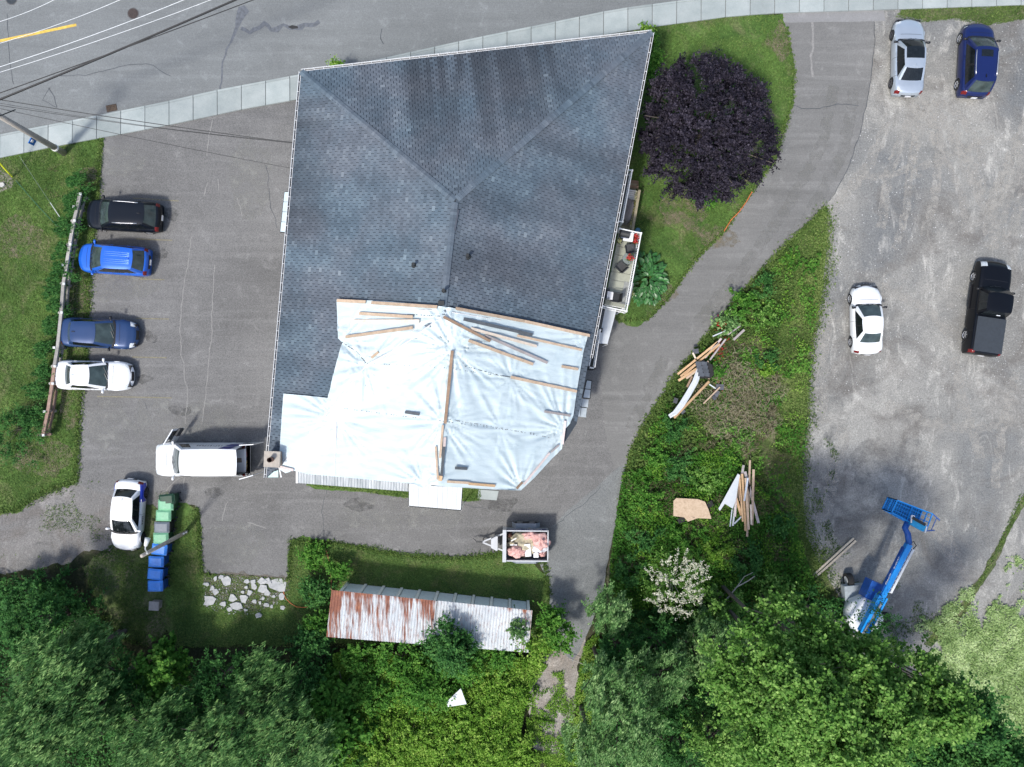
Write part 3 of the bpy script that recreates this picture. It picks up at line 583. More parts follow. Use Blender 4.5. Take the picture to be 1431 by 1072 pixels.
def shingles(name, A, B, clip, zf, stainf, seed, tw=0.305, ex=0.175):
    """three-tab shingle courses laid from eave A->B upwards; every tab is a slab of its own"""
    rnd = random.Random(seed)
    ax = Vector((B.x - A.x, B.y - A.y)); L = ax.length; ax.normalize(); up = Vector((-ax.y, ax.x))
    if (Vector((R1.x, R1.y)) - Vector((A.x, A.y))).dot(up) < 0: up = -up
    poly = [(p.x, p.y) for p in clip]; V = []; Fc = []; T = []; S = []
    rows = int(16 / ex); 
    us = [(Vector((p.x - A.x, p.y - A.y))).dot(ax) for p in clip]; u0, u1 = min(us), max(us)
    cs = math.cos(math.atan((RG - EV) / 8.5)); ex *= cs
    for r in range(rows):
        u = u0 - (r % 2) * tw * 0.5 - 0.2 + rnd.uniform(-0.02, 0.02)
        while u < u1:
            v0 = r * ex; gap = 0.028
            cc = Vector((A.x, A.y)) + ax * (u + tw / 2) + up * (v0 + ex / 2)
            if bool(_in1(cc.x, cc.y, poly)):
                b = len(V); cs4 = []
                for du, dv, dz in ((gap / 2, 0.012, 0.018), (tw - gap / 2, 0.012, 0.018), (tw - gap / 2, ex + 0.01, 0.006), (gap / 2, ex + 0.01, 0.006)):
                    q = Vector((A.x, A.y)) + ax * (u + du) + up * (v0 + dv); z = zf(q.x, q.y); V.append((q.x, q.y, z + dz)); cs4.append((q.x, q.y, z - 0.028))
                V.extend(cs4)
                ff = [(0, 1, 2, 3), (0, 4, 5, 1), (1, 5, 6, 2), (3, 7, 4, 0)]
                t = 0.42 + rnd.gauss(0, 0.11) + 0.20 * mn.noise(Vector((cc.x * 0.8, cc.y * 0.8, seed))) + 0.36 * mn.noise(Vector((u * 0.9, v0 * 0.28, seed * 3.1)))
                if rnd.random() < 0.05: t += 0.22
                s = stainf(u, v0, cc)
                for f in ff: Fc.append([b + i for i in f]); T.append(t); S.append(s)
            u += tw
    me = bpy.data.meshes.new(name); hl = house.location
    me.from_pydata([(x - hl.x, y - hl.y, z) for x, y, z in V], [], Fc)
    me.attributes.new('tint', 'FLOAT', 'FACE').data.foreach_set('value', T)
    me.attributes.new('stain', 'FLOAT', 'FACE').data.foreach_set('value', S)
    return link_mesh(name, me, SH, house, 'stuff')
def _in1(x, y, poly):
    r = False; n = len(poly); j = n - 1
    for i in range(n):
        if (poly[i][1] > y) != (poly[j][1] > y) and x < (poly[j][0] - poly[i][0]) * (y - poly[i][1]) / (poly[j][1] - poly[i][1]) + poly[i][0]: r = not r
        j = i
    return r
def stN(u, v, c):
    s = mn.noise(Vector((u * 0.6, v * 0.05, 3.3))) * 1.2 + mn.noise(Vector((u * 2.2, v * 0.10, 7.3))) * 0.9
    centre = math.exp(-((c.x + 3.0) / 3.6) ** 2); rightm = math.exp(-((c.x - 1.0) / 2.6) ** 2) * 0.5
    line = math.exp(-((c.x + 2.9 + 0.02 * v) / 0.22) ** 2) * 0.8
    return max(0, min(1, (s + 0.62) * (centre + rightm) * 1.35 + line)) * max(0.15, 1 - v / 8.2)
def stW(u, v, c):
    s = mn.noise(Vector((u * 0.5, v * 0.06, 13.3))) * 0.8 + mn.noise(Vector((u * 1.7, v * 0.1, 17.3))) * 0.4
    return max(0, min(1, (s + 0.45))) * max(0, 1 - v / 2.7) ** 0.7 * (0.9 if c.y > 4 else 0.35)
def stE(u, v, c):
    s = mn.noise(Vector((u * 0.6, v * 0.10, 23.3)))
    return max(0, min(1, (s + 0.05) * 1.3)) * 0.55
shingles('shingles', NW, NE, [NW, NE, R1], zN, stN, 1)
shingles('shingles', SW, NW, [SW, R2, R1, NW], zW, stW, 2)
shingles('shingles', SE0, NE, [R2, SE0, NE, R1], zE, stE, 3)
# hip and ridge caps
def caps(a, b, w=0.30, st=0.15, seed=1, extra=0.035):
    rnd = random.Random(seed); a = Vector(a); b = Vector(b); L = (b - a).length; d = (b - a).normalized(); side = d.cross(Vector((0, 0, 1))).normalized()
    V = []; Fc = []; T = []; hl = house.location
    for i in range(int(L / st)):
        p = a + d * (i * st); q = a + d * min(L, (i + 1) * st + 0.03); dr = w * 0.30; b0 = len(V); z1, z2 = extra + 0.022, extra + 0.010
        for P0, z in ((p, z1), (q, z2)):
            V += [(P0.x - side.x * w / 2 - hl.x, P0.y - side.y * w / 2 - hl.y, P0.z + z - dr * 0.5), (P0.x - hl.x, P0.y - hl.y, P0.z + z), (P0.x + side.x * w / 2 - hl.x, P0.y + side.y * w / 2 - hl.y, P0.z + z - dr * 0.5)]
        t = 0.44 + rnd.gauss(0, 0.14)
        for f in ((0, 1, 4, 3), (1, 2, 5, 4)): Fc.append([b0 + k for k in f[::-1]]); T.append(t)
    me = bpy.data.meshes.new('ridge_caps'); me.from_pydata(V, [], Fc)
    me.attributes.new('tint', 'FLOAT', 'FACE').data.foreach_set('value', T)
    me.attributes.new('stain', 'FLOAT', 'FACE').data.foreach_set('value', [0.0] * len(T))
    return link_mesh('ridge_caps', me, SH, house, 'stuff')
caps(NW, R1, seed=1, w=0.34); caps(NE, R1, seed=2, w=0.34); caps(R2, R1, seed=3, w=0.32)
# eaves: white gutters on hangers with a dark trough
GUT = plain('gutter_white', (0.74, 0.75, 0.75), 0.4, var=0.06); DARK = plain('trough_dark', (0.03, 0.03, 0.03), 0.9)
def gutter(a, b, out, hangers=True):
    a = Vector(a); b = Vector(b); d = (b - a).normalized(); s = d.cross(Vector((0, 0, 1))).normalized() * out; up = Vector((0, 0, 1))
    m = MB()
    m.beam(a + s * 0.115 + up * -0.03, b + s * 0.115 + up * -0.03, 0.02, 0.12); m.beam(a + s * 0.005 - up * 0.04, b + s * 0.005 - up * 0.04, 0.02, 0.14)
    m.beam(a + s * 0.07 - up * 0.11, b + s * 0.07 - up * 0.11, 0.12, 0.01, 1)
    if hangers:
        L = (b - a).length; k = 0.2
        while k < L:
            p = a + d * k; m.beam(p + s * 0.02 + up * 0.02, p + s * 0.12 + up * 0.02, 0.022, 0.012); k += 0.52
    m.build('gutter', [GUT, DARK], house, rel=True)
gutter(NW, NE, -1); gutter(SW, NW, -1); gutter(P(825, 500, EV), NE, 1)
# loose felt and torn corner by the chimney
m = MB().prism([p.to_2d() for p in (PR(374, 667), PR(389, 667), PR(389, 657), PR(383, 659))], lambda x, y: zroof(x, y) + 0.02, lambda x, y: zroof(x, y) + 0.035)
m.build('underlay', plain('green_underlay', (0.45, 0.62, 0.60), 0.6), house, rel=True)
MB().beam(PR(390, 652, 0.03), PR(393, 667, 0.03), 0.06, 0.05).build('fascia_board', GUT, house, rel=True)
# chimney
cp = P(379.5, 642, 6.6)
ch = MB(); ch.box((cp.x, cp.y, 3.2), (0.72, 0.72, 6.4)); chm = ch.build('chimney', plain('chimney_brick', (0.30, 0.22, 0.17), 0.9, var=0.3, scale=9), house, rel=True)
m = MB(); lx = Vector((cp.x - house.location.x, cp.y - house.location.y)); m.box((lx.x, lx.y, 6.5), (0.84, 0.84, 0.12), -0.05); m.build('chimney_cap', plain('chimney_stone', (0.40, 0.36, 0.31), 0.9, var=0.12), chm)
m = MB(); m.tube([(lx.x + 0.0, lx.y + 0.0, 6.55), (lx.x, lx.y, 6.95)], 0.13, 16, caps=False); m.tube([(lx.x, lx.y, 6.95), (lx.x, lx.y, 6.6)], 0.105, 16, caps=False); m.add([(lx.x + 0.11 * math.cos(k * PI / 6), lx.y + 0.11 * math.sin(k * PI / 6), 6.75) for k in range(12)], [tuple(range(12))], 1)
m.build('flue', [plain('flue_rust', (0.20, 0.11, 0.08), 0.9, var=0.3), plain('soot', (0.012, 0.008, 0.008), 1.0)], chm)
# vent stacks
for (x, y, l) in ((579, 371, 'black roof vent pipe on the west slope'), (654, 359, 'black roof vent pipe just east of the ridge'), (621, 407, 'black vent pipe on the ridge above the tarp')):
    p = PR(x, y); q = p - house.location; mb = MB(); mb.tube([(q.x, q.y, p.z - 0.1), (q.x, q.y, p.z + 0.42)], 0.055, 12); mb.tube([(q.x, q.y, p.z + 0.0), (q.x, q.y, p.z + 0.10)], 0.15, 12, r2=0.06)
    mb.tube([(q.x, q.y, p.z + 0.36), (q.x, q.y, p.z + 0.46)], 0.08, 12)
    o = mb.build('vent_pipe', plain('vent_black', (0.02, 0.022, 0.022), 0.5), house); o['label'] = l
p0, p1 = PR(640, 293, 0.05), PR(635, 322, 0.05); o = MB().beam(p0, p1, 0.13, 0.05).build('ridge_patch', plain('patch_dark', (0.06, 0.07, 0.09), 0.8), house, rel=True); o['label'] = 'loose dark strip of shingle beside the ridge'
MB().box((PR(617, 424).x - house.location.x, PR(617, 424).y - house.location.y, PR(617, 424).z + 0.1), (0.30, 0.22, 0.16)).build('vent_box', plain('vent_black', (0, 0, 0)), house)

# ------------------------------------------------------------------ tarp
TP = [(471, 419), (541, 421), (612, 428), (690, 440), (760, 453), (822, 467), (815, 492), (806, 545), (801, 580), (796, 592), (789, 600), (785, 627), (768, 644), (746, 668), (728, 685), (672, 683), (628, 680), (604, 677), (592, 682), (580, 676), (530, 671), (475, 666), (430, 662), (410, 657), (400, 661), (391, 655), (396, 560), (397, 550), (430, 553), (459, 556), (470, 512), (479, 479), (473, 473)]
tpoly = resample([PT(x, y).to_2d() for x, y in TP], 0.16)
tp_pts = [(p.x, p.y) for p in tpoly]
xs = [p[0] for p in tp_pts]; ys = [p[1] for p in tp_pts]
gx, gy = np.meshgrid(np.arange(min(xs), max(xs), 0.085), np.arange(min(ys), max(ys), 0.085)); gx = gx.ravel() + RNG.uniform(-0.02, 0.02, gx.size); gy = gy.ravel() + RNG.uniform(-0.02, 0.02, gy.size)
k = inpoly(gx, gy, tp_pts); inner = [Vector((a, b)) for a, b in zip(gx[k], gy[k])]
anchors = [(PT(*q).to_2d(), r, am, kk) for q, r, am, kk in (((632, 488), 4.2, 0.10, 11), ((512, 511), 3.4, 0.09, 8), ((471, 585), 4.0, 0.07, 9), ((788, 600), 4.0, 0.09, 9), ((478, 478), 2.6, 0.09, 6), ((618, 588), 3.0, 0.09, 8), ((822, 470), 3.5, 0.06, 9), ((728, 684), 3.6, 0.07, 8), ((620, 445), 2.4, 0.06, 8), ((592, 676), 3.0, 0.08, 9), ((700, 600), 2.0, 0.05, 5), ((715, 530), 2.6, 0.06, 7))]
def wr(x, y):
    z = 0.0
    for k, (c, R, am, kk) in enumerate(anchors):
        dx, dy = x - c.x, y - c.y; d = math.hypot(dx, dy)
        if d < R:
            a = math.atan2(dy, dx); f = (1 - d / R); w = min(1, d / 0.5)
            n = mn.noise(Vector((math.cos(a) * kk * 0.55, math.sin(a) * kk * 0.55, k * 7.7 + d * 0.25)))
            z += am * f * w * (1 - abs(n) * 2.8) * 1.45
    # long soft pulls across the slope, and fine crinkles
    z += 0.028 * (1 - 2.6 * abs(mn.noise(Vector((x * 0.35 + y * 0.15, y * 1.9 - x * 0.25, 4.0)))))
    z += 0.016 * (1 - 2.5 * abs(mn.noise(Vector((x * 1.1, y * 5.0 + x * 0.9, 9.0))))) + 0.035 * mn.noise(Vector((x * 0.7, y * 0.7, 2.0)))
    return z
n = len(tpoly); res = mg.delaunay_2d_cdt(tpoly + inner, [(i, (i + 1) % n) for i in range(n)], [], 1, 1e-5)
m = MB(); m.add([(v.x, v.y, ztarp(v.x, v.y) + 0.10 + wr(v.x, v.y)) for v in res[0]], [tuple(f) for f in res[2]])
TM = NT('white_plastic'); _c = TM.ramp(TM.noise(0.7, 3), [(0.3, (0.51, 0.605, 0.63)), (0.7, (0.56, 0.645, 0.665))]); TM.bump(TM.noise(3, 6, 0.75, vec=TM.map((0.35, 2.6, 1), 0.25), dist=0.8), 0.35, 0.05); TM.done(_c, 0.42, Specular_IOR_Level=0.5); TM = TM.m
tarp = m.build('roof_tarp', TM, smooth=True); tag(tarp, 'wrinkled white plastic tarp covering the south end of the roof', 'tarp')
me = tarp.data
if sum(p.normal.z for p in me.polygons) < 0: me.flip_normals()
# skirt where the tarp folds over the eave
m = MB(); low = []
for (x, y) in TP[8:25]:
    p = PT(x, y, 0.10); low.append([(p.x, p.y, p.z), (p.x * 1.004, p.y * 1.004 - 0.02, p.z - 0.32)])
m.grid(low).build('tarp_hem', TM, tarp)
# dark staple marks in rows, pale seams
m = MB(); rnd = random.Random(3)
for a, b, c in (((500, 507), (620, 514), (712, 527)), ((483, 571), (600, 586), (750, 606)), ((622, 443), (580, 440), (560, 441)), ((650, 512), (700, 525), (712, 527)), ((628, 586), (700, 598), (770, 612)), ((478, 478), (500, 492), (512, 507))):
    for s in range(70):
        t = s / 69; q = Vector(a).lerp(Vector(b), t * 2) if t < 0.5 else Vector(b).lerp(Vector(c), t * 2 - 1)
        if rnd.random() < 0.5: p = PT(q.x, q.y); p.z = ztarp(p.x, p.y) + 0.11 + wr(p.x, p.y); m.box(p, (rnd.uniform(0.03, 0.09), 0.03, 0.012), rnd.uniform(-0.3, 0.2))
m.build('staples', plain('staple_dark', (0.06, 0.07, 0.08), 0.6), tarp, 'stuff')
def seam(pts, w=0.05, off=0.15):
    q = [Vector(p) for p in pts]; rows = []
    for i in range(len(q) - 1):
        for s in range(10): rows.append(q[i].lerp(q[i + 1], s / 10))
    rows.append(q[-1]); W = []
    for p in rows:
        c = PT(p.x, p.y); z = ztarp(c.x, c.y) + 0.09 + wr(c.x, c.y) + 0.02; W.append(Vector((c.x, c.y, z)))
    m = MB(); m.tube(W, w / 2, 4); m.build('seam', plain('seam_white', (0.72, 0.71, 0.70), 0.6), tarp)
seam([(612, 447), (560, 485), (512, 511), (473, 560), (392, 652)], 0.09); seam([(471, 560), (471, 610), (469, 664)], 0.07); seam([(524, 432), (615, 434), (700, 448)], 0.04); seam([(591, 449), (540, 500), (528, 512)], 0.06)

# ------------------------------------------------------------------ planks on the tarp
def woodm(name, a, b):
    s = NT(name); w = s.noise(3.0, 5, 0.6, vec=s.map((1, 1, 1))); c = s.ramp(w, [(0.3, a), (0.7, b)])
    r = s.rng(s.rand(), 0, 1, 0.8, 1.15); c = s.mix(c, r, 1.0, 'MULTIPLY'); n2 = s.noise(14, 4, 0.8); c = s.mix(c, s.ramp(n2, [(0.3, (0.82,) * 3), (0.7, (1.15,) * 3)]), 1.0, 'MULTIPLY')
    return s.done(c, 0.8)
W_TAN = woodm('pine_tan', (0.40, 0.29, 0.20), (0.56, 0.43, 0.31)); W_PALE = woodm('pine_pale', (0.58, 0.48, 0.38), (0.72, 0.63, 0.52))
W_BRN = woodm('wood_brown', (0.25, 0.16, 0.10), (0.36, 0.25, 0.17)); W_GRY = woodm('wood_grey', (0.30, 0.27, 0.26), (0.42, 0.38, 0.37)); W_BLK = woodm('wood_black', (0.06, 0.07, 0.08), (0.10, 0.11, 0.12))
W_PNK = woodm('wood_pinkish', (0.55, 0.46, 0.43), (0.68, 0.58, 0.55)); W_ORG = woodm('wood_orange', (0.48, 0.30, 0.16), (0.62, 0.42, 0.24))
PLK = [
 (471, 420, 511, 422, .16, W_TAN, 'tan plank, short western one along the tarp top edge'), (519, 423, 611, 429, .16, W_TAN, 'long tan plank on the tarp top edge ending at the ridge'),
 (637, 431, 733, 449, .15, W_TAN, 'tan plank on the tarp top edge just east of the ridge'), (733, 449, 824, 469, .15, W_TAN, 'tan plank on the tarp top edge reaching the east eave'),
 (502, 438, 577, 443, .15, W_TAN, 'uppermost of three loose planks on the northwest tarp'), (493, 449, 586, 449, .17, W_PALE, 'pale level plank, middle of three on the northwest tarp'), (483, 471, 577, 458, .15, W_TAN, 'tilted lowest plank of three on the northwest tarp'),
 (519, 500, 529, 492, .12, W_TAN, 'very short tan offcut on the west hip of the tarp'),
 (620, 443, 685, 477, .14, W_BRN, 'reddish brown plank running southeast from the ridge top'), (648, 446, 744, 468, .16, W_BLK, 'long black board on the northeast tarp'),
 (658, 459, 750, 484, .14, W_PALE, 'pale plank crossing under a brown one on the east tarp'), (678, 469, 765, 507, .14, W_GRY, 'grey brown plank lying diagonally on the east tarp'), (655, 476, 745, 509, .15, W_TAN, 'tan plank south of the diagonal grey one on the east tarp'),
 (723, 469, 813, 489, .12, W_TAN, 'tan plank below the top edge near the east eave'), (785, 512, 808, 516, .14, W_TAN, 'short tan plank stub at the east edge of tarp'), (714, 527, 806, 547, .15, W_TAN, 'long tan plank on a dotted seam ending at the east edge'),
 (761, 575, 797, 581, .12, W_GRY, 'thin grey plank at the southeast tarp corner'), (632, 490, 622, 592, .15, W_BRN, 'long brown batten down the south ridge of the tarp'),
 (619, 594, 615, 640, .11, W_TAN, 'narrow tan batten below the long ridge batten'), (609, 624, 612, 670, .10, W_TAN, 'thin tan batten left of the south ridge line'), (621, 620, 617, 665, .13, W_BLK, 'black board along the lower south ridge of tarp'), (622, 611, 621, 624, .13, W_PNK, 'short pinkish offcut at the head of a black ridge board'),
 (616, 665, 615, 672, .18, W_ORG, 'small orange wood block at the foot of south ridge'), (566, 576, 586, 579, .14, W_BLK, 'short black board on the southwest tarp'), (636, 654, 653, 655, .14, W_BLK, 'short black board on tarp near the white awning'),
 (625, 673, 656, 675, .12, W_TAN, 'tan batten along the south eave east of the awning'), (655, 676, 692, 679, .13, W_ORG, 'orange batten on the south eave, eastern one'), (732, 677, 768, 633, .11, W_PNK, 'pinkish batten along the slanting southeast eave'), (722, 683, 730, 674, .12, W_BRN, 'short brown batten at the southernmost tarp corner'), (786, 621, 790, 588, .12, W_PNK, 'pale batten on the short east corner edge'), (389, 652, 410, 657, .13, W_PNK, 'pinkish board end beside the chimney'), (770, 632, 781, 622, .10, W_GRY, 'short grey batten between the two east corner battens')]
for x0, y0, x1, y1, w, mt, lb in PLK:
    a = PT(x0, y0, 0.24); b = PT(x1, y1, 0.24); dz = 0
    for s_ in range(0, 11): mid = a.lerp(b, s_ / 10); dz = max(dz, ztarp(mid.x, mid.y) + 0.13 + wr(mid.x, mid.y) - mid.z)
    dz = min(dz, .45); o = MB().beam(a + Vector((0, 0, dz)), b + Vector((0, 0, dz)), w, 0.045).build('wooden_plank', mt); tag(o, lb, 'plank', 'planks and battens holding the tarp')
# ------------------------------------------------------------------ awnings, balconies and porch round the house
PANEL_W = plain('awning_white', (0.56, 0.59, 0.61), 0.4, var=0.04, obj_random=0.05); STEEL_G = plain('awning_grey', (0.42, 0.47, 0.50), 0.5, var=0.1, obj_random=0.08)
def lerp2(a, b, t): return Vector(a).lerp(Vector(b), t)
def panel_awning(label, q, nseg, h, mat, gap=0.03, along=0, name='awning', cat='awning', thick=0.04, legs=True):
    """q: four photo points nw, ne, se, sw at height h"""
    c = [P(x, y, h) for x, y in q]; t = thing(name, label, cat, ((c[0].x + c[2].x) / 2, (c[0].y + c[2].y) / 2, 0))
    for i in range(nseg):
        a, b = i / nseg, (i + 1) / nseg
        if along == 0: pts = [lerp2(c[0], c[1], a), lerp2(c[0], c[1], b), lerp2(c[3], c[2], b), lerp2(c[3], c[2], a)]
        else: pts = [lerp2(c[0], c[3], a), lerp2(c[1], c[2], a), lerp2(c[1], c[2], b), lerp2(c[0], c[3], b)]
        m_ = sum(pts, Vector()) / 4; pts = [p + (m_ - p).normalized() * gap * 0.7 for p in pts]
        MB().prism([p.to_2d() for p in pts], h - thick + (i % 2) * 0.012, h + (i % 2) * 0.012).build('panel', mat, t, rel=True)
    m = MB(); m.beam(c[0] - Vector((0, 0, 0.07)), c[1] - Vector((0, 0, 0.07)), 0.06, 0.05); m.beam(c[3] - Vector((0, 0, 0.07)), c[2] - Vector((0, 0, 0.07)), 0.06, 0.05); m.beam(c[0] - Vector((0, 0, 0.07)), c[3] - Vector((0, 0, 0.07)), 0.06, 0.05); m.beam(c[1] - Vector((0, 0, 0.07)), c[2] - Vector((0, 0, 0.07)), 0.06, 0.05)
    m.build('frame', DARK, t, rel=True)
    if legs:
        for p in (c[2], c[3]): MB().tube([(p.x, p.y, 0), (p.x, p.y, h - 0.08)], 0.04, 8).build('post', WFR, t, rel=True)
    return t
panel_awning('white ribbed metal awning sticking out over the south doorway', [(571.5, 668), (646.5, 672), (644, 713.5), (571.5, 707.5)], 11, 2.9, PANEL_W, gap=0.045)
panel_awning('narrow pale blue awning of four panels beside the west wall', [(397.5, 268), (405.5, 268), (402, 325), (391.5, 324)], 4, 3.0, plain('awning_blue', (0.55, 0.66, 0.70), 0.4, var=0.06, obj_random=0.05), along=1, legs=False)
t = panel_awning('long white plank landing below the big balcony', [(846, 430), (862, 431), (849, 481), (836, 480)], 4, 2.2, PANEL_W, gap=0.012, along=0, name='porch_landing', cat='landing')
t = panel_awning('upper pair of grey metal steps panels at the southeast eave', [(820, 531), (827, 532), (824.5, 557), (814.5, 556)], 2, 2.6, STEEL_G, gap=0.05, along=1, legs=False)
t = thing('awning', 'lower grey awning of four square panels beside the southeast tarp corner', 'awning', P(810, 570, 2.6)); t.location.z = 0
for (x0, y0, x1, y1) in ((799, 556, 806, 567), (806.5, 557, 813, 568), (813.5, 558, 822, 569), (797, 568, 803.5, 581), (804, 569, 811, 582), (811.5, 570, 819.5, 583)):
    a, b = P(x0, y0, 2.6), P(x1, y1, 2.6); MB().box(((a.x + b.x) / 2, (a.y + b.y) / 2, 2.58), (abs(b.x - a.x), abs(a.y - b.y), 0.05), -0.1).build('panel', STEEL_G, t, rel=True)
MB().box((P(810, 570, 2.4).x, P(810, 570, 2.4).y, 2.5), (0.8, 0.9, 0.04)).build('frame', DARK, t, rel=True)
# corrugated lean-to along the south wall
q = [P(415, 652, 2.5), P(573, 664, 2.5), P(571.5, 687, 2.3), P(415, 675, 2.3)]
t = thing('lean_to_roof', 'grey corrugated metal lean-to roof under the south tarp edge', 'lean-to', (q[0].x, q[0].y, 0))
GALV = NT('corrugated_grey'); _g = GALV.noise(1.0, 4, 0.7, vec=GALV.map((5, 0.3, 1))); _c = GALV.ramp(_g, [(0.3, (0.22, 0.25, 0.26)), (0.5, (0.36, 0.39, 0.41)), (0.7, (0.50, 0.53, 0.54))]); GALV.done(_c, 0.45); GALV = GALV.m
ns_ = 10
for k in range(ns_):
    rows = []
    for side in (0, 1):
        r = []
        for i in range(25):
            s = (k + i / 24 * 0.995) / ns_; p = lerp2(q[0], q[1], s) if side == 0 else lerp2(q[3], q[2], s)
            r.append((p.x, p.y, p.z + 0.025 * math.sin(i / 24 * 2 * PI * 4)))
        rows.append(r)
    MB().grid(rows, flip=True).build('roof_sheet', GALV, t, rel=True, smooth=True)
MB().beam(q[0], q[3], 0.10, 0.08).build('end_trim', WFR, t, rel=True)
for s in (0, 0.5, 1): p = lerp2(q[3], q[2], s); MB().box((p.x, p.y + 0.1, 1.13), (0.09, 0.09, 2.26)).build('post', WFR, t, rel=True)

RAILW = plain('rail_white', (0.80, 0.81, 0.80), 0.45, var=0.05)
def railing(px, h, rh, parent, spacing=0.14, posts=True):
    pts = [P(x, y, h + rh) for x, y in px]
    for i in range(len(pts) - 1):
        a, b = pts[i], pts[i + 1]; lo = Vector((0, 0, rh - 0.1)); MB().beam(a, b, 0.06, 0.045).build('handrail', RAILW, parent, rel=True); MB().beam(a - lo, b - lo, 0.04, 0.04).build('bottom_rail', RAILW, parent, rel=True)
        L = (b - a).length; n = max(2, int(L / spacing)); m = MB()
        for k in range(1, n): p = a.lerp(b, k / n); m.beam(p - lo, p, 0.022, 0.022)
        m.build('balusters', RAILW, parent, rel=True)
    for p in pts: MB().box((p.x, p.y, p.z - rh / 2 + 0.02), (0.09, 0.09, rh + 0.04)).build('post', RAILW, parent, rel=True)
# big balcony
D = 3.0
dk = [(866, 321), (893, 326), (874, 431), (845, 426)]
c = [P(x, y, D) for x, y in dk]; balc = thing('balcony', 'large balcony with beige floor and white railing on the east side of the house', 'balcony', (c[0].x, c[0].y, 0))
FLOOR = plain('deck_beige', (0.36, 0.37, 0.30), 0.8, var=0.08, obj_random=0.04)
nb = 9
for i in range(nb):
    a, b = i / nb, (i + 1) / nb - 0.006
    MB().prism([p.to_2d() for p in (lerp2(c[0], c[3], a), lerp2(c[1], c[2], a), lerp2(c[1], c[2], b), lerp2(c[0], c[3], b))], D - 0.06, D).build('floor_board', FLOOR, balc, rel=True)
MB().prism([p.to_2d() for p in c], D - 0.25, D - 0.065).build('floor_frame', WFR, balc, rel=True)
railing([(866, 319.5), (896, 326), (875.5, 435), (843, 428)], D, 1.0, balc)
for p in (c[1], c[2]): MB().box((p.x - 0.1, p.y, D / 2 - 0.13), (0.12, 0.12, D - 0.26)).build('support_post', WFR, balc, rel=True)
MATD = plain('grey_mat', (0.27, 0.28, 0.27), 0.9); m = MB(); a = P(876, 410, D + .01); m.box((a.x, a.y, D + 0.012), (0.55, 1.3, 0.02), -0.2); o = m.build('floor_mat', MATD); tag(o, 'grey mat on the floor at the south end of the balcony', 'mat')
BLK = plain('black_plastic', (0.02, 0.022, 0.024), 0.5); CHG = plain('charcoal_cloth', (0.06, 0.062, 0.065), 0.9); TBLW = plain('white_cloth', (0.80, 0.80, 0.80), 0.6)
# barbecue
p = P(870.5, 330, D); t = thing('barbecue', 'black barbecue in the north corner of the balcony', 'barbecue', (p.x, p.y, D), -0.2)
MB().box((0, 0, 0.62), (0.55, 0.50, 0.35)).build('firebox', BLK, t)
m = MB(); m.grid([[(x, 0.25 * math.cos(a), 0.80 + 0.2 * math.sin(a)) for a in [k * PI / 8 for k in range(9)]] for x in (-0.27, -0.2, 0.2, 0.27)]); m.build('lid', BLK, t, smooth=True)
m = MB(); [m.box((sx * 0.24, sy * 0.2, 0.22), (0.04, 0.04, 0.44)) for sx in (-1, 1) for sy in (-1, 1)]; m.build('cart_leg', BLK, t); MB().beam((-0.2, -0.28, 0.85), (0.2, -0.28, 0.85), 0.03, 0.03).build('handle', plain('chrome', (0.6, 0.6, 0.6), 0.2, metal=1.0), t)
def table(name, label, p, size, rz, top, h=0.74, rnd=False):
    t = thing(name, label, 'table', (p.x, p.y, p.z), rz)
    if rnd: MB().cyl((0, 0, h - 0.02), size[0] / 2, 0.02, 24).build('tabletop', top, t)
    else: MB().box((0, 0, h - 0.02), (size[0], size[1], 0.04)).build('tabletop', top, t)
    for sx, sy in ((-1, -1), (1, -1), (1, 1), (-1, 1)): k = 0.32 if rnd else 0.45; MB().tube([(sx * size[0] * k, sy * size[1] * k, 0), (sx * size[0] * k * 0.9, sy * size[1] * k * 0.9, h - 0.04)], 0.018, 6).build('leg', BLK, t)
    return t
table('patio_table', 'white rectangular table between the barbecue and red flowers', P(878, 331, D + .7), (0.55, 0.52), -0.15, TBLW).location.z = D
GLT = plain('glass_top', (0.20, 0.23, 0.22), 0.1)
t = table('patio_table', 'round glass table with a flower pot on the balcony', P(877.5, 361.5, D + .7), (0.62, 0.62), 0, GLT, rnd=True); t.location.z = D
table('patio_table', 'small white side table between two black chairs', P(852.5, 413, D + .5), (0.34, 0.45), -0.15, TBLW, h=0.5).location.z = D
def chair(label, px, py, rz, mat, h=D):
    p = P(px, py, h + 0.5); t = thing('patio_chair', label, 'chair', (p.x, p.y, h), rz, 'chairs on the balcony')
    MB().box((0, 0, 0.43), (0.50, 0.50, 0.06)).build('seat', mat, t); MB().beam((-0.24, 0, 0.44), (-0.34, 0, 0.88), 0.48, 0.05, up=(1, 0, 0)).build('backrest', mat, t)
    for sx, sy in ((-1, -1), (1, -1), (1, 1), (-1, 1)): MB().tube([(sx * 0.22, sy * 0.22, 0), (sx * 0.22, sy * 0.22, 0.41)], 0.015, 6).build('leg', BLK, t)
    for sy in (-1, 1): MB().beam((-0.25, sy * 0.27, 0.62), (0.2, sy * 0.27, 0.60), 0.04, 0.03).build('armrest', BLK, t)
chair('charcoal chair north of the round glass table', 880.5, 347.5, 1.7, CHG); chair('charcoal chair turned toward the glass table from southwest', 868, 372.5, 2.3, CHG)
chair('black chair against the house wall beside small white table', 846.5, 410.5, 0.0, BLK); chair('black chair on the rail side of small white table', 860, 415.5, 3.0, BLK)
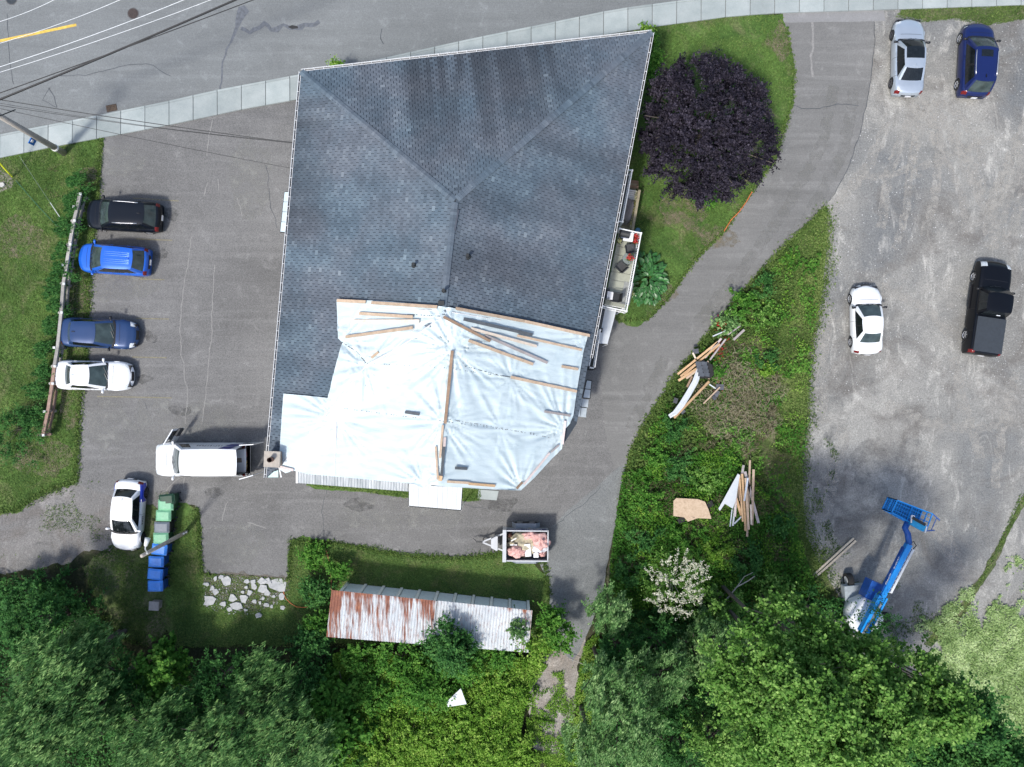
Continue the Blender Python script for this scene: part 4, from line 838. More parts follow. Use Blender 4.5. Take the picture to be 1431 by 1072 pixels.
# potted plants
L_RED = leaf_mat('red_petals', (0.30, 0.01, 0.015), (0.50, 0.03, 0.04), (0.70, 0.12, 0.10), 0.6, 0.2); L_YEL = leaf_mat('yellow_petals', (0.45, 0.45, 0.10), (0.70, 0.66, 0.30), (0.85, 0.85, 0.65), 0.6, 0.2)
L_FRESH = leaf_mat('fresh_leaves', (0.025, 0.07, 0.012), (0.07, 0.16, 0.025), (0.16, 0.28, 0.06))
def potplant(label, px, py, h, flower, r=0.18, cat='flower pot', ph=0.3):
    p = P(px, py, h + ph); t = thing('flower_pot', label, cat, (p.x, p.y, h))
    MB().tube([(0, 0, 0), (0, 0, ph)], r * 0.55, 14, r2=r * 0.75).build('pot', plain('pot_clay', (0.12, 0.05, 0.04), 0.8), t)
    n = 90; C = RNG.normal(size=(n, 3)) * [r * 0.5, r * 0.5, 0.06] + [0, 0, ph + 0.08]; N = RNG.normal(size=(n, 3)) + [0, 0, 1.2]
    leaves('foliage', C, N, RNG.uniform(0.06, 0.12, n), RNG.uniform(0.04, 0.07, n), RNG.random(n), L_FRESH, t)
    n = 60; C = RNG.normal(size=(n, 3)) * [r * 0.45, r * 0.45, 0.03] + [0, 0, ph + 0.20]; N = RNG.normal(size=(n, 3)) * 0.5 + [0, 0, 1.2]
    leaves('blossom', C, N, RNG.uniform(0.05, 0.09, n), RNG.uniform(0.05, 0.08, n), RNG.random(n), flower, t)
potplant('pot of red flowers in the northeast balcony corner', 888, 330.5, D, L_RED, 0.22); potplant('small pot of dark red flowers below the corner red pot', 887, 338, D, L_RED, 0.15)
potplant('red and green flower pot on the round glass table', 880, 361, D + 0.75, L_RED, 0.20); potplant('yellow flowers spilling by the balcony southeast corner', 881.5, 411, 2.2, L_YEL, 0.16); potplant('small yellow green pot plant beside the barbecue', 865, 337, D, L_YEL, 0.12)
# upper narrow balcony and ground terrace with bench and covered grill
c = [P(x, y, D) for x, y in ((874, 240), (882, 241), (871, 311), (863, 309))]; b2 = thing('balcony', 'narrow white railed balcony half under the east eave, north one', 'balcony', (c[0].x, c[0].y, 0))
MB().prism([p.to_2d() for p in c], D - 0.15, D).build('floor', plain('deck_dark', (0.07, 0.075, 0.07), 0.8), b2, rel=True); railing([(873, 237), (883.5, 238), (870, 310), (862, 309)], D, 1.0, b2)
c = [P(x, y, 1.1) for x, y in ((878, 250), (893, 252), (882, 322), (866, 320))]; ter = thing('terrace', 'low wooden terrace with a flower lined rail below the narrow balcony', 'terrace', (c[0].x, c[0].y, 0))
TW = woodm('terrace_wood', (0.28, 0.24, 0.16), (0.38, 0.33, 0.22))
for i in range(8):
    a, b = i / 8, (i + 1) / 8 - 0.008; MB().prism([p.to_2d() for p in (lerp2(c[0], c[3], a), lerp2(c[1], c[2], a), lerp2(c[1], c[2], b), lerp2(c[0], c[3], b))], 0.28, 0.34).build('deck_board', TW, ter, rel=True)
a, b = P(893.5, 266, 1.2), P(884, 321, 1.2); MB().beam(a, b, 0.16, 0.06).build('rail_cap', TW, ter, rel=True)
for s in (0, 0.33, 0.66, 1): p = a.lerp(b, s); MB().box((p.x, p.y, 0.6), (0.10, 0.10, 1.16)).build('post', TW, ter, rel=True)
m = MB()
for i in range(26): p = a.lerp(b, i / 25); m.beam((p.x - 0.06, p.y, 0.35), (p.x - 0.06, p.y, 1.16), 0.04, 0.03)
m.build('balusters', TW, ter, rel=True)
t = thing('wooden_steps', 'brown wooden steps up to the low terrace at its north end', 'steps', (P(885, 259, 0.3).x, P(885, 259, 0.3).y, 0), -0.12)
for i in range(3): MB().box((0, 0.26 - i * 0.19, 0.16 + 0.12 * i), (0.62, 0.17, 0.05)).build('tread', W_BRN, t)
for sx in (-1, 1): MB().beam((sx * 0.29, 0.32, 0.08), (sx * 0.29, -0.2, 0.36), 0.04, 0.16).build('stringer', W_BRN, t)
t = thing('bench', 'white slatted bench on the low terrace', 'bench', (P(882.5, 271.5, 0.9).x, P(882.5, 271.5, 0.9).y, 0.34), -0.15)
for i in range(5): MB().box((0, -0.24 + i * 0.12, 0.48), (0.56, 0.10, 0.03)).build('slat', WFR, t)
for sx in (-1, 1):
    MB().box((sx * 0.24, 0, 0.23), (0.05, 0.5, 0.46)).build('leg', WFR, t)
t = thing('covered_grill', 'grill under a taupe cloth cover below the white railing', 'covered grill', (P(876, 294, 1.0).x, P(876, 294, 1.0).y, 0.34), -0.2)
rows = []
for z, s in ((0.02, 1.0), (0.5, 0.97), (0.85, 0.93), (0.95, 0.8), (0.98, 0.4), (0.985, 0.02)):
    rows.append([(0.36 * s * math.copysign(abs(math.cos(a)) ** 0.5, math.cos(a)) + 0.02 * math.sin(a * 9), 0.72 * s * math.copysign(abs(math.sin(a)) ** 0.5, math.sin(a)) + 0.02 * math.cos(a * 7), z) for a in [k * 2 * PI / 32 for k in range(32)]])
MB().grid(rows, close=True).build('cover', plain('taupe_cloth', (0.22, 0.19, 0.175), 0.9, var=0.15, scale=3), t, smooth=True)
MB().box((0, 0, 0.01), (0.6, 1.3, 0.02)).build('base', BLK, t)
n = 160; tt = RNG.random(n); A = np.array([a.x - 0.1, a.y, 1.0]); B = np.array([b.x - 0.1, b.y, 1.0]); C = A[None] * (1 - tt[:, None]) + B[None] * tt[:, None] + RNG.normal(size=(n, 3)) * [0.05, 0.05, 0.06]
tag(leaves('climbing_flowers', C, RNG.normal(size=(n, 3)) * 0.6 + [0, 0, 1], RNG.uniform(0.05, 0.1, n), RNG.uniform(0.05, 0.09, n), RNG.random(n), L_YEL), 'row of small pale yellow flowers along the terrace rail', None, None, 'stuff')
o = MB().cyl(P(891, 322.5, 0.2), 0.16, 0.3, 16).build('blue_tub', plain('blue_tub', (0.05, 0.16, 0.25), 0.5)); o.location.z = -0.2; tag(o, 'small dark blue tub on the grass at the balcony corner', 'tub')
# outside stair with white rails
c = [P(x, y, 2.6) for x, y in ((836, 460), (840, 461), (832, 514), (826, 512))]; st = thing('outside_stair', 'dark outside stair between two white railings beside the plank landing', 'stair', (c[0].x, c[0].y, 0))
for i in range(10):
    s = i / 9; p = lerp2(lerp2(c[0], c[1], .5), lerp2(c[2], c[3], .5), s); MB().box((p.x, p.y, 2.3 - s * 2.1), (0.42, 0.26, 0.04), -0.15).build('tread', plain('stair_dark', (0.03, 0.035, 0.032), 0.8), st, rel=True)
railing([(834, 460), (823, 513)], 2.4, 0.9, st, 0.2); railing([(839, 461), (831, 515)], 2.4, 0.9, st, 0.2); railing([(823, 513), (831, 515)], 2.4, 0.9, st, 0.2)

# ------------------------------------------------------------------ rusty shed with garage bays
ZF, ZB = 2.35, 2.05
def shed_pt(s, t):            # s along 0..1, t 0 front(north) .. 1 back
    f0, f1 = P(463.5, 824.5, ZF), P(744, 853.5, ZF); b0, b1 = P(456, 890, ZB), P(738.5, 912.5, ZB)
    return f0.lerp(f1, s).lerp(b0.lerp(b1, s), t)
o0 = shed_pt(0, 0); shed = thing('garage_shed', 'long low shed with a rusty white corrugated roof and grey garage bays', 'shed', (o0.x, o0.y, 0))
RU = NT('rusty_sheet')
hi = RU.noise(1.0, 6, 0.7, vec=RU.map((4.2, 0.30, 1), -0.1)); c = RU.ramp(RU.noise(1.2, 4, 0.6), [(0.3, (0.43, 0.465, 0.49)), (0.7, (0.56, 0.59, 0.60))])
dash = RU.noise(1.0, 3, 0.6, vec=RU.map((9, 2.6, 1), -0.1)); c = RU.mix(c, (0.30, 0.22, 0.20), RU.rng(dash, 0.54, 0.66, 0, 0.65))
loc = RU.noise(0.35, 3, 0.6)
rl = RU.attr('rust'); add = RU.n.new('ShaderNodeMath'); add.operation = 'ADD'; RU.t.links.new(hi, add.inputs[0]); RU.t.links.new(rl, add.inputs[1])
rf = RU.rng(add.outputs[0], 0.60, 0.72, 0, 1); rc = RU.ramp(RU.noise(2.5, 5, 0.7), [(0.3, (0.13, 0.045, 0.03)), (0.6, (0.24, 0.085, 0.045)), (0.8, (0.36, 0.15, 0.07))])
c = RU.mix(c, rc, rf); f = RU.noise(25, 3, 0.8); c = RU.mix(c, RU.ramp(f, [(0.3, (0.82,) * 3), (0.7, (1.15,) * 3)]), 1.0, 'MULTIPLY'); RU.done(c, 0.65); RU = RU.m
rnd = random.Random(5)
def roof_sheet(s0, s1, t1, rust, bluish=0.0, lift=0.0):
    rows = []; n = 26; R = 8
    for j in range(R + 1):
        r = []
        for i in range(n + 1):
            s = s0 + (s1 - s0) * i / n; p = shed_pt(s, t1 * j / R); r.append((p.x, p.y, p.z + lift + 0.022 * math.sin(i / n * 2 * PI * 4)))
        rows.append(r)
    m = MB().grid(rows, flip=True); o = m.build('roof_sheet', RU, shed, rel=True, smooth=True)
    a = o.data.attributes.new('rust', 'FLOAT', 'POINT'); vals = []
    for j in range(R + 1):
        for i in range(n + 1): vals.append(rust * (1.0 if j / R < 0.45 else 0.7) + (0.10 if j == 0 else 0))
    a.data.foreach_set('value', vals)
NSH = 9
rv = [0.26, 0.17, 0.19, 0.13, 0.17, 0.12, 0.17, 0.11, 0.17]
for k in range(NSH): roof_sheet(k / NSH * 0.52, (k + 1) / NSH * 0.52, 1.0 - (0.02 if k == 8 else 0), rv[k], lift=0.03 * (k % 2 == 0) * 0.3)
rv = [-0.06, -0.10, -0.08, -0.07, -0.06, 0.0, 0.05, 0.09]
for k in range(8): roof_sheet(0.524 + k / 8 * 0.476, 0.524 + (k + 1) / 8 * 0.476, 1.0, rv[k], lift=-0.05)
a, b = shed_pt(0.522, 0), shed_pt(0.522, 1); MB().beam(a + Vector((0, 0, .04)), b + Vector((0, 0, .04)), 0.06, 0.05).build('roof_joint', plain('zinc', (0.25, 0.28, 0.30), 0.5), shed, rel=True)
w0, w1 = shed_pt(0.03, 0), shed_pt(0.985, 0); bk0, bk1 = shed_pt(0.03, 0.93), shed_pt(0.985, 0.93); w0 = w0.lerp(bk0, 0.10); w1 = w1.lerp(bk1, 0.10)
MB().prism([p.to_2d() for p in (w0, w1, bk1, bk0)], 0, 1.95).build('wall', plain('shed_board', (0.36, 0.42, 0.45), 0.7, var=0.1), shed, rel=True)
dv = (w1 - w0); dv.z = 0; L = dv.length; dv.normalize(); nr = Vector((-dv.y, dv.x, 0)); ang = math.atan2(dv.y, dv.x)
for k in range(10):
    q = w0 + dv * (L * (k + 0.58) / 10.1) + nr * 0.03; MB().box((q.x, q.y, 0.98), (L / 10.1 * 0.78, 0.05, 1.86), ang).build('garage_door', plain('door_grey', (0.62, 0.72, 0.78), 0.6, var=0.08, obj_random=0.06), shed, rel=True)
for k in range(11):
    q = w0 + dv * (L * (k + 0.08) / 10.1) + nr * 0.07; MB().box((q.x, q.y, 1.0), (0.16, 0.12, 2.0), ang).build('post', plain('post_grey', (0.80, 0.84, 0.84), 0.6), shed, rel=True)
# leaning downspout
t = MB().tube([P(456, 770, 0.1), P(462, 790, 0.2), P(463, 815, 0.6), P(463, 824, 2.3)], 0.035, 6).build('rusty_pipe', plain('rust_pipe', (0.28, 0.10, 0.06), 0.8, var=0.3)); tag(t, 'thin rusty pipe reaching from the shed corner into the shrubs', 'pipe')

# ------------------------------------------------------------------ dump trailer with load
p0 = P(735, 760, 0.9); tr = thing('dump_trailer', 'white trailer heaped with torn pink insulation on the back driveway', 'trailer', (p0.x, p0.y, 0), -0.01)
TRW = plain('trailer_white', (0.46, 0.48, 0.50), 0.35, var=0.08); TRG = plain('trailer_grey', (0.22, 0.25, 0.29), 0.5, var=0.15); NAVY = plain('navy_print', (0.02, 0.035, 0.12), 0.4)
Lh, Wh, Z0, Z1 = 1.30, 0.90, 0.62, 1.45
MB().box((0, 0, Z0), (2 * Lh, 2 * Wh, 0.08)).build('bed', TRG, tr)
for sy, nm in ((1, 'side_panel'), (-1, 'side_panel')): MB().box((0, sy * Wh, (Z0 + Z1) / 2), (2 * Lh, 0.05, Z1 - Z0)).build(nm, TRG, tr)
MB().box((Lh, 0, (Z0 + Z1) / 2), (0.05, 2 * Wh, Z1 - Z0)).build('tailgate', TRW, tr)
MB().box((-Lh, 0, (Z0 + Z1) / 2 + 0.05), (0.22, 2 * Wh + 0.12, Z1 - Z0 + 0.15)).build('front_wall', TRW, tr)
for sy in (1, -1): MB().box((0.05, sy * Wh, Z1 + 0.02), (2 * Lh, 0.07, 0.05)).build('top_rail', TRW, tr)
MB().box((Lh, 0, Z1 + 0.02), (0.07, 2 * Wh, 0.05)).build('top_rail', TRW, tr)
o = MB().box((-0.62, Wh + 0.035, 1.20), (1.12, 0.012, 0.34)).build('banner', NAVY, tr); o = MB().box((0.60, Wh + 0.035, 1.20), (1.2, 0.012, 0.34)).build('banner', NAVY, tr)
m = MB(); rnd = random.Random(9)
for x0, n, w, hh in ((-1.1, 13, 0.05, 0.12), (0.1, 10, 0.075, 0.2)):
    x = x0
    for i in range(n):
        ww = w * rnd.uniform(0.7, 1.2); m.box((x, Wh + 0.046, 1.22 + rnd.uniform(-.01, .01)), (ww * 0.35, 0.01, hh)); 
        if rnd.random() < 0.7: m.box((x + ww * 0.4, Wh + 0.046, 1.22 + rnd.choice((-1, 0, 1)) * hh * 0.42), (ww * 0.6, 0.01, hh * 0.2))
        x += ww * 1.35
m.build('lettering', WFR, tr)
for sy in (1, -1):
    m = MB(); prof = [(-0.85, 0.42), (-0.62, 0.80), (0.62, 0.80), (0.85, 0.42)]
    m.grid([[(x, sy * (Wh + 0.03), z) for x, z in prof], [(x, sy * (Wh + 0.32), z) for x, z in prof]], flip=(sy > 0)); m.build('fender', TRG, tr)
    for x in (-0.38, 0.38):
        w = MB().tube([(x, sy * (Wh + 0.07), 0.34), (x, sy * (Wh + 0.30), 0.34)], 0.33, 20).build('wheel', BLK, tr); MB().tube([(x, sy * (Wh + 0.28), 0.34), (x, sy * (Wh + 0.315), 0.34)], 0.19, 14).build('rim', plain('rim_grey', (0.5, 0.5, 0.5), 0.3, metal=0.7), w)
m = MB(); m.beam((-Lh, 0.55, 0.5), (-2.7, 0.0, 0.5), 0.09, 0.1); m.beam((-Lh, -0.55, 0.5), (-2.7, 0.0, 0.5), 0.09, 0.1); m.build('drawbar', TRW, tr)
m = MB(); m.beam((-2.65, 0, 0.52), (-3.05, 0.02, 0.52), 0.09, 0.09); m.tube([(-2.6, 0.12, 0.0), (-2.6, 0.12, 0.75)], 0.03, 8); m.tube([(-3.0, 0, 0.5), (-3.12, 0.1, 0.35), (-3.25, 0.14, 0.2)], 0.02, 6); m.build('coupler', BLK, tr)
MB().prism([(-1.72, 0.42), (-1.72, -0.42), (-1.80, -0.44), (-2.12, -0.26), (-2.12, 0.26), (-1.80, 0.44)], 0.5, 0.92).build('toolbox', TRW, tr)
MB().tube([(-1.55, 0.3, 0.5), (-1.55, -0.1, 0.8)], 0.06, 8).build('jack', BLK, tr)
PINK = NT('insulation_pink'); _c = PINK.ramp(PINK.noise(4, 6, 0.75), [(0.3, (0.50, 0.25, 0.22)), (0.5, (0.72, 0.42, 0.38)), (0.7, (0.82, 0.58, 0.52))]); PINK.bump(PINK.noise(7, 5, 0.8), 0.8, 0.08); PINK.done(_c, 0.95); PINK = PINK.m
PBEIGE = plain('torn_board', (0.42, 0.38, 0.27), 0.9, var=0.3, scale=7); PBRN = plain('debris_brown', (0.10, 0.045, 0.03), 0.9)
def lump(name, label, x, y, z, rx, ry, rz_, mat, seed, cat='insulation'):
    rows = []
    for i in range(13):
        th = PI * i / 12; r = []
        for k in range(26):
            ph = 2 * PI * k / 26; d = Vector((math.sin(th) * math.cos(ph), math.sin(th) * math.sin(ph), math.cos(th))); q = 1 + 0.55 * mn.noise(d * 1.9 + Vector((seed, 0, 0))) + 0.25 * mn.noise(d * 5 + Vector((seed, 3, 0)))
            r.append((d.x * rx * q, d.y * ry * q, max(-0.05, d.z * rz_ * q)))
        rows.append(r)
    w = tr.matrix_basis @ Vector((x, y, z)); o = MB().grid(rows, close=True, flip=True).build(name, mat, smooth=True); o.location = w; return tag(o, label, cat, None)
lump('insulation_batt', 'big crumpled pink insulation batt bulging over the trailer tail', 0.88, 0.28, 1.30, 0.52, 0.48, 0.38, PINK, 1.3); lump('insulation_batt', 'round pink insulation heap by the trailer front', -0.55, -0.40, 1.18, 0.52, 0.36, 0.34, PINK, 4.1)
lump('insulation_batt', 'pink insulation shreds along the north trailer side', 0.25, 0.60, 1.20, 0.42, 0.22, 0.3, PINK, 7.7); lump('insulation_batt', 'small pink shreds in the southeast trailer corner', 1.0, -0.55, 1.0, 0.22, 0.18, 0.3, PINK, 9.2)
lump('debris_heap', 'beige torn boards heap under the insulation in the trailer', 0.05, 0.05, 0.85, 1.15, 0.78, 0.42, PBEIGE, 12.0, 'debris'); lump('plastic_sheet', 'crumpled whitish plastic on the trailer load toward the tail', 0.80, -0.22, 1.10, 0.48, 0.30, 0.25, plain('film', (0.66, 0.66, 0.70), 0.4), 14.0, 'plastic')
lump('debris_heap', 'dark reddish scraps in the northwest trailer corner', -1.0, 0.55, 1.0, 0.16, 0.14, 0.28, PBRN, 15.0, 'debris')
def wbox(name, label, cat, x, y, z, s, rz, mat): 
    w = tr.matrix_basis @ Vector((x, y, z)); o = MB().box((0, 0, 0), s, rz).build(name, mat); o.location = w; return tag(o, label, cat)
wbox('white_box', 'small white box with a dark hole lying on the trailer load', 'box', 0.60, -0.60, 1.22, (0.30, 0.26, 0.2), 0.05, TBLW); wbox('drywall_piece', 'white drywall piece in the middle of the trailer load', 'drywall', 0.10, -0.30, 1.30, (0.36, 0.75, 0.03), 0.1, TBLW)
wbox('white_stick', 'level white stick on the beige trailer debris', 'stick', -0.75, 0.02, 1.33, (0.42, 0.06, 0.03), 0, TBLW); wbox('white_stick', 'tilted white stick on the beige trailer debris', 'stick', -0.75, 0.34, 1.32, (0.36, 0.06, 0.03), 0.5, TBLW)

# ------------------------------------------------------------------ vehicles
GLASS = plain('car_glass', (0.045, 0.065, 0.065), 0.06, var=0.4, scale=2.2); GLASSD = plain('car_glass_dark', (0.010, 0.013, 0.015), 0.06, var=0.3); TYRE = plain('tyre_rubber', (0.02, 0.02, 0.02), 0.85)
RIMM = plain('alloy', (0.55, 0.56, 0.58), 0.3, metal=0.6); RIMD = plain('alloy_dark', (0.10, 0.10, 0.11), 0.35, metal=0.4); LAMPW = plain('lamp_clear', (0.62, 0.66, 0.68), 0.12, var=0.3, scale=20); LAMPR = plain('lamp_red', (0.16, 0.010, 0.010), 0.15); TRIMB = plain('trim_black', (0.012, 0.012, 0.014), 0.4); PLATE = plain('plate_white', (0.75, 0.76, 0.78), 0.5)
SEDAN = dict(top=[(0, .50), (.008, .78), (.03, .93), (.10, .99), (.20, .97), (.30, .92), (.66, .92), (.74, .90), (.86, .80), (.95, .66), (.99, .52), (1, .36)], xf=.715, xr=.535, xq=.285, xb=.145, zb=.90, wk=.90, wt=.70, arch=(.185, .80), roof=1.44)
SUVS = dict(top=[(0, .50), (.006, .86), (.03, 1.02), (.10, 1.04), (.30, 1.02), (.70, 1.03), (.78, 1.00), (.90, .92), (.97, .76), (.993, .58), (1, .40)], xf=.775, xr=.585, xq=.125, xb=.035, zb=1.0, wk=.91, wt=.74, arch=(.19, .81), roof=1.68)
HATCH = dict(top=[(0, .50), (.008, .85), (.04, .98), (.12, .99), (.30, .95), (.70, .95), (.77, .92), (.88, .82), (.96, .68), (.99, .54), (1, .38)], xf=.735, xr=.545, xq=.215, xb=.115, zb=.94, wk=.91, wt=.72, arch=(.18, .81), roof=1.48)
PICK = dict(top=[(0, .60), (.006, 1.10), (.02, 1.16), (.38, 1.17), (.46, 1.08), (.70, 1.09), (.80, 1.10), (.93, 1.05), (.98, .86), (1, .50)], xf=.725, xr=.640, xq=.440, xb=.405, zb=1.07, wk=.92, wt=.76, arch=(.20, .82), roof=1.78)
VAN = dict(top=[(0, 1.10), (.01, 1.15), (.5, 1.17), (.78, 1.18), (.84, 1.15), (.93, 1.02), (.985, .80), (1, .48)], xf=.775, xr=.60, xq=.02, xb=.0, zb=1.15, wk=.95, wt=.735, arch=(.19, .83), roof=2.35)

def car(name, label, cat, front, rear, W, S, col, glass=GLASS, group=None, roofcol=None, rim=RIMM, metal=0.2, rails=None, lamps=True, opts=()):
    a = P(*front, .6); b = P(*rear, .6); L = (a - b).length; mid = (a + b) / 2
    t = thing(name, label, cat, (mid.x, mid.y, 0), math.atan2(a.y - b.y, a.x - b.x), group)
    PM = paint('paint_' + label[:24], col, metal, 0.3)
    tops = S['top']; tx = [p[0] for p in tops]; tz = [p[1] for p in tops]
    def top(u):
        return (np.interp(u - .008, tx, tz) + 2 * np.interp(u, tx, tz) + np.interp(u + .008, tx, tz)) / 4
    boxy = 'boxy' in opts
    def hw(u):
        w = W / 2
        if u > .80: w *= 1 - (.13 if boxy else .20) * ((u - .80) / .20) ** 2.6
        if u < .15: w *= 1 - (.05 if boxy else .12) * ((.15 - u) / .15) ** 2.2
        return w
    prof = [(0, 1), (.25, .998), (.5, .985), (.68, .965), (.80, .935), (.88, .89), (.94, .82), (.975, .72), (.995, .60), (1.0, .47), (.995, .32), (.975, .16), (.95, .06), (.93, 0)]
    if boxy: prof = [(0, 1), (.3, 1), (.6, .995), (.78, .985), (.87, .965), (.925, .93), (.955, .87), (.975, .78), (.99, .64), (1.0, .48), (1.0, .3), (.99, .15), (.97, .05), (.95, 0)]
    ps = np.cumsum([0] + [math.hypot((prof[i][0] - prof[i - 1][0]), (prof[i][1] - prof[i - 1][1]) * .9) for i in range(1, len(prof))]); ps = ps / ps[-1]
    RW = .345 if W > 1.88 or boxy else .325
    def zbot(u):
        z = .20
        for c in S['arch']:
            d = (u - c) * L; R = RW + .07
            if abs(d) < R: z = max(z, RW + math.sqrt(R * R - d * d) - .01)
        return z
    def Sf(u, s, off=0.0):
        f = abs(s); y = np.interp(f, ps, [p[0] for p in prof]); zf = np.interp(f, ps, [p[1] for p in prof]); zt = top(u); zb = min(zbot(u), zt - .12); zb0 = .20
        z = zb0 + (zt - zb0) * zf; z = max(z, zb + (1 - f) * .001) if f > .45 else z
        w = hw(u); x = (u - .5) * L
        if u > .7: x -= (.10 if boxy else .24) * (y ** 2.2) * ((u - .7) / .3) ** 1.5
        if u < .2: x += (.04 if boxy else .15) * (y ** 2.4) * ((.2 - u) / .2) ** 1.5
        v = Vector((x, math.copysign(w * y, s) if s else 0.0, z))
        return v
    def Sn(u, s, off):
        e = 1e-3; p = Sf(u, s); du = Sf(min(1, u + 4 * e), s) - Sf(max(0, u - 4 * e), s); ds = Sf(u, s + e) - Sf(u, s - e)
        n = du.cross(ds); n = n.normalized() if n.length > 1e-9 else Vector((0, 0, 1))
        if n.z < 0 and abs(n.z) > .2: n = -n
        if abs(n.z) <= .2 and n.y * s < 0: n = -n
        return p + n * off
    def patch(nm, u0, u1, s0, s1, off, mat, nu=5, nss=7, parent=None):
        rows = [[Sn(u0 + (u1 - u0) * i / nu, s0 + (s1 - s0) * j / nss, off) for j in range(nss + 1)] for i in range(nu + 1)]
        return MB().grid(rows).build(nm, mat, parent or t, smooth=True)
    us = sorted(set([0, .004, .01, .02, .03, .045, .06, .08] + [.1 + .8 * i / 48 for i in range(49)] + [.92, .935, .95, .962, .972, .98, .987, .993, .997, 1]))
    ss = [(-1 + 2 * k / 44) for k in range(45)]
    body = MB(); rows = [[Sf(u, s) for s in ss] for u in us]; body.grid(rows)
    if not (name == 'work_van'): body.add(rows[0], [tuple(range(45))])
    body.add(rows[-1], [tuple(range(45))[::-1]])
    # greenhouse
    zb, zt = S['zb'] - .02, S['roof'] - .05; NF, NSD, K = 12, 20, 6
    xA, xB, xC, xD = [(S[k] - .5) * L for k in ('xf', 'xr', 'xq', 'xb')]
    wb = W / 2 * S['wk']; wt = W / 2 * S['wt']
    def ring(k):
        kk = k ** 1.15; xf = xA + (xB - xA) * k; xr = xD + (xC - xD) * k; z = zb + (zt - zb) * (k ** .92); w = wb + (wt - wb) * kk; wr_ = w * (1.0 if boxy else .93)
        bf = .16 * (1 - .4 * k); br = .05 if boxy else .12 * (1 - .3 * k); R = []
        for i in range(NF + 1): y = -1 + 2 * i / NF; R.append(Vector((xf - bf * abs(y) ** 2.3, w * y * .985, z)))
        for i in range(1, NSD): s = i / NSD; ww = (w * (1 - s) + wr_ * s) * (1 + .035 * math.sin(PI * s)); R.append(Vector((xf - bf + (xr + br - xf + bf) * s, ww * (1 if 1 else 0), z)))
        for i in range(NF + 1): y = 1 - 2 * i / NF; R.append(Vector((xr + br * abs(y) ** 2.3, wr_ * y * .985, z)))
        for i in range(1, NSD): s = 1 - i / NSD; ww = (w * (1 - s) + wr_ * s) * (1 + .035 * math.sin(PI * s)); R.append(Vector((xf - bf + (xr + br - xf + bf) * s, -ww, z)))
        return R
    rings = [ring(k / K) for k in range(K + 1)]; n = len(rings[0])
    parts = {'body': [], 'windshield': [], 'rear_window': [], 'side': {}}
    van = name == 'work_van'; pick = 'pickup' in opts
    for k in range(K):
        for i in range(n):
            j = (i + 1) % n; key = 'body'
            if i < NF: key = 'windshield' if 1 <= i < NF - 1 and k < K - (0 if not van else 1) else 'body'
            elif i < NF + NSD or i >= 2 * NF + NSD:
                s = (i - NF) if i < NF + NSD else NSD - 1 - (i - (2 * NF + NSD)); side = 0 if i < NF + NSD else 1
                lim = NSD - (5 if name in ('parked_suv',) else 4)
                if van: win = 1 <= s <= 3 and k >= 0 and k < 4; grp = 0
                elif pick: win = 2 <= s <= NSD - 3 and k >= 1; grp = 0 if s < 10 else 1
                else: win = 2 <= s <= NSD - 3 and k < K - 0; grp = 0 if s < 10 else 1
                if win and not (not van and s == 10): key = ('side', side, grp)
                elif win: key = 'bpillar'
            elif i < 2 * NF + NSD:
                q = i - NF - NSD; key = 'rear_window' if (1 <= q < NF - 1 and 0 <= k < K - 0 and not van and not (pick and k < 1)) else ('open' if van else 'body')
            parts.setdefault(key, []).append((rings[k][i], rings[k][j], rings[k + 1][j], rings[k + 1][i]))
    gv = lambda fs: (lambda m: [m.add(list(f), [(3, 2, 1, 0)]) for f in fs] and m)(MB())
    for f in parts['body']: body.add(list(f), [(3, 2, 1, 0)])
    T = rings[-1]; fr = T[0:NF + 1]; sl_ = [T[NF]] + T[NF + 1:NF + NSD] + [T[NF + NSD]]; rr = T[NF + NSD:NF + NSD + NF + 1][::-1]; sr = [T[0]] + T[2 * NF + NSD + 1:][::-1] + [T[2 * NF + NSD]]
    roof = []
    for i in range(NSD + 1):
        a_ = i / NSD; r = []
        for j in range(NF + 1):
            b_ = j / NF; p = fr[j] * (1 - a_) + rr[j] * a_ + sr[i] * (1 - b_) + sl_[i] * b_ - (fr[0] * (1 - a_) * (1 - b_) + fr[NF] * (1 - a_) * b_ + rr[0] * a_ * (1 - b_) + rr[NF] * a_ * b_)
            cr = .055 * (1 - (2 * b_ - 1) ** 4) * (1 - .75 * (2 * a_ - 1) ** 4) + .0
            r.append(Vector((p.x, p.y, p.z + cr)))
        roof.append(r)
    body.grid(roof)
    bo = body.build('body', PM, t, smooth=True)
    def gpart(nm, fs, mat):
        m = MB()
        for f in fs: m.add(list(f), [(3, 2, 1, 0)])
        return m.build(nm, mat, t, smooth=True)
    gpart('windshield', parts['windshield'], glass if not van else GLASS)
    if parts['rear_window']: gpart('rear_window', parts['rear_window'], glass)
    if 'bpillar' in parts: gpart('door_pillar', parts['bpillar'], TRIMB)
    for key, fs in parts.items():
        if isinstance(key, tuple): gpart('side_window', fs, GLASSD)
    # cowl and wiper shadow strip, lamps, grille, plates, seams
    if not van: 
        m = MB(); R0 = ring(0); m.grid([[p + Vector((.10, 0, -.005)) for p in R0[0:NF + 1]], [p + Vector((-.02, 0, .035)) for p in R0[0:NF + 1]]]); m.build('cowl', TRIMB, t)
    for y0_ in (-.30, .12):
        def wp_(k, y): i_ = (y / wb * .9 + 1) / 2 * NF; i_ = max(0, min(NF - 1, int(i_))); return ring(k)[i_] + Vector((.03, 0, .03))
        MB().beam(wp_(.06, y0_ * 1.0), wp_(.22, y0_ + .5), .022, .015).build('wiper', TRIMB, t)
    if not van and not pick: q_ = roof[NSD - 3][NF // 2]; MB().beam(q_ + Vector((.09, 0, .02)), q_ + Vector((-.09, 0, .05)), .035, .05).build('antenna', PM if max(col) > .3 else TRIMB, t)
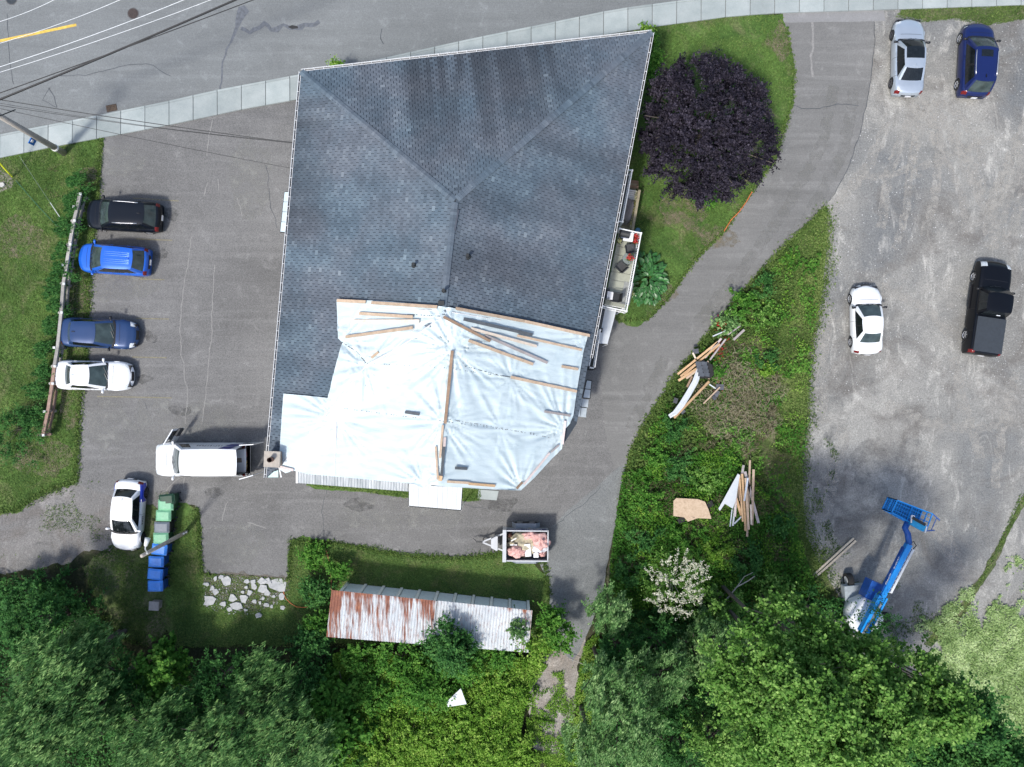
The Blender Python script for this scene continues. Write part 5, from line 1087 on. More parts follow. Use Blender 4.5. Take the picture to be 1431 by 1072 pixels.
    for s in (-1, 1):
        patch('headlight', .925 if lamps else .955, .985 if lamps else .992, s * (.36 if lamps else .50), s * (.58 if lamps else .66), .008, LAMPW)
        patch('taillight', .008, .040, s * .42, s * .66, .010, LAMPR)
    patch('grille', .975, .998, -.22, .22, .008, TRIMB)
    patch('rear_bumper_trim', .0, .006, -.3, .3, .012, TRIMB) if not van else None
    m = MB(); m.box((-L / 2 - .015, 0, .62), (.02, .34, .16)); m.build('number_plate', PLATE, t) if not van else None
    rows = [[Sn(u, s, .004) for s in [-.40 + .8 * k / 12 for k in range(13)]] for u in (S['xf'] + .055, S['xf'] + .059)]
    MB().grid(rows).build('hood_seam', TRIMB, t)
    for u in ((S['xf'] - .03, .47, .24) if not van else (.72, .58)):
        for sgn in (-1, 1):
            rows = [[Sn(u, sgn * (.5 + .38 * k / 6), .004) for k in range(7)], [Sn(u + .003, sgn * (.5 + .38 * k / 6), .004) for k in range(7)]]
            MB().grid(rows).build('door_seam', TRIMB, t)
            if u < .5 and not van: 
                q = Sn(u + .04, sgn * .56, .02); MB().box(q, (.16, .03, .03)).build('door_handle', PM, t)
    # underbody, wheels, mirrors
    MB().box((0, 0, .42), (L * .93, W * .74, .38)).build('underbody', TRIMB, t)
    for c in S['arch']:
        for sgn in (-1, 1):
            y1 = sgn * (W / 2 - .02); y0 = sgn * (W / 2 - .25); x = (c - .5) * L
            w = bpy.data.objects.new('wheel', None); COL.objects.link(w); w.parent = t; w.location = (x, 0, RW); w.empty_display_size = .1
            pr = [(y0, RW - .03), (y0 + (y1 - y0) * .1, RW), (y0 + (y1 - y0) * .9, RW), (y1, RW - .04), (y1, RW * .66)]
            MB().grid([[(rr_ * math.cos(2 * PI * k / 28), y, rr_ * math.sin(2 * PI * k / 28)) for k in range(28)] for y, rr_ in pr], close=True, flip=(sgn < 0)).build('tyre', TYRE, w, smooth=True)
            m = MB(); yi = y1 - sgn * .03; m.grid([[(rr_ * math.cos(2 * PI * k / 28), y, rr_ * math.sin(2 * PI * k / 28)) for k in range(28)] for y, rr_ in ((y1 - sgn * .005, RW * .68), (yi, RW * .62))], close=True)
            m.tube([(0, yi - sgn * .02, 0), (0, yi + sgn * .015, 0)], RW * .16, 12)
            for k in range(5): a_ = 2 * PI * k / 5 + c; m.beam((math.cos(a_) * RW * .1, yi, math.sin(a_) * RW * .1), (math.cos(a_) * RW * .64, yi, math.sin(a_) * RW * .64), RW * .20, .03, up=(0, 1, 0))
            m.build('rim', rim, w); MB().tube([(0, y0, 0), (0, yi - sgn * .05, 0)], RW * .66, 20).build('hub', TRIMB, w)
    um = S['xf'] - .055 if not van else .76; zm = S['zb'] + .10
    for sgn in (-1, 1):
        p = Vector(((um - .5) * L, sgn * (W / 2 * .97 + .10), zm)); m = MB(); m.grid([[(p.x + .075 * math.cos(a_) * q, p.y + sgn * yy, p.z + .075 * math.sin(a_) * q) for a_ in [k * 2 * PI / 10 for k in range(10)]] for yy, q in ((-.11, .2), (-.10, .8), (0, 1), (.08, .9), (.10, .1))], close=True, flip=(sgn < 0))
        m.beam(p + Vector((0, -sgn * .17, -.04)), p + Vector((0, -sgn * .06, -.02)), .06, .04); m.build('mirror', TRIMB if 'black_mirror' in opts else PM, t, smooth=True)
    if 'rails' in opts:
        for side in (sl_, sr): MB().tube([p * 1.0 + Vector((0, -math.copysign(.05, p.y), .06)) for p in side[2:-2:3]], .022, 6).build('roof_rail', plain('rail_silver', (0.7, 0.7, 0.72), 0.3, metal=0.8), t, smooth=True)
    if 'sunroof' in opts or 'glass_roof' in opts:
        i0, i1, j0, j1 = (2, 6, 3, 9) if 'sunroof' in opts else (0, 11, 1, 11); MB().grid([[roof[i][j] + Vector((0, 0, .008)) for j in range(j0, j1 + 1)] for i in range(i0, i1 + 1)]).build('sunroof', GLASSD, t, smooth=True)
    if 'ribs' in opts:
        for j in (3, 4, 5, 7, 8, 9): MB().tube([roof[i][j] + Vector((0, 0, .004)) for i in range(2, NSD - 1)], .012, 5).build('roof_rib', PM, t)
    if 'dark_rear' in opts:
        pass
    return t, dict(L=L, W=W, patch=patch, Sn=Sn, PM=PM, roof=roof, S=S, rings=rings, Sf=Sf, top=top)

car('parked_suv', 'black SUV with silver roof rails, northernmost in the west parking row', 'car', (120, 299), (227, 305), 1.87, SUVS, lamps=False, col=(0.008, 0.011, 0.017), opts=('rails', 'black_mirror'))
car('parked_suv', 'bright blue hatchback SUV second from north in the west row', 'car', (109, 359.5), (210.5, 367), 1.80, dict(SUVS, xf=.775, xr=.555), lamps=False, col=(0.015, 0.13, 0.62), rim=RIMD, opts=('ribs',))
car('parked_car', 'navy blue car with its nose away from the fence', 'car', (193, 468.5), (86.5, 463.5), 1.80, HATCH, (0.022, 0.055, 0.15), opts=('black_mirror',))
car('parked_car', 'white sedan beside the fence, southernmost in the west row', 'car', (186, 526), (78, 523.5), 1.80, SEDAN, (0.78, 0.80, 0.82), metal=0)
tc_, ci = car('parked_suv', 'white compact car with royal blue rear corners beside the bins', 'car', (175.5, 771), (183, 669), 1.80, HATCH, (0.80, 0.81, 0.82), glass=GLASSD, metal=0, rim=RIMD)
BLUEP = paint('royal_blue', (0.015, 0.04, 0.42))
for sg in (-1, 1): ci['patch']('blue_corner', .02, .30, sg * .50, sg * .86, .007, BLUEP, 12, 8)
m = MB(); rnd = random.Random(2)
for i in range(5):
    p = ci['Sn'](.60 - i * .025, .70, .012); m.box(p, (.05, .012, .12)); 
    if i % 2 == 0: m.box(p + Vector((.03, 0, .04)), (.05, .012, .03))
m.build('lettering', plain('print_dark', (0.03, 0.03, 0.06), 0.5), tc_)
car('parked_car', 'silver sedan with a black glass roof in the top right lot', 'car', (1270.5, 24), (1268, 135), 1.84, dict(SEDAN, xf=.70, xr=.56), (0.50, 0.56, 0.62), glass=GLASSD, metal=0.5, rim=RIMD, opts=('glass_roof', 'black_mirror'))
car('parked_suv', 'navy blue SUV with sunroof in the top right lot', 'car', (1367, 32), (1360.5, 137), 1.88, SUVS, lamps=False, col=(0.008, 0.018, 0.10), opts=('rails', 'sunroof', 'black_mirror'))
car('parked_car', 'white sedan with black mirrors alone on the gravel lot', 'car', (1210, 397), (1211.5, 496), 1.80, SEDAN, (0.80, 0.82, 0.83), metal=0, opts=('black_mirror',))
tp_, pi_ = car('pickup_truck', 'black pickup truck with a covered bed on the gravel lot', 'pickup truck', (1389, 365), (1370, 497), 1.98, PICK, (0.005, 0.006, 0.009), glass=GLASSD, opts=('boxy', 'pickup', 'black_mirror'))
L = pi_['L']; MB().box(((.02 + .19 - .5) * L, 0, 1.195), (.36 * L, 1.72, .05)).build('bed_cover', plain('vinyl_cover', (0.030, 0.038, 0.048), 0.75), tp_)
MB().box(((.405 - .5) * L, 0, 1.70), (.04, .22, .05)).build('brake_light', PLATE, tp_)
for sg in (-1, 1): MB().box(((.605 - .5) * L, sg * 1.0, .42), (1.5, .12, .05)).build('running_board', TRIMB, tp_)

# work van with open doors
tv, vi = car('work_van', 'white work van with one front door and both rear doors open beside the chimney', 'van', (217, 642), (348.5, 642), 2.05, VAN, (0.80, 0.82, 0.83), metal=0, opts=('boxy',))
L = vi['L']; PMv = vi['PM']
m = MB(); m.box((-L / 2 + 1.3, 0, .62), (2.7, 1.7, .06)); m.box((-L / 2 + 2.6, 0, 1.3), (.05, 1.5, 1.2)); m.build('cargo_floor', TRIMB, tv)
m = MB(); [MB().box((-L / 2 + 1.3, sg * .74, 1.3), (2.6, .04, 1.3)).build('cargo_lining', TRIMB, tv) for sg in (-1, 1)]
ypr = .94
def vdoor(hx, hy, ang, w, z0, z1, nm, stripe=False):
    d = Vector((math.cos(ang), math.sin(ang), 0)); a_ = Vector((hx, hy, 0)); m = MB(); c_ = a_ + d * w / 2; m.box((c_.x, c_.y, (z0 + z1) / 2), (w, .05, z1 - z0), ang); o = m.build(nm, PMv, tv)
    n_ = Vector((-d.y, d.x, 0)); c2 = c_ + Vector((0, 0, 0)); m = MB(); m.box((c2.x, c2.y, z0 + (z1 - z0) * .74), (w * .78, .06, (z1 - z0) * .40), ang); m.build('door_window', GLASSD, tv)
    return o
vdoor(-L / 2, 1.0, PI + .28, .85, .55, 2.25, 'rear_door'); vdoor(-L / 2, -1.0, PI + .06, .85, .55, 2.25, 'rear_door')
vdoor((.80 - .5) * L, -1.02, -PI / 2 - .55, 1.05, .45, 1.95, 'front_door')
m = MB(); p = Vector(((.80 - .5) * L - .55, -1.7, 1.1)); m.box(p, (.12, .5, .5), -.55); m.build('door_lining', CHG, tv)
m = MB(); m.box((-L / 2 + .02, 0, .58), (.14, 1.9, .14)); m.build('rear_bumper', plain('bumper_grey', (0.5, 0.52, 0.53), 0.5), tv)
# side graphics: dark blue slanting stripes and dark lettering high on the north side (local -y)
DBLUE = plain('stripe_blue', (0.012, 0.02, 0.20), 0.4)
def vside(x, z): # point on the greenhouse side plane, local -y
    R = vi['rings']; zb_, zt_ = R[0][0].z, R[-1][0].z; k = max(0, min(1, (z - zb_) / (zt_ - zb_))) ** (1 / .92); W_ = vi['W']; w = (W_ / 2 * .95) * (1 - k ** 1.15) + (W_ / 2 * .735) * k ** 1.15
    return Vector((x, -w * 1.036 * (1 if x > -1 else .985) - .012, z))
def vquad(m, x0, x1, z0, z1, sl=0.0):
    rows = [[vside(x0 + (x1 - x0) * i / 4 - sl * (z - z0), z) for i in range(5)] for z in [z0 + (z1 - z0) * j / 3 for j in range(4)]]; m.grid(rows, flip=False)
m = MB(); vquad(m, -L / 2 + .35, -L / 2 + 1.05, 1.80, 2.22, -.5); vquad(m, -L / 2 + .25, -L / 2 + .95, 1.48, 1.70, -.5); vquad(m, -L / 2 + .15, -L / 2 + .85, 1.22, 1.38, -.5); m.build('side_stripe', DBLUE, tv)
m = MB(); rnd = random.Random(4); x = -.2
for i in range(10):
    w = .10; vquad(m, x, x + .04, 1.55, 1.78)
    if rnd.random() < .75: z = rnd.choice((1.55, 1.64, 1.73)); vquad(m, x + .04, x + .11, z, z + .05)
    x -= .16
m.build('lettering', plain('print_dark', (0, 0, 0)), tv)
for j in (2, 4, 6, 8, 10): MB().tube([vi['roof'][i][j] + Vector((0, 0, .004)) for i in range(3, 19)], .014, 5).build('roof_rib', PMv, tv)
rnd = random.Random(21)
for k, (cx, cy, sx, sy, sz, colr, lb) in enumerate([(.35, .45, .5, .4, .4, (0.25, 0.17, 0.05), 'brown tool bag in the back of the white van'), (.30, -.35, .35, .45, .3, (0.20, 0.03, 0.03), 'red toolbox in the back of the white van'), (.45, .0, .4, .3, .5, (0.30, 0.25, 0.20), 'cardboard carton in the middle of the van load'), (.22, .15, .22, .2, .22, (0.55, 0.38, 0.05), 'small yellow case at the rear sill of the white van')]):
    w = tv.matrix_basis @ Vector((-L / 2 + cx, cy, .66 + sz / 2)); o = MB().box((0, 0, 0), (sx, sy, sz), rnd.uniform(-.3, .3)).build('tool_case', plain('case%d' % k, colr, .7, var=.3)); mod = o.modifiers.new('edge', 'BEVEL'); mod.width = .03; mod.segments = 2; o.location = w; tag(o, lb, 'tool case')
# ------------------------------------------------------------------ boom lift
BL = plain('lift_blue', (0.008, 0.28, 0.76), 0.35, coat=0.4, var=0.12, scale=3); BLD = plain('lift_blue_dark', (0.01, 0.09, 0.38), 0.5, var=0.2); LGR = plain('lift_grey', (0.34, 0.38, 0.40), 0.5, var=0.15)
tb = P(1203, 852, 1.4); lf = thing('boom_lift', 'blue boom lift with a mesh basket and grey turntable at the gravel edge', 'boom lift', (tb.x, tb.y, 0))
def lp(px, py, h): return P(px, py, h) - lf.location
b0 = lp(1206, 884, 2.5); b1 = lp(1270, 738 + 22, 3.1)
dr_ = (b1 - b0); dr_.z = 0; dr_.normalize(); lang = math.atan2(dr_.y, dr_.x)
m = MB(); m.box((0, 0, 0.65), (2.6, 1.3, 0.5), lang + 0.5); m.build('chassis', LGR, lf)
wl = [(1190, 813), (1164, 857), (1241, 868), (1215, 905)]
for x, y in wl:
    q = lp(x, y, .8); ax_ = Vector((math.cos(lang + 0.5 + PI / 2), math.sin(lang + .5 + PI / 2), 0)); w = MB().tube([(q + ax_ * s) * Vector((1, 1, 0)).x if False else Vector((q.x + ax_.x * s, q.y + ax_.y * s, .42)) for s in (-.16, .16)], .42, 22).build('wheel', TYRE, lf, smooth=False)
    MB().tube([Vector((q.x + ax_.x * s, q.y + ax_.y * s, .42)) for s in (-.17, .175)], .24, 16).build('rim', plain('lift_rim', (0.5, 0.52, 0.54), 0.5), w)
q = lp(1210, 860, 1.6); m = MB(); ring_ = []
for z, r in ((.95, 1.02), (1.0, 1.10), (1.55, 1.10), (1.68, 1.02), (1.70, .6), (1.70, .02)):
    ring_.append([(q.x + r * math.cos(a) * (1.0 if math.cos(a - lang) < .5 else .75), q.y + r * math.sin(a), z) for a in [k * 2 * PI / 36 for k in range(36)]])
m.grid(ring_, close=True); m.build('turntable', plain('hood_white', (0.72, 0.74, 0.74), 0.5, var=0.15, scale=2), lf, smooth=True)
q2 = lp(1221, 826, 1.9); m = MB(); m.box((q2.x, q2.y, 1.7), (1.1, .9, .8), lang); m.build('riser', BLD, lf)
sd = Vector((-dr_.y, dr_.x, 0))
m = MB(); m.beam(b0 + sd * .22, b0.lerp(b1, .42) + sd * .22, .10, .42); m.beam(b0 - sd * .22, b0.lerp(b1, .42) - sd * .22, .10, .42); m.beam(b0 + Vector((0, 0, -.2)), b0.lerp(b1, .4) + Vector((0, 0, -.2)), .34, .08); m.build('boom_cradle', BL, lf)
m = MB(); m.beam(b0.lerp(b1, .12), b1, .30, .34); m.build('boom', BL, lf)
m = MB(); m.beam(b0.lerp(b1, .22) + sd * .19, b0.lerp(b1, .95) + sd * .19 - Vector((0, 0, .04)), .05, .25); m.build('boom_side', BLD, lf)
m = MB(); m.tube([b0 + Vector((0, 0, .05)), b0.lerp(b1, .35) + Vector((0, 0, .28))], .07, 10); m.build('cylinder', plain('chrome2', (.5, .5, .52), .25, metal=.8), lf)
a_, c_ = b0.lerp(b1, .48) - sd * .36, b0.lerp(b1, .97) - sd * .36; MB().beam(a_, c_, .13, .12).build('hose_tray', plain('tray_white', (.66, .68, .68), .5), lf)
m = MB()
for i in range(12): p = a_.lerp(c_, i / 11); m.beam(p, p + sd * .2, .03, .03)
m.build('tray_bracket', WFR, lf)
m = MB(); m.tube([c_, c_ + dr_ * .25 + Vector((0, 0, .15)), c_ + dr_ * .4 + sd * .2 + Vector((0, 0, .1)), b1], .03, 6); m.build('hose', BLK, lf)
j1 = lp(1264.5, 738, 3.2); j2 = lp(1270, 727, 3.1)
m = MB(); m.tube([b1 + Vector((0, 0, .02)), b1 * .35 + j1 * .65 + Vector((.06, 0, .05)), j1, j2], .17, 10); m.build('jib', BLD, lf, smooth=True)
# basket: corners in the photo
BC = [lp(1254, 699, 3.6), lp(1303, 718, 3.6), lp(1294, 742, 3.6), lp(1246, 716, 3.6)]
BF = [c - Vector((0, 0, 1.05)) for c in BC]
bk = MB()
for i in range(4):
    for z in (0, -.5, -1.0): bk.beam(BC[i] + Vector((0, 0, z)), BC[(i + 1) % 4] + Vector((0, 0, z)), .05, .05)
    L_ = (BC[(i + 1) % 4] - BC[i]).length
    for k in range(int(L_ / .45) + 1): p = BC[i].lerp(BC[(i + 1) % 4], k / max(1, int(L_ / .45))); bk.beam(p, p - Vector((0, 0, 1.05)), .045, .045)
bk.build('basket_rail', BL, lf)
m = MB(); fl = [c * 1 for c in BF]
for k in range(15): m.beam(fl[0].lerp(fl[1], k / 14), fl[3].lerp(fl[2], k / 14), .035, .03)
for k in range(7): m.beam(fl[0].lerp(fl[3], k / 6), fl[1].lerp(fl[2], k / 6), .03, .03)
m.build('basket_floor', BL, lf)
m = MB(); m.prism([c.to_2d() for c in BF], BF[0].z - .06, BF[0].z - .03); m.build('basket_tray', plain('tray_dark', (.015, .17, .36), .7, var=.3, scale=8), lf)
m = MB(); 
for k in range(1, 4):
    m.beam(BC[0].lerp(BC[3], k / 4), BC[1].lerp(BC[2], k / 4), .02, .02)
m.beam(BC[0].lerp(BC[1], .45), BC[3].lerp(BC[2], .45), .03, .03); m.build('basket_bar', BL, lf)
e1, e2 = lp(1313, 727, 3.5), lp(1306, 741, 3.5); m = MB(); m.beam(BC[1], e1, .05, .05); m.beam(BC[2], e2, .05, .05); m.beam(BC[1] * .4 + e1 * .6, BC[2] * .4 + e2 * .6, .03, .03); m.build('basket_extension', BLD, lf)
c1, c2 = lp(1273, 729, 3.75), lp(1291, 739, 3.75); m = MB(); m.beam(c1, c2, .36, .22); m.build('control_box', plain('box_cyan', (.02, .32, .60), .4), lf)
m = MB(); m.beam(c1 + Vector((.0, .25, .12)), c2 + Vector((0, .25, .12)), .16, .1); m.build('control_panel', BLK, lf)
m = MB(); m.beam(c1 + Vector((-.05, -.05, .1)), c1 + Vector((0, .38, .1)), .06, .06); m.beam(c2 + Vector((-.0, -.2, .1)), c2 + Vector((.1, .15, .1)), .06, .06); m.beam(c1 + Vector((0, .38, .1)), c1 + Vector((.16, .32, .1)), .05, .05); m.build('guard_bar', WFR, lf)
me = text_mesh('Genie', .30, .004); o = link_mesh('lettering', me, WFR, lf)
def place_text(o, at, s=1.0):
    X = dr_; Z = sd.normalized(); Y = Z.cross(X); Y = Vector((0, 0, 1)).cross(X) * .8 + Vector((0, 0, .6)); Y.normalize(); Zn = X.cross(Y)
    M = Matrix((X, Y, Zn)).transposed().to_4x4(); M.translation = at; o.matrix_local = M
place_text(o, b0.lerp(b1, .60) + sd * .20 + Vector((0, 0, .14))); me = text_mesh('Z-45/25', .24, .004); o = link_mesh('lettering', me, WFR, lf); place_text(o, b0.lerp(b1, .78) + sd * .20 + Vector((0, 0, .14)))

# ------------------------------------------------------------------ bins, lamp pole, box
BG = plain('bin_green', (0.18, 0.42, 0.25), 0.45, var=0.12, obj_random=.08); BGD = plain('bin_green_dark', (0.012, 0.05, 0.025), 0.5)
BB = plain('bin_blue', (0.055, 0.26, 0.78), 0.4, var=0.1, obj_random=.08); BBD = plain('bin_blue_dark', (0.008, 0.05, 0.22), 0.45)
BY = plain('bin_grey', (0.16, 0.18, 0.21), 0.5, var=0.12); BYD = plain('bin_grey_dark', (0.02, 0.02, 0.025), 0.5)
def wheelie(px, py, label, lid, bodym, rz, grp, wide=1.0):
    p = P(px, py, 1.08); t = thing('wheelie_bin', label, 'bin', (p.x, p.y, 0), rz, grp)
    m = MB(); W_, D_ = .60 * wide, .40
    rows = []
    for z, s in ((.08, .80), (.6, .92), (.98, 1.0), (1.0, 1.04)):
        rows.append([(sx * .42 * s, sy * .30 * s, z) for sx, sy in ((-1, -1), (1, -1), (1, 1), (-1, 1))])
    m.grid(rows, close=True); m.add(rows[0], [(3, 2, 1, 0)]); m.build('tub', bodym, t)
    m = MB(); gr = []
    for i in range(9):
        r = []
        for j in range(7):
            u, v = i / 8 * 2 - 1, j / 6 * 2 - 1; inn = 1 if abs(u) < .78 and abs(v) < .72 else 0
            r.append((u * .46, v * .33, 1.03 + .05 * (1 - u * u) * .8 + .03 * inn - (.05 if abs(u) > .98 or abs(v) > .98 else 0)))
        gr.append(r)
    m.grid(gr); m.build('lid', lid, t, smooth=False)
    MB().tube([(.50, -.24, 1.02), (.50, .24, 1.02)], .022, 8).build('handle', bodym, t)
    for sy in (-1, 1): MB().tube([(.36, sy * .22, .12), (.36, sy * .29, .12)], .12, 14).build('wheel', BLK, t)
    MB().box((-.455, -.12, 1.0), (.02, .05, .05)).build('lid_clip', bodym, t)
G1 = 'wheelie bins in a row beside the white compact car'
wheelie(230.5, 706, 'light green bin at the north end of the row with a hinge knob', BG, BGD, 0.0, G1); wheelie(227.3, 721, 'second light green bin from the north', BG, BGD, -.03, G1); wheelie(225, 737.3, 'grey lidded bin between two green bins', BY, BYD, -.02, G1); wheelie(223.7, 752.5, 'green bin just north of the blue bins, under the lamp pole', BG, BGD, 0.02, G1)
wheelie(221.5, 768.5, 'blue bin crossed by the leaning lamp pole', BB, BBD, -.12, G1); wheelie(217, 785.5, 'second blue bin, directly below the lamp pole', BB, BBD, -.03, G1); wheelie(215.7, 803, 'third blue bin from the lamp pole', BB, BBD, -.10, G1); wheelie(216, 819.5, 'last blue bin at the south end of the row', BB, BBD, .0, G1)
wheelie(232, 698.5, 'dark green bin half hidden behind the first light green one', BGD, BGD, .1, G1)
p = P(215, 847, .55); m = MB(); t = thing('stone_post', 'small square taupe post standing alone south of the bins', 'post', (p.x, p.y, 0), -.06)
MB().box((0, 0, .25), (.50, .44, .5)).build('base', plain('taupe', (.27, .24, .22), .9, var=.2), t); MB().box((0, 0, .53), (.60, .54, .08)).build('cap', plain('taupe_cap', (.36, .33, .31), .9, var=.15), t)
W_POLE = woodm('pole_wood', (0.30, 0.27, 0.235), (0.42, 0.38, 0.33))
bp = P(261, 743, 0); t = thing('lamp_pole', 'wooden lamp pole leaning over the blue bins with a white lamp head', 'lamp post', (bp.x, bp.y, 0))
tp2 = P(198, 777, 5.2) - bp; MB().tube([(0, 0, 0), tp2], .13, 12, r2=.10).build('pole', W_POLE, t, smooth=True)
m = MB(); m.tube([tp2 * .93, P(206, 772, 5.2) - bp, P(203, 768, 5.5) - bp, P(203.5, 760, 5.5) - bp], .035, 8); m.build('arm', plain('lamp_grey', (.5, .52, .52), .4), t)
h1, h2 = P(203.5, 763, 5.5) - bp, P(206.5, 752, 5.5) - bp; m = MB(); m.tube([h1, h1.lerp(h2, .5), h2], .09, 12, r2=.15); m.build('lamp_head', plain('lamp_white', (.68, .70, .68), .3), t, smooth=True)
m = MB(); [m.tube([tp2 * s + Vector((.13, .05, 0)), tp2 * s + Vector((.2, .1, .02))], .05, 8) for s in (.08, .14, .95)]; m.build('insulator', WFR, t)

# ------------------------------------------------------------------ utility pole, wires, guy
bp = P(90, 214, 0); top_ = P(-22, 150, 7.6); t = thing('utility_pole', 'tall grey brown wooden utility pole rising from the grass over the pavement', 'utility pole', (bp.x, bp.y, 0))
MB().tube([(0, 0, 0), top_ - bp], .19, 14, r2=.14).build('pole', W_POLE, t, smooth=True)
q1 = (top_ - bp) * .48; m = MB(); m.tube([q1 * 0.28 + Vector((.0, -.02, 0)), q1 * .31], .215, 14); m.build('band', WFR, t)
sg = P(45.5, 197.5, 2.6) - bp; m = MB(); m.box((sg.x, sg.y, sg.z), (.05, .42, .46), -.5); o = m.build('sign', plain('sign_blue', (.02, .13, .42), .4), t); MB().box((sg.x + .03, sg.y - .02, sg.z + .08), (.04, .16, .16), -.5).build('sign_mark', WFR, o)
m = MB(); m.tube([Vector((0, 0, 0)) + (top_ - bp) * .97 + Vector((0, 0, 0)), (top_ - bp) * .97 + Vector((.3, -.5, 0)), (top_ - bp) * .85 + Vector((.9, .3, 0))], .03, 6); m.build('cable_loop', BLK, t)
def wire(label, pts, r, mat, h0=7.3, h1=7.3, sag=.25, name='overhead_wire'):
    a = P(*pts[0], h0); b = P(*pts[-1], h1); m = MB(); L_ = (b - a).length; N = 18
    m.tube([a.lerp(b, i / N) - Vector((0, 0, sag * 4 * (i / N) * (1 - i / N))) for i in range(N + 1)], r, 5); o = m.build(name, mat); return tag(o, label, 'wire')
WW = plain('wire_white', (.72, .75, .76), .4); WK = plain('wire_black', (.012, .013, .015), .6)
wire('uppermost thin white overhead wire across the top left corner', [(-40, 41), (90, -8)], .012, WW); wire('second thin white overhead wire from the corner', [(-30, 69), (185, -8)], .012, WW)
wire('third white overhead wire, crossing the brown manhole cover', [(-40, 106), (290, -14)], .015, WW); wire('lowest white overhead wire just above the black cables', [(-40, 113), (330, -14)], .012, WW)
wire('thick black overhead cable bundle over the road', [(-40, 155), (360, -14)], .055, WK, 6.6, 6.6, .1); wire('thin black cable running beside the thick bundle', [(-40, 144), (390, -14)], .025, WK, 6.6, 6.6, .1)
wire('upper service wire from the utility pole to the house', [(-8, 138), (413, 200)], .020, WK, 6.4, 5.3, .25); wire('middle service wire from the utility pole to the house', [(-8, 146), (411, 200)], .014, WK, 6.4, 5.3, .45); wire('lowest thin service wire reaching the house further south', [(-8, 150), (406, 235)], .014, WK, 6.2, 5.2, .3)
wire('thin service wire sagging between the upper and lowest wires', [(-8, 143), (412, 199)], .010, WK, 6.4, 5.3, .6)
GW = plain('guy_steel', (.40, .44, .44), .4, metal=.4); YG = plain('guard_yellow', (.72, .74, .03), .5)
g0 = P(17, 247, .05); t = thing('guy_wire', 'guy wire with a bright yellow guard tube at the left edge', 'guy wire', g0)
MB().tube([(0, 0, 0), P(12, 242, .7) - g0, P(-30, 195, 3.6) - g0], .045, 8).build('guard_tube', YG, t); MB().tube([(0, 0, -.05), P(-30, 195, 3.6) - g0], .012, 5).build('cable', GW, t)
o = MB().tube([P(22, 252, .12), P(55, 290, .10), P(80, 316, .12)], .016, 6).build('guy_rod', plain('rod_green', (.03, .14, .09), .5)); tag(o, 'thin dark green rod lying on the lawn', 'rod')
o = MB().tube([P(70, 283, .15), P(86, 307, .15)], .02, 6).build('guy_rod', WW); tag(o, 'short white rod lying on the lawn near the fence', 'rod')
o = MB().tube([P(27, 218, 3.0), P(48, 250, 1.6), P(70, 283, .15)], .008, 5).build('guy_rod', GW); tag(o, 'very thin steel wire slanting down to the white rod', 'wire')
lump_st = MB(); 
sheet('bare_earth', wp([(-30, 235), (8, 240), (20, 250), (16, 262), (4, 268), (-30, 270)]), .031, plain('dry_earth', (.20, .185, .15), .95, var=.35, scale=6), amp=.3, seed=77)
q = P(4, 259, 0); o = lump_st.prism([(-.2, -.1), (.05, -.16), (.2, -.02), (.12, .14), (-.1, .12)], 0, .13).build('rock', plain('pale_rock', (.46, .45, .42), .9, var=.2)); o.location = (q.x, q.y, .02); tag(o, 'small pale rock in bare earth at the left edge', 'rock')

# ------------------------------------------------------------------ rail fence and hedge
FP = [(112, 272), (108.5, 290), (104, 309), (98, 342), (93.5, 371), (89, 397), (86, 437), (81, 486), (76.5, 512), (73.5, 536), (67.5, 575), (60.5, 608)]
f0 = P(*FP[0], 0); fe = thing('rail_fence', 'grey wooden rail fence with white post caps at the lot edge', 'fence', (f0.x, f0.y, 0))
W_OLD = woodm('weathered_rail', (0.26, 0.25, 0.23), (0.40, 0.38, 0.35)); W_OLDB = woodm('weathered_brown', (0.22, 0.14, 0.11), (0.32, 0.22, 0.17))
for i, (x, y) in enumerate(FP):
    if i < len(FP) - 1:
        a, b = P(x, y, .95), P(FP[i + 1][0], FP[i + 1][1], .95); MB().beam(a, b, .19, .14, roll=.02).build('rail', W_OLD if i < 8 else W_OLDB, fe, rel=True)
        MB().beam(a - Vector((0, 0, .45)), b - Vector((0, 0, .45)), .14, .10).build('rail', W_OLD if i < 8 else W_OLDB, fe, rel=True)
    p = P(x, y, 0.9); MB().tube([(p.x - .10, p.y, 0), (p.x - .10, p.y, .98)], .09, 10).build('post', W_OLD, fe, rel=True)
    off = -.14 if i % 3 == 1 else .10; MB().box((p.x + off, p.y, 1.04), (.14, .14, .06)).build('cap', plain('cap_white', (.62, .64, .62), .6), fe, rel=True)
MB().beam(P(52, 608, .5), P(72, 607, .5), .14, .12).build('brace', W_OLDB, fe, rel=True)

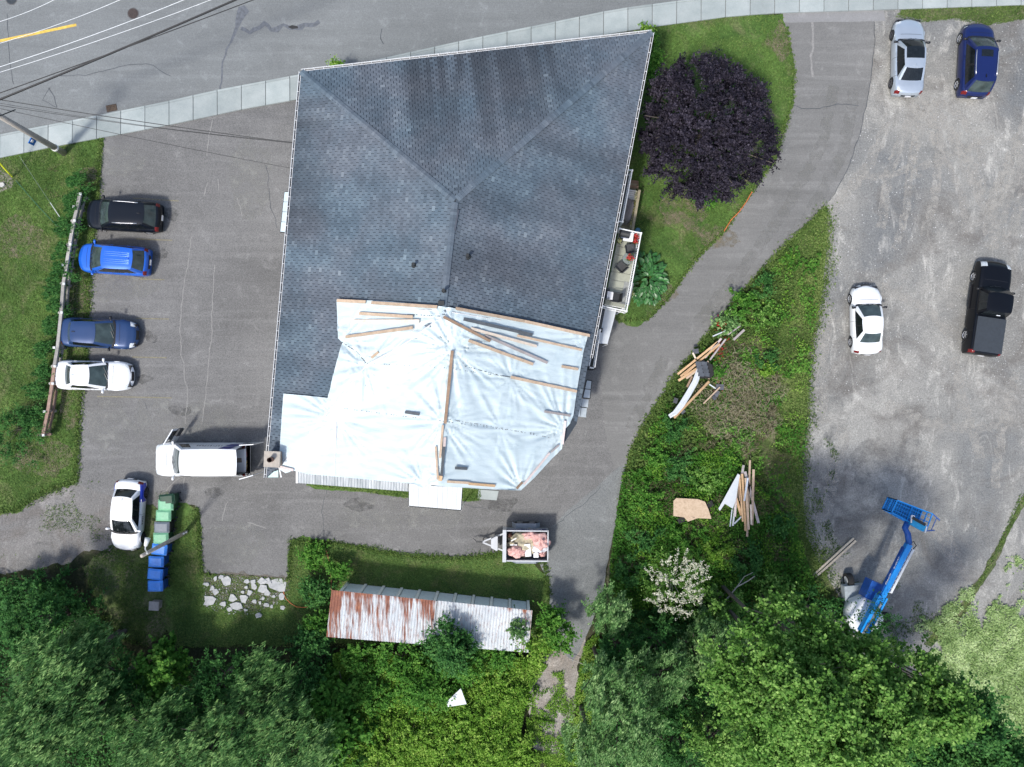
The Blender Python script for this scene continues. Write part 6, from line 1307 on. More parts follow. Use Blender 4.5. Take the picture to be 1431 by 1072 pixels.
# ------------------------------------------------------------------ broken concrete slabs
RUB = NT('rubble'); _c = RUB.ramp(RUB.noise(3.5, 6, .7), [(.3, (.30, .31, .31)), (.5, (.42, .43, .43)), (.7, (.50, .50, .49))]); RUB.bump(RUB.noise(8, 5, .8), .6, .04); RUB.done(_c, .9); RUB = RUB.m
RK = [(289, 816, 6.5, 3, 'elongated slab at the west end'), (294, 838, 9, 7, 'large slab on the west lawn side'), (317, 811, 7, 7, 'squarish slab touching the mossy patch'), (302, 826, 5, 5, 0), (298, 821, 3.5, 4, 0), (310, 806, 4, 3, 0), (302, 808, 3, 4, 0), (326, 836, 7, 6.5, 'angular slab near the middle of the rubble'), (332, 845, 9, 6, 'broad slab low in the middle of the rubble'), (341, 836, 6, 6, 'rounded slab right of the middle'), (322, 851, 4, 3.5, 0), (313, 844, 5, 4, 0), (346, 812, 4.5, 4, 0), (355, 813, 4, 4, 0), (350, 828, 3.5, 5, 0), (356, 820, 5, 5, 0), (366, 812, 7, 5, 'cracked slab left of the biggest one'), (368, 822, 7, 6, 'cracked triangular slab under the crack'), (375, 812, 5, 5, 0), (389, 817, 13, 9, 'biggest rounded slab at the east end'), (374, 828, 4, 5, 0), (394, 833, 4, 5, 0), (373, 845, 4.5, 3.5, 0), (380, 847, 3.5, 3, 0), (368, 836, 3, 2.5, 0), (383, 833, 3, 2, 0), (395, 849, 4, 3, 0), (362, 859, 5, 4, 'lone slab lying furthest south in the grass'), (356, 840, 4, 3, 0), (288, 843, 3, 3, 0), (345, 820, 3, 2.5, 0), (340, 827, 2.5, 2, 0), (364, 842, 2.2, 3, 0), (344, 852, 3, 2, 0)]
rnd = random.Random(8)
for i, (x, y, rx, ry, lb) in enumerate(RK):
    c = P(x, y, 0); n_ = rnd.randint(5, 7); k_ = 1.02 / 22.57; a0 = rnd.random() * 6
    poly = []
    for j in range(n_):
        a = a0 + 2 * PI * j / n_ + rnd.uniform(-.38, .38); r = rnd.uniform(.72, 1.22); poly.append((rx * r * k_ * math.cos(a), ry * r * k_ * math.sin(a)))
    h_ = rnd.uniform(.06, .12); tl = (rnd.uniform(-.12, .12), rnd.uniform(-.12, .12))
    m = MB(); top2 = [(p[0] * .975, p[1] * .975) for p in poly]; z = lambda q: h_ + tl[0] * q[0] + tl[1] * q[1]
    A_ = [(p[0], p[1], -.02) for p in poly]; B_ = [(p[0], p[1], z(p) - .025) for p in poly]; C_ = [(p[0], p[1], z(p)) for p in top2]
    m.grid([A_, B_, C_], close=True); m.add(C_, [tuple(range(n_))]); o = m.build('concrete_slab', RUB); o.location = (c.x, c.y, .02)
    tag(o, (lb + ' of broken concrete pieces') if lb else 'small broken concrete piece among the rubble below the lot', 'concrete slab', 'broken concrete pieces below the parking lot')
x, y = scatter([(283, 808), (300, 803), (405, 808), (402, 840), (340, 862), (284, 850)], 450); n = len(x)
tag(leaves('rubble_crumbs', np.stack([x, y, np.full(n, .045)], 1), np.tile([0, 0, 1.], (n, 1)) + RNG.normal(size=(n, 3)) * .3, RNG.uniform(.03, .13, n), RNG.uniform(.03, .1, n), RNG.uniform(0, .7, n), MATS['pebbles']), 'crumbs of broken concrete and gravel between the slabs', None, None, 'stuff')
sheet('rubble_ground', wp([(283, 804), (345, 803), (403, 807), (404, 828), (384, 845), (350, 850), (310, 846), (286, 838)]), .029, ragged('bare_rubble_earth', (.16, .145, .115), .46, 2.5, .8), amp=.3, seed=31)
CORD = plain('cord_orange', (.62, .16, .05), .6)
o = MB().tube([P(x, y, .06) for x, y in ((396, 826), (399, 836), (406, 843), (414, 848), (424, 849), (431, 848))], .022, 6).build('orange_cord', CORD); tag(o, 'orange cord curving from the rubble into the hedge', 'cord')
o = MB().tube([P(x, y, .10) for x, y in ((1051, 268), (1043, 282), (1033, 296), (1022, 307), (1012, 323))], .028, 6).build('orange_cord', CORD); tag(o, 'orange red cord along the lawn edge of the driveway', 'cord')

# ------------------------------------------------------------------ timber heaps in the weeds
def board(x0, y0, x1, y1, w, mt, lb, z=.45, z1=None, th=.045, grp='boards thrown in the weeds', name='board', roll=0):
    o = MB().beam(P(x0, y0, z), P(x1, y1, z1 if z1 else z), w, th, roll=roll).build(name, mt); return tag(o, lb, 'board', grp)
A1 = 'discarded boards of the northern heap'
NB = [(947, 523, 1003, 478, .13, W_ORG, 'outermost orange board of the northern heap beside the driveway'), (951, 526, 1006, 481, .12, W_ORG, 'second orange board in from the driveway'), (956, 524, 997, 488, .10, W_ORG, 'third orange board, slightly shorter'), (948, 532, 985, 508, .15, W_ORG, 'low orange board ending by the roof scrap'), (959, 529, 990, 505, .12, W_TAN, 'tan board under the roof scrap'), (985, 500, 1008, 473, .12, W_PNK, 'pinkish board reaching up to red brambles'), (992, 503, 1014, 474, .10, W_GRY, 'grey split board east of the red scraps'), (942, 584, 991, 533, .14, W_ORG, 'long orange board parallel to the white plank'), (983, 564, 1006, 541, .08, W_TAN, 'thin tan board beside dark shingle scraps'), (991, 537, 1000, 543, .07, PANEL_W, 'short white strip joining two boards'), (968, 493, 973, 503, .09, W_PALE, 'tiny pale offcut at the driveway edge'), (1025, 475, 1040, 461, .14, W_GRY, 'grey board under the brambles'), (1017, 468, 1035, 455, .08, W_GRY, 'weathered grey strip at the top of the heap'), (960, 541, 967, 526, .12, W_BRN, 'brown board stub left of the white plank'), (996, 470, 1015, 462, .07, PANEL_W, 'white strip half hidden in leaves')]
for k, (a, b, c, d, w, mt, lb) in enumerate(NB): board(a, b, c, d, w, mt, lb, .72 + .03 * (k % 5), grp=A1)
pts = [(935, 582), (943, 577), (952, 566), (962, 550), (971, 534), (978, 515)]; rows = []
for i, (x, y) in enumerate(pts):
    a = P(x, y, .9); q = P(*pts[min(i + 1, 5)], .9) - P(*pts[max(i - 1, 0)], .9); q.normalize(); s_ = Vector((-q.y, q.x, 0)) * (.12 + .06 * min(1, i / 2)); rows.append([a - s_, a - s_ * .3 + Vector((0, 0, .05)), a + s_ * .3, a + s_ + Vector((0, 0, .04))])
o = MB().grid(rows).build('white_fascia', PANEL_W); sol = o.modifiers.new('thick', 'SOLIDIFY'); sol.thickness = .02; tag(o, 'long bent white fascia plank curving beside the driveway', 'fascia')
t = thing('roof_scrap', 'torn dark shingle roof scrap with a tan board under it', 'roof scrap', P(987, 517, .95)); L0 = t.location.copy()
for i in range(4):
    for j in range(2):
        a = P(976 + j * 8 + i * 1.2, 508 + i * 5.2, 1.0); MB().box(a - L0, (.34, .22, .03), -.1).build('shingle', plain('scrap_shingle', (.07, .08, .095), .85, var=.2, obj_random=.2), t)
MB().prism([(q - L0).to_2d() for q in (P(981, 503, .7), P(994, 510, .7), P(996, 524, .7), P(991, 529, .7), P(976, 529, .7), P(978, 510, .7))], -.06, -.02).build('underlay', plain('scrap_black', (.02, .02, .02), .9), t)
MB().beam(P(990, 530, .6) - L0, P(996, 520, .6) - L0, .1, .04).build('board', W_TAN, t)
for k, (x, y, s) in enumerate(((1006, 541, .35), (1001, 550, .30), (998, 556, .2), (972, 491, .28), (944, 560, .25), (953, 574, .28))):
    o = MB().box((0, 0, 0), (s * 1.3, s, .04), k * 1.1).build('shingle_scrap', plain('scrap_grey', (.085, .09, .105), .85, var=.25, obj_random=.25)); o.location = P(x, y, .7); tag(o, ['dark shingle scrap by the thin tan board', 'dark shingle scrap lowest by the dry grass', 'small shingle scrap under two larger ones', 'shingle scrap at the driveway edge by pale offcut', 'dark scrap left of the white fascia plank', 'dark scrap between fascia and orange board'][k], 'shingle scrap', 'shingle scraps in the weeds')
n = 220; C0 = np.array([P(x, y, .6) for x, y in ((1006, 486), (1003, 494), (1008, 480), (1012, 458), (1006, 452), (1004, 536))]); C = C0[RNG.integers(0, 6, n)] + RNG.normal(size=(n, 3)) * [.18, .28, .08]
tag(leaves('red_scraps', C, RNG.normal(size=(n, 3)) + [0, 0, 1], RNG.uniform(.08, .2, n), RNG.uniform(.03, .07, n), RNG.random(n) * .5, L_RED), 'red leaves and torn red scraps over the northern timber heap', None, None, 'stuff')
A2 = 'boards standing out of the southern heap'
SB = [(1048, 643, 1044, 750, .12, W_TAN, 'longest tan board, sticking out at both ends of the south heap'), (1053, 656, 1051, 734, .14, W_TAN, 'straight tan board at the east side of the south heap'), (1037, 662, 1042, 742, .13, W_ORG, 'orange board down the middle of the south heap'), (1042, 668, 1046, 740, .14, W_TAN, 'tan board just right of the middle'), (1033, 664, 1038, 729, .10, W_ORG, 'thin orange board left of the middle'), (1041, 659, 1060, 731, .16, W_GRY, 'dark grey board slanting across the east side'), (1026, 688, 1036, 720, .16, W_ORG, 'short broken orange board on the west side'), (1030, 672, 1027, 722, .12, W_PNK, 'pinkish board next to the white panel'), (1049, 705, 1050, 733, .10, W_PALE, 'pale board end under the slanting grey one'), (1031, 668, 1034, 700, .10, W_BRN, 'dark brown split board in the heap'), (1039, 650, 1036, 668, .14, W_GRY, 'grey weathered block at the top of the south heap'), (1028, 700, 1024, 735, .10, PANEL_W, 'narrow white strip hanging off the south heap'), (1036, 722, 1026, 732, .08, PANEL_W, 'short white strip crossing the foot of the heap'), (1020, 736, 1023, 712, .06, PANEL_W, 'thinnest white strip at the southwest foot')]
for k, (a, b, c, d, w, mt, lb) in enumerate(SB): board(a, b, c, d, w, mt, lb, .80 + .05 * (k % 5), grp=A2)
a = [P(x, y, 1.1) for x, y in ((1031, 662), (1034, 664), (1028, 700), (1024, 711), (1013, 704), (1006, 714), (1004, 711))]
o = MB().prism([p.to_2d() for p in a], 1.07, 1.10).build('torn_siding', PANEL_W); tag(o, 'torn white panel leaning out of the south heap to the west', 'panel')
board(1045, 668, 1040, 700, .1, plain('blueish', (.5, .55, .62), .5), 'pale blue grey strip between tan boards of south heap', 1.1, grp=A2)
# sheet of particle board
OSB = NT('osb'); _c = OSB.ramp(OSB.noise(6, 6, .8), [(.3, (.36, .26, .17)), (.5, (.52, .39, .27)), (.7, (.60, .47, .34))]); _c = OSB.mix(_c, (.12, .10, .09), OSB.rng(OSB.noise(1.0, 5, .75, vec=OSB.map((1.2, 3.5, 1), .2)), .60, .70, 0, .7)); OSB.done(_c, .85); OSB = OSB.m
a = [P(x, y, .9) for x, y in ((941, 700), (945, 696), (975, 697.5), (985, 701), (990, 712), (994, 725), (975, 724), (961, 729), (956, 723), (941, 721))]
o = MB().prism([p.to_2d() for p in a], .90, .935).build('particle_board', OSB); tag(o, 'jagged beige particle board lying on the weeds', 'board')
for (x, y, s, lb) in ((952, 727, .3, 'black shingle scrap under the particle board foot'), (991, 705, .35, 'black scrap at the east corner of the particle board')):
    o = MB().box((0, 0, 0), (s * 1.4, s, .03), .4).build('shingle_scrap', MATS['scrap_black']); o.location = P(x, y, .78); tag(o, lb, 'shingle scrap')
for (x0, y0, x1, y1, lb) in ((1135, 805, 1193, 752, 'upper of two pale planks lying on gravel weeds'), (1139, 807, 1196, 755.5, 'lower of two pale planks lying on gravel weeds')):
    tag(MB().beam(P(x0, y0, .12), P(x1, y1, .12), .12, .06).build('pale_plank', plain('pine_new', (.58, .50, .38), .7, var=.15)), lb, 'plank')
a = [P(x, y, 1.9) for x, y in ((624, 981), (644, 962), (652, 984), (626, 988))]; o = MB().prism([p.to_2d() for p in a], 1.86, 1.9).build('white_sheet', PANEL_W); tag(o, 'small white panel poking out of the bushes south of the shed', 'panel')

# ------------------------------------------------------------------ trees and shrubs
BARK = plain('bark', (.10, .085, .07), .95, var=.3, scale=8); BARKP = plain('bark_pale', (.34, .32, .28), .9, var=.25, scale=6)
L_PUR = leaf_mat('purple_leaves', (.006, .006, .010), (.019, .016, .026), (.075, .065, .088), .5, .08)
L_WIL = leaf_mat('willow_leaves', (.026, .080, .020), (.092, .205, .058), (.32, .46, .18), .5, .28)
L_WI2 = leaf_mat('willow_shade_leaves', (.018, .062, .018), (.070, .180, .046), (.33, .51, .17), .5, .25)  # darker willow copy: cloud shade over the left wood put into the leaf colour
L_DRK = leaf_mat('dark_leaves', (.016, .064, .014), (.045, .150, .034), (.13, .30, .07), .5, .25)
L_MAP = leaf_mat('maple_leaves', (.026, .100, .013), (.075, .220, .028), (.21, .40, .07), .5, .28)
L_POP = leaf_mat('poplar_leaves', (.032, .105, .016), (.120, .270, .045), (.36, .56, .15), .45, .3)
L_SIL = leaf_mat('silver_leaves', (.038, .11, .032), (.130, .275, .080), (.40, .57, .24), .45, .28)
L_YGR = leaf_mat('yellowgreen_leaves', (.045, .13, .014), (.15, .31, .032), (.40, .56, .12), .5, .3)
L_SAGE = leaf_mat('sage_leaves', (.10, .18, .05), (.29, .42, .15), (.58, .70, .36), .6, .2)
L_WHT = leaf_mat('blossom_white', (.35, .36, .25), (.62, .62, .48), (.82, .82, .70), .6, .2)
def crown_points(R, zc, dz, nclump, per, cr, seed, flat=.5, irr=.35, hollow=.25, bias=None):
    """leaves set along twigs: every clump is a spray of twigs that point outwards and upwards"""
    rng = np.random.default_rng(seed); out = []; tint = []; nr = []; nt_ = 10
    for k in range(nclump):
        a = rng.uniform(0, 2 * PI); q = math.sqrt(rng.uniform(0, 1)); rr = 1 + irr * mn.noise(Vector((math.cos(a) * 1.3, math.sin(a) * 1.3, seed * 1.7))) * 1.6 + .2 * mn.noise(Vector((math.cos(a) * 4, math.sin(a) * 4, seed)))
        r = q * R * rr; zt = zc + dz * math.sqrt(max(0, 1 - (q * .96) ** 2)) * (.7 + .4 * rng.random()) - rng.random() ** 2 * dz * .7
        c = np.array([r * math.cos(a), r * math.sin(a), zt]); s = cr * rng.uniform(.7, 1.7)
        base = np.array([math.cos(a) * (.25 + q), math.sin(a) * (.25 + q), .5]) if bias is None else np.array([bias[0], bias[1], .35])
        td_ = base[None] * (.55 if bias is None else 1.0) + rng.normal(size=(nt_, 3)) * (.62 if bias is None else .4); td_ /= np.linalg.norm(td_, axis=1, keepdims=True); td_[:, 2] *= flat
        w = rng.integers(0, nt_, per); t = rng.random(per) ** .8; ln = rng.uniform(.6, 2.0, nt_)[w] * s
        p = td_[w] * (t * ln)[:, None] + rng.normal(size=(per, 3)) * (s * (.17 - .10 * t))[:, None] - td_[w] * s * .3
        out.append(c + p); nr.append(rng.normal(size=(per, 3)) * .55 + np.array([0, 0, .95]) + td_[w] * .3)
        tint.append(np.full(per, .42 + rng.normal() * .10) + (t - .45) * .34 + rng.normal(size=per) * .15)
    return np.concatenate(out), np.concatenate(nr), np.concatenate(tint)
def tree(px, py, rpx, h, mat, label, name='tree', cat='tree', seed=1, ncl=60, per=90, cr=.7, leaf=(.14, .26), ratio=.5, dirn=None, flat=.6, irr=.35, bark=None, group=None, dz=None, trunkr=.16, limbs=9, zc=None, extra_limbs=False, hi=None):
    """px, py and rpx give the crown as the photo shows it, at the height zm"""
    dz = dz if dz is not None else rpx * 0.03; zc = zc if zc is not None else h - dz
    hm = zc + dz * .6; c = P(px, py, hm); R = rpx * (H - hm) / F; t = thing(name, label, cat, (c.x, c.y, 0), 0, group)
    C, N, T = crown_points(R * .86, zc, dz, ncl, per, cr, seed, flat, irr, bias=dirn)
    n = len(C); L = RNG.uniform(*leaf, n); d = None
    if dirn is not None: d = np.array([[dirn[0], dirn[1], .12]])
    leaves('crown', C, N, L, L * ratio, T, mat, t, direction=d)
    m = MB(); rnd = random.Random(seed); tp = zc + dz * .45
    m.tube([(0, 0, -.05), (rnd.uniform(-.1, .1), rnd.uniform(-.1, .1), zc * .5), (0, 0, tp)], trunkr, 8, r2=trunkr * .4, caps=False); m.build('trunk', bark or BARK, t, smooth=True)
    m = MB()
    for k in range(limbs):
        a = 2 * PI * k / limbs + rnd.uniform(-.3, .3); z0 = zc * rnd.uniform(.45, .95); r = R * rnd.uniform(.6, .95); z1 = zc + dz * rnd.uniform(.15, .7 if not extra_limbs else 1.0)
        m.tube([(0, 0, z0), (math.cos(a) * r * .45, math.sin(a) * r * .45, z0 + (z1 - z0) * .6), (math.cos(a + .15) * r, math.sin(a + .15) * r, z1)], trunkr * .38, 5, r2=trunkr * .1, caps=False)
    m.build('limb', bark or BARK, t); return t
sd_ = [100]
def S_(): sd_[0] += 1; return sd_[0]
tree(996, 170, 112, 5.8, L_PUR, 'dark purple leaved tree on the lawn east of the house', seed=3, ncl=520, per=200, cr=.36, leaf=(.06, .14), ratio=.8, flat=1.0, irr=.12, dz=3.0, trunkr=.2, limbs=14)
wind = (.75, .65)
# bottom left wood
WL = [
 (24, 838, 40, 3.0, L_DRK, 'dark shrubby tree at the left edge beside the gravel'), (78, 866, 38, 3.0, L_DRK, 'dark low tree between the gravel and the willows'), (35, 880, 50, 6.0, L_DRK, 'dark green tree cut by the left edge'), (118, 918, 38, 5.0, L_WI2, 'pale wind-swept willow topping the left wood, north one'),
 (60, 950, 62, 8.0, L_WI2, 'large pale willow at the left edge, middle of the wood'), (30, 1035, 62, 8.5, L_WI2, 'brightest willow in the bottom left corner'), (105, 1010, 50, 7.0, L_WI2, 'willow next to the bottom left corner'), (145, 965, 40, 5.0, L_DRK, 'dark tree right of the large left willow'),
 (215, 945, 34, 3.6, L_MAP, 'fresh green maple below the stone post'), (170, 1000, 40, 5.0, L_DRK, 'dark tree in the shade of the left wood'), (200, 1050, 50, 7.0, L_WI2, 'willow on the bottom edge left of centre'), (262, 1000, 46, 5.0, L_DRK, 'dark tree below the fresh green maple'),
 (300, 962, 34, 4.4, L_DRK, 'dark tree at the edge of the shaded lawn'), (350, 965, 38, 5.0, L_WI2, 'grey green willow at the south lawn edge'), (290, 1050, 52, 7.0, L_WI2, 'willow on the bottom edge under the lawn'), (370, 1018, 44, 6.0, L_WI2, 'willow in the middle of the bottom wood'),
 (410, 1058, 45, 6.5, L_WI2, 'willow on the bottom edge beside the maple'), (415, 962, 32, 3.6, L_DRK, 'dark tree southwest of the shed'), (432, 1018, 34, 4.0, L_MAP, 'fresh green maple near the bottom edge'), (470, 965, 28, 2.4, L_MAP, 'green bushy tree just south of the shed corner'), (468, 1052, 36, 3.2, L_MAP, 'green tree at the bottom edge below the shed')]
for x, y, r, h, mt, lb in WL:
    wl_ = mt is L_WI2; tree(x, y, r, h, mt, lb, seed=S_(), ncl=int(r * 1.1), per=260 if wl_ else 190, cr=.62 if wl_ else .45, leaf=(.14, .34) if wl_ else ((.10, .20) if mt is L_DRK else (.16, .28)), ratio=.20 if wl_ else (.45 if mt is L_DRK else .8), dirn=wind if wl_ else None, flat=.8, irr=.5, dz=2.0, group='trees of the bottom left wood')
# south of the shed
tree(628, 908, 30, 4.2, L_DRK, 'dense green tree growing up against the shed roof gap', seed=S_(), ncl=60, per=130, cr=.5, leaf=(.12, .22), ratio=.5, dz=2.4)
tree(596, 962, 36, 2.6, L_MAP, 'grey green tree south of the shed', seed=S_(), ncl=60, per=120, cr=.55, leaf=(.14, .26), ratio=.4, dz=1.8)
SHB = [(768, 866, 17, 2.8, L_MAP, 'bright leafy bush at the shed corner'), (778, 892, 22, 3.0, L_MAP, 'bright bush below the shed corner beside the path'), (752, 905, 22, 2.6, L_YGR, 'yellow green bush at the southeast shed corner'), (700, 920, 20, 2.2, L_MAP, 'bush reaching over the white shed roof'), (725, 880, 12, 3.2, L_WIL, 'thin twigs over the white shed roof'),
 (682, 950, 36, 1.5, L_YGR, 'yellow green bush in the sunlit thicket'), (722, 968, 24, 1.4, L_YGR, 'yellow green bush beside the gravel path'), (660, 1000, 42, 1.5, L_YGR, 'broad yellow green bush below the white panel'), (580, 1010, 42, 1.6, L_YGR, 'green bush in the middle of the thicket'), (520, 970, 32, 1.8, L_MAP, 'green bush south of the rusty shed half'), (535, 1045, 44, 1.7, L_YGR, 'green bush at the bottom edge of thicket'), (630, 1050, 44, 1.5, L_YGR, 'yellow green bush at the bottom edge'), (695, 1045, 36, 1.4, L_YGR, 'sunny bush at the bottom edge near the path'), (500, 920, 26, 1.8, L_MAP, 'leafy bush against the back of the shed'), (560, 925, 30, 2.4, L_MAP, 'green bush against the back of the shed'), (650, 925, 30, 2.8, L_MAP, 'green bush at the roof gap east side'),
 (438, 778, 15, .9, L_MAP, 'green hedge bush north of the shed corner'), (438, 830, 20, 1.3, L_DRK, 'dark hedge bush west of the shed'), (443, 875, 22, 1.6, L_MAP, 'hedge bush at the southwest shed corner'), (472, 797, 13, 1.2, L_MAP, 'small bush with rusty pipe through it'), (432, 905, 28, 2.4, L_DRK, 'dark bush closing the hedge to the south'),
 (735, 1055, 22, 1.2, L_YGR, 'low yellow bush beside the end of the path')]
for x, y, r, h, mt, lb in SHB:
    tree(x, y, r, h, mt, lb, name='bush', cat='bush', seed=S_(), ncl=int(r * 1.5), per=80, cr=.34, leaf=(.10, .20) if mt is not L_YGR else (.10, .18), ratio=.6, flat=.7, irr=.4, dz=h * .5, trunkr=.05, limbs=6, group='bushes round the shed')
# right wood
RWD = [(852, 862, 30, 4.6, L_SIL, 'round silvery tree beside the gravel neck'), (868, 915, 34, 4.6, L_DRK, 'dark tree south of the round silvery one'), (850, 968, 44, 7.5, L_SIL, 'silvery willow beside the overgrown path'), (880, 1035, 56, 8.5, L_SIL, 'largest silvery willow at the bottom edge'), (825, 1050, 36, 6.5, L_SIL, 'silvery willow on the bottom edge next to path'), (930, 960, 44, 6.0, L_SIL, 'loose grey green tree in the shade gap'), (925, 905, 34, 4.0, L_DRK, 'dark tree below the white flowering bush'), (975, 915, 40, 4.5, L_WIL, 'grey green tree north of the poplars'), (955, 1045, 44, 5.0, L_DRK, 'dark tree at the bottom edge among willows'), (1010, 905, 38, 5.0, L_SIL, 'small silvery tree northwest of the poplars'), (1000, 980, 34, 3.6, L_DRK, 'shaded tree west of the big poplar'), (1010, 1050, 44, 6.0, L_POP, 'thin poplar with bare twigs at the bottom edge'), (1005, 850, 34, 3.0, L_POP, 'low leafy tree right of the fallen branch')]
for x, y, r, h, mt, lb in RWD:
    si = mt is L_SIL; tree(x, y, r, h, mt, lb, seed=S_(), ncl=int(r * (1.5 if si else 1.0)), per=200, cr=.42, leaf=(.09, .20), ratio=.36 if si else .5, flat=.8, irr=.45, dz=2.4, group='trees of the right wood', dirn=(.4, .8) if si else None)
POPL = [(1112, 918, 62, 13.0, 'big poplar crown left of the boom lift base'), (1060, 968, 58, 12.0, 'poplar on the west side of the poplar stand'), (1145, 985, 68, 15.5, 'tallest poplar in the middle of the stand'), (1207, 955, 54, 14.5, 'poplar just below the boom lift turntable'), (1245, 1010, 60, 15.5, 'poplar in the east half of the stand'), (1090, 1050, 64, 13.0, 'poplar on the bottom edge of the stand'), (1190, 1055, 62, 16.0, 'poplar on the bottom edge, right of a pale trunk'), (1312, 985, 46, 15.5, 'poplar tip reaching toward the sage ground cover')]
for x, y, r, h, lb in POPL:
    tree(x, y, r, h, L_POP, lb, name='poplar_tree', seed=S_(), ncl=int(r * 2.0), per=190, cr=.50, leaf=(.09, .19), ratio=.7, flat=.8, irr=.55, dz=3.2, bark=BARK, trunkr=.13, limbs=12, group='poplars of the right wood')
tree(1368, 1012, 30, 15.0, L_DRK, 'dark poplar crown near the bottom right corner', name='poplar_tree', seed=S_(), ncl=61, per=190, cr=.5, leaf=(.09, .19), ratio=.7, irr=.6, dz=2.4, bark=BARKP)
tree(1310, 1058, 60, 10.0, L_DRK, 'dark poplar on the bottom edge right of centre', name='poplar_tree', seed=S_(), ncl=112, per=190, cr=.5, leaf=(.09, .19), ratio=.7, irr=.5, dz=2.4, bark=BARKP)
tree(1408, 1075, 38, 13.0, L_DRK, 'dark poplar filling the bottom right corner', name='poplar_tree', seed=S_(), ncl=78, per=190, cr=.5, leaf=(.09, .19), ratio=.7, irr=.5, dz=2.4, bark=BARKP)
# white flowering shrub
tw = tree(945, 818, 46, 2.8, L_POP, 'shrub covered in white blossom sprays in the weeds', name='flowering_shrub', cat='shrub', seed=S_(), ncl=60, per=60, cr=.35, leaf=(.08, .16), ratio=.5, dz=1.3, trunkr=.06, limbs=12, bark=BARKP)
C = []; rng = np.random.default_rng(5)
for k in range(95):
    a = rng.uniform(0, 2 * PI); r0 = math.sqrt(rng.random()) * 1.75; a2 = a * .35 + PI * .32 + rng.normal() * .5; ln = rng.uniform(.25, .85); tt = rng.random(34)
    x_ = math.cos(a) * r0 + np.cos(a2) * ln * tt; y_ = math.sin(a) * r0 + np.sin(a2) * ln * tt; C.append(np.stack([x_, y_, 2.95 - .12 * r0 * r0 + .3 * tt], 1) + rng.normal(size=(34, 3)) * .045)
C = np.concatenate(C); n = len(C); k = rng.random(n) < .9; C = C[k]; n = len(C)
leaves('blossom', C, rng.normal(size=(n, 3)) * .6 + [0, 0, 1], rng.uniform(.04, .10, n), rng.uniform(.04, .08, n), rng.random(n), L_WHT, tw)
# weedy strip shrubs
VS = [(1035, 425, 22, 1.2, L_MAP, 'leafy green shrub at the north tip of the weeds'), (1070, 400, 16, .9, L_DRK, 'dark low shrub near the north tip of the weeds'), (1015, 455, 18, 1.0, L_SIL, 'greyish shrub beside the driveway edge'), (1060, 440, 20, .9, L_POP, 'dull green shrub in the upper weeds'), (1072, 505, 14, .8, L_DRK, 'dark tussock in the middle of the weeds'), (1070, 517, 11, .7, L_YGR, 'small yellow green tussock below the dark one'), (1005, 520, 12, .8, L_MAP, 'bright green clump beside the timber heap'), (940, 600, 18, .9, L_DRK, 'low shrub south of the white fascia plank'), (915, 640, 22, 1.0, L_MAP, 'green shrub at the driveway bend'), (950, 655, 26, 1.0, L_DRK, 'dark shrub in the knee-high weeds'), (990, 665, 24, 1.0, L_POP, 'dull shrub above the particle board'), (905, 700, 26, 1.1, L_MAP, 'green shrub left of the particle board'), (900, 755, 24, 1.1, L_DRK, 'dark shrub lower left of the particle board'), (960, 755, 26, 1.1, L_MAP, 'green shrub below the particle board'), (1005, 765, 24, 1.1, L_YGR, 'yellow green shrub below the south timber heap'), (1050, 790, 30, 1.3, L_DRK, 'dark shrub east of the fallen branch'), (1085, 830, 34, 1.6, L_POP, 'leafy shrub north of the big poplar'), (880, 800, 22, 1.4, L_DRK, 'dark shrub beside the back driveway'), (875, 735, 16, .9, L_MAP, 'small shrub on the back driveway edge'), (1090, 735, 20, .7, L_DRK, 'low shrub between the south heap and gravel'), (1030, 610, 22, .7, L_POP, 'low dull shrub under the dry grass'), (1130, 850, 24, 1.6, L_DRK, 'dark shrub left of the lift wheels'), (1250, 912, 26, 1.5, L_POP, 'dark bush below the lift turntable'), (1225, 880, 16, 1.6, L_DRK, 'dark twiggy bush hugging the lift base')]
for x, y, r, h, mt, lb in VS:
    tree(x, y, r, h, mt, lb, name='shrub', cat='shrub', seed=S_(), ncl=int(r * 1.2), per=60, cr=.28, leaf=(.08, .20), ratio=.5, flat=.6, irr=.6, dz=h * .5, trunkr=.03, limbs=5, group='shrubs in the weedy strip')
# leaves over the lift
q = P(1205, 862, 1.9); n = 2600; C = RNG.normal(size=(n, 3)) * [.75, .75, .1] + [q.x + .3, q.y - .2, 3.1]; C = C[fnoise(C[:, 0], C[:, 1], 2.6, 3) > .54]; n = len(C)
tag(leaves('overhanging_twigs', C, RNG.normal(size=(n, 3)) * .5 + [0, 0, 1], RNG.uniform(.08, .18, n), RNG.uniform(.04, .1, n), RNG.random(n) * .5, L_DRK), 'leafy twigs hanging over the lift turntable', None, None, 'stuff')
# hedge west of the fence
HD = [(103, 252, 16), (98, 285, 17), (104, 275, 9), (92, 318, 17), (86, 350, 15), (84, 380, 17), (72, 405, 17), (78, 430, 14), (68, 455, 18), (60, 490, 17), (60, 520, 14), (48, 545, 18), (40, 585, 18)]
for i, (x, y, r) in enumerate(HD):
    tree(x, y, r, 1.1, L_DRK, ['northernmost', 'second', 'small second', 'third', 'fourth', 'fifth', 'sixth', 'seventh', 'eighth', 'ninth', 'tenth', 'eleventh', 'southernmost'][i] + ' dark hedge shrub counted southward along the rail fence', name='hedge_shrub', cat='shrub', seed=S_(), ncl=int(r * 2.4), per=80, cr=.24, leaf=(.07, .16), ratio=.35, flat=.7, irr=.7, dz=.5, trunkr=.04, limbs=4, group='hedge shrubs along the rail fence', dirn=(1, .2))
tree(20, 600, 45, 1.4, L_DRK, 'broad dark shrub at the left edge below the hedge', name='hedge_shrub', cat='shrub', seed=S_(), ncl=50, per=70, cr=.35, leaf=(.08, .18), ratio=.4, dz=.6, trunkr=.04)
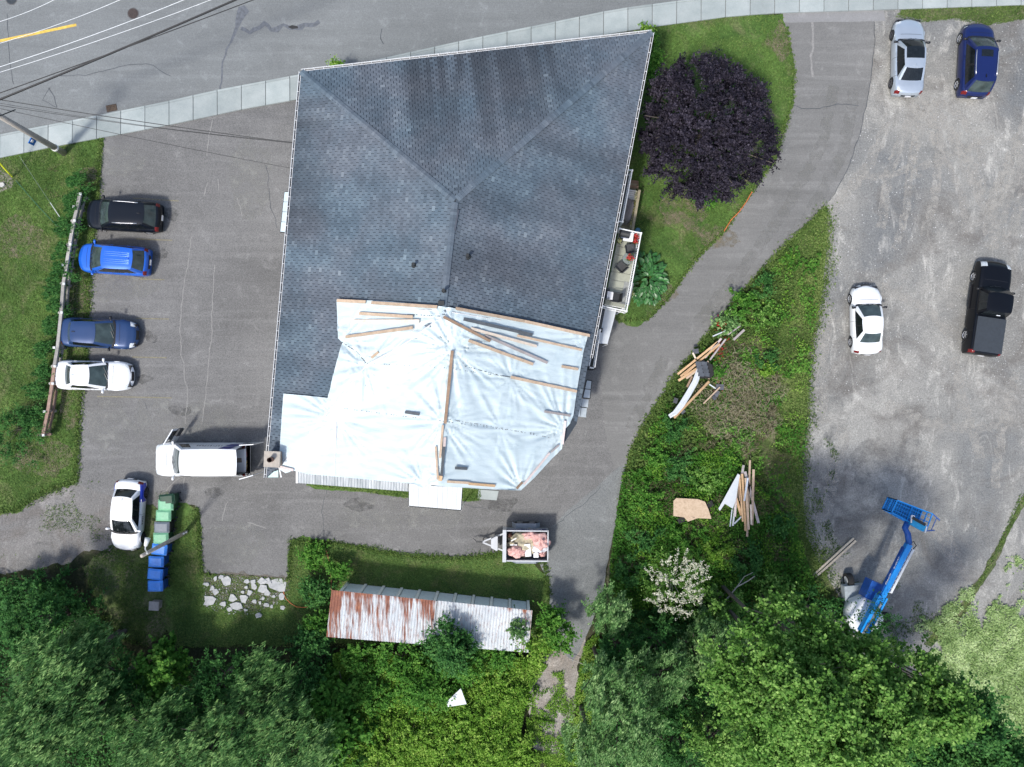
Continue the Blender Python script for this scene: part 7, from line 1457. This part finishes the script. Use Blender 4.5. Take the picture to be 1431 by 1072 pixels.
# house side shrubs
for x, y, r, h, mt, lb in ((909, 58, 12, 1.6, L_MAP, 'green shrub behind the northeast house corner'), (914, 78, 14, 1.6, L_MAP, 'green shrub between the house corner and purple tree'), (909, 100, 11, 1.4, L_MAP, 'lowest of three green shrubs by the east eave'), (469, 91, 7, 1.8, L_YGR, 'tiny shrub peeping over the north gutter'), (903, 42, 8, 1.6, L_YGR, 'small bright shrub at the pavement by the house'), (995, 277, 14, .9, L_MAP, 'low bright green shoots under the purple tree'), (975, 272, 10, .7, L_MAP, 'small green shoots at the foot of purple tree')):
    tree(x, y, r, h, mt, lb, name='shrub', cat='shrub', seed=S_(), ncl=24, per=60, cr=.24, leaf=(.08, .16), ratio=.6, dz=h * .5, trunkr=.03, limbs=5)
# big leaved plant by the balcony
p = P(906, 388, .8); t = thing('hosta', 'plant with big glossy leaves beside the balcony', 'plant', (p.x, p.y, 0)); rnd = random.Random(6); LBIG = plain('hosta_leaf', (.035, .13, .028), .4, var=.35, scale=3, obj_random=.35); LBP = plain('hosta_leaf_pale', (.16, .26, .12), .5, var=.2)
hm_ = None
for k in range(260):
    a = rnd.uniform(0, 2 * PI); r = math.sqrt(rnd.random()); x, y = r * 1.05 * math.cos(a), r * 1.45 * math.sin(a); z = .75 * (1 - r * r * .7) + rnd.uniform(-.08, .08); s = rnd.uniform(.20, .36)
    if hm_ is None: hm_ = MB().add([(0, 0, 0), (.5, .38, .06), (1.0, .30, .02), (1.5, 0, -.12), (1.0, -.30, .02), (.5, -.38, .06), (.75, 0, -.03)], [(0, 6, 1), (1, 6, 2), (2, 6, 3), (3, 6, 4), (4, 6, 5), (5, 6, 0)][::1]).build('leaf', LBIG, t); o = hm_
    else: o = hm_.copy(); COL.objects.link(o)
    if x > .5 and y > -.4 and rnd.random() < .35:
        pass
    o.location = (x, y, z); o.rotation_euler = (rnd.uniform(-.35, .35), rnd.uniform(-.2, .5), a + rnd.uniform(-.7, .7)); o.scale = (s, s, s)
m = MB(); [m.tube([(0, 0, 0), (math.cos(k) * .8, math.sin(k) * 1.1, .5)], .015, 5) for k in range(12)]; m.build('stem', plain('stem_green', (.05, .12, .03), .6), t)
# undergrowth that reads as one mass
def growth(name, poly, n, mat, lab, size=(.10, .22), h=(.2, .8), ratio=.6, dens=None, ts=.42):
    x, y = scatter(poly, n, 0, dens); n = len(x); hh = fnoise(x, y, .55, 21); z = h[0] + (h[1] - h[0]) * (hh * .6 + RNG.random(n) * .4)
    N = RNG.normal(size=(n, 3)) * .65 + [0, 0, 1]; L = RNG.uniform(*size, n)
    return tag(leaves(name, np.stack([x, y, z], 1), N, L, L * ratio, ts + (fnoise(x, y, 1.3, 9) - .5) * 1.0 + RNG.normal(size=n) * .14, mat), lab, None, None, 'stuff')
growth('undergrowth', [(470, 905), (740, 912), (765, 922), (738, 960), (728, 1010), (740, 1090), (470, 1090)], 70000, L_YGR, 'yellow green tangle of vines south of the shed', h=(.4, 1.2), size=(.08, .18), ts=.5)
growth('undergrowth', [(-40, 800), (100, 810), (150, 860), (210, 925), (440, 925), (470, 905), (470, 1090), (-60, 1090)], 46000, L_DRK, 'dark undergrowth beneath the bottom left wood', h=(.2, 1.2))
growth('undergrowth', [(735, 1000), (795, 1010), (815, 900), (835, 880), (845, 930), (830, 1090), (740, 1090)], 14000, L_YGR, 'bright low plants beside the gravel path', h=(.05, .4), size=(.07, .15), ts=.55, dens=lambda x, y: np.clip((fnoise(x, y, .8, 17) - .42 + np.abs(x - 2.7) * .12) * 6, 0, 1))
growth('undergrowth', [(750, 930), (800, 930), (800, 1010), (740, 1010)], 2200, L_YGR, 'sparse bright plants on the gravel path', h=(.03, .2), size=(.07, .14), dens=lambda x, y: np.clip((fnoise(x, y, 1.0, 4) - .5) * 8, 0, 1), ts=.5)
growth('undergrowth', [(850, 850), (1180, 830), (1200, 900), (1260, 930), (1420, 1090), (820, 1090), (830, 920)], 60000, L_DRK, 'shaded undergrowth beneath the right wood', h=(.2, 1.3))
growth('undergrowth', [(868, 660), (1010, 620), (1110, 740), (1140, 830), (860, 850), (850, 790)], 26000, L_MAP, 'leafy knee-high growth round the flowering shrub', h=(.2, .7), size=(.08, .2), ts=.4)
growth('undergrowth', [(868, 660), (1010, 620), (1110, 740), (1140, 830), (860, 850), (850, 790)], 9000, L_YGR, 'yellow green sprays among the knee-high growth', h=(.5, .95), size=(.07, .16), ts=.35, dens=lambda x, y: np.clip((fnoise(x, y, .9, 61) - .5) * 8, 0, 1))
growth('undergrowth', [(905, 600), (985, 480), (1053, 403), (1101, 347), (1145, 330), (1120, 640), (1110, 740), (900, 660)], 12000, L_MAP, 'leafy plants dotted over the weedy strip', h=(.2, .6), size=(.08, .2), ts=.5, dens=lambda x, y: np.clip((fnoise(x, y, 1.1, 66) - .5) * 8, 0, 1))
growth('undergrowth', [(905, 600), (985, 480), (1053, 403), (1101, 347), (1145, 330), (1130, 640), (1110, 740), (900, 660)], 7000, L_YGR, 'yellowish plants dotted over the weedy strip', h=(.2, .6), size=(.06, .15), ts=.45, dens=lambda x, y: np.clip((fnoise(x, y, 1.3, 68) - .54) * 8, 0, 1))
growth('dry_stalks', [(868, 660), (1010, 600), (1110, 640), (1100, 780), (960, 790), (860, 790)], 7000, L_DRY, 'dry brown stalks among the green growth', h=(.3, .8), size=(.1, .35), ratio=.12, ts=.3, dens=lambda x, y: np.clip((fnoise(x, y, .8, 71) - .48) * 8, 0, 1))
growth('dry_stalks', [(960, 470), (1060, 440), (1110, 480), (1110, 640), (1040, 680), (960, 660)], 7500, L_DRY, 'pale brown dry brush right of the northern timber heap', h=(.4, .9), size=(.15, .4), ratio=.09, ts=.95, dens=lambda x, y: np.clip((fnoise(x, y, .7, 81) + .34 - np.hypot((x - 13.9) / 2.3, (y + .8) / 2.8) * .62) * 3 - .5, 0, .6))
growth('sage_cover', [(1240, 860), (1300, 830), (1345, 812), (1390, 780), (1431, 760), (1500, 760), (1500, 1090), (1400, 1090), (1300, 1040), (1240, 960)], 75000, L_SAGE, 'pale sage green ground cover on the sunlit gravel corner', h=(.02, .22), size=(.07, .16), dens=lambda x, y: np.clip((fnoise(x, y, 1.0, 14) - .37 - np.clip((y + 14.2 + (x - 26) * -.12) * .07, -.3, .35) - np.clip((28.2 - x) * .10, 0, .5)) * 6, 0, 1), ts=.6)
# fallen branch and stray twigs
for k, (pts, r, lb) in enumerate((([(1006, 848), (1020, 832), (1030, 820), (1045, 812), (1055, 805)], .05, 'pale dead branch lying in the shrubs'), ([(1030, 820), (1040, 806), (1052, 800)], .03, 'thinner dead branch forked off the pale one'), ([(1069, 1030), (1076, 1045), (1079, 1056)], .16, 'stub of pale poplar trunk at the bottom edge'), ([(795, 920), (808, 925), (818, 930)], .03, 'white stick at the side of the gravel path'))):
    tag(MB().tube([P(x, y, 1.5 if k < 2 else (8.5 if k == 2 else .4)) for x, y in pts], r, 7, r2=r * .5).build('dead_branch', BARKP), lb, 'branch')
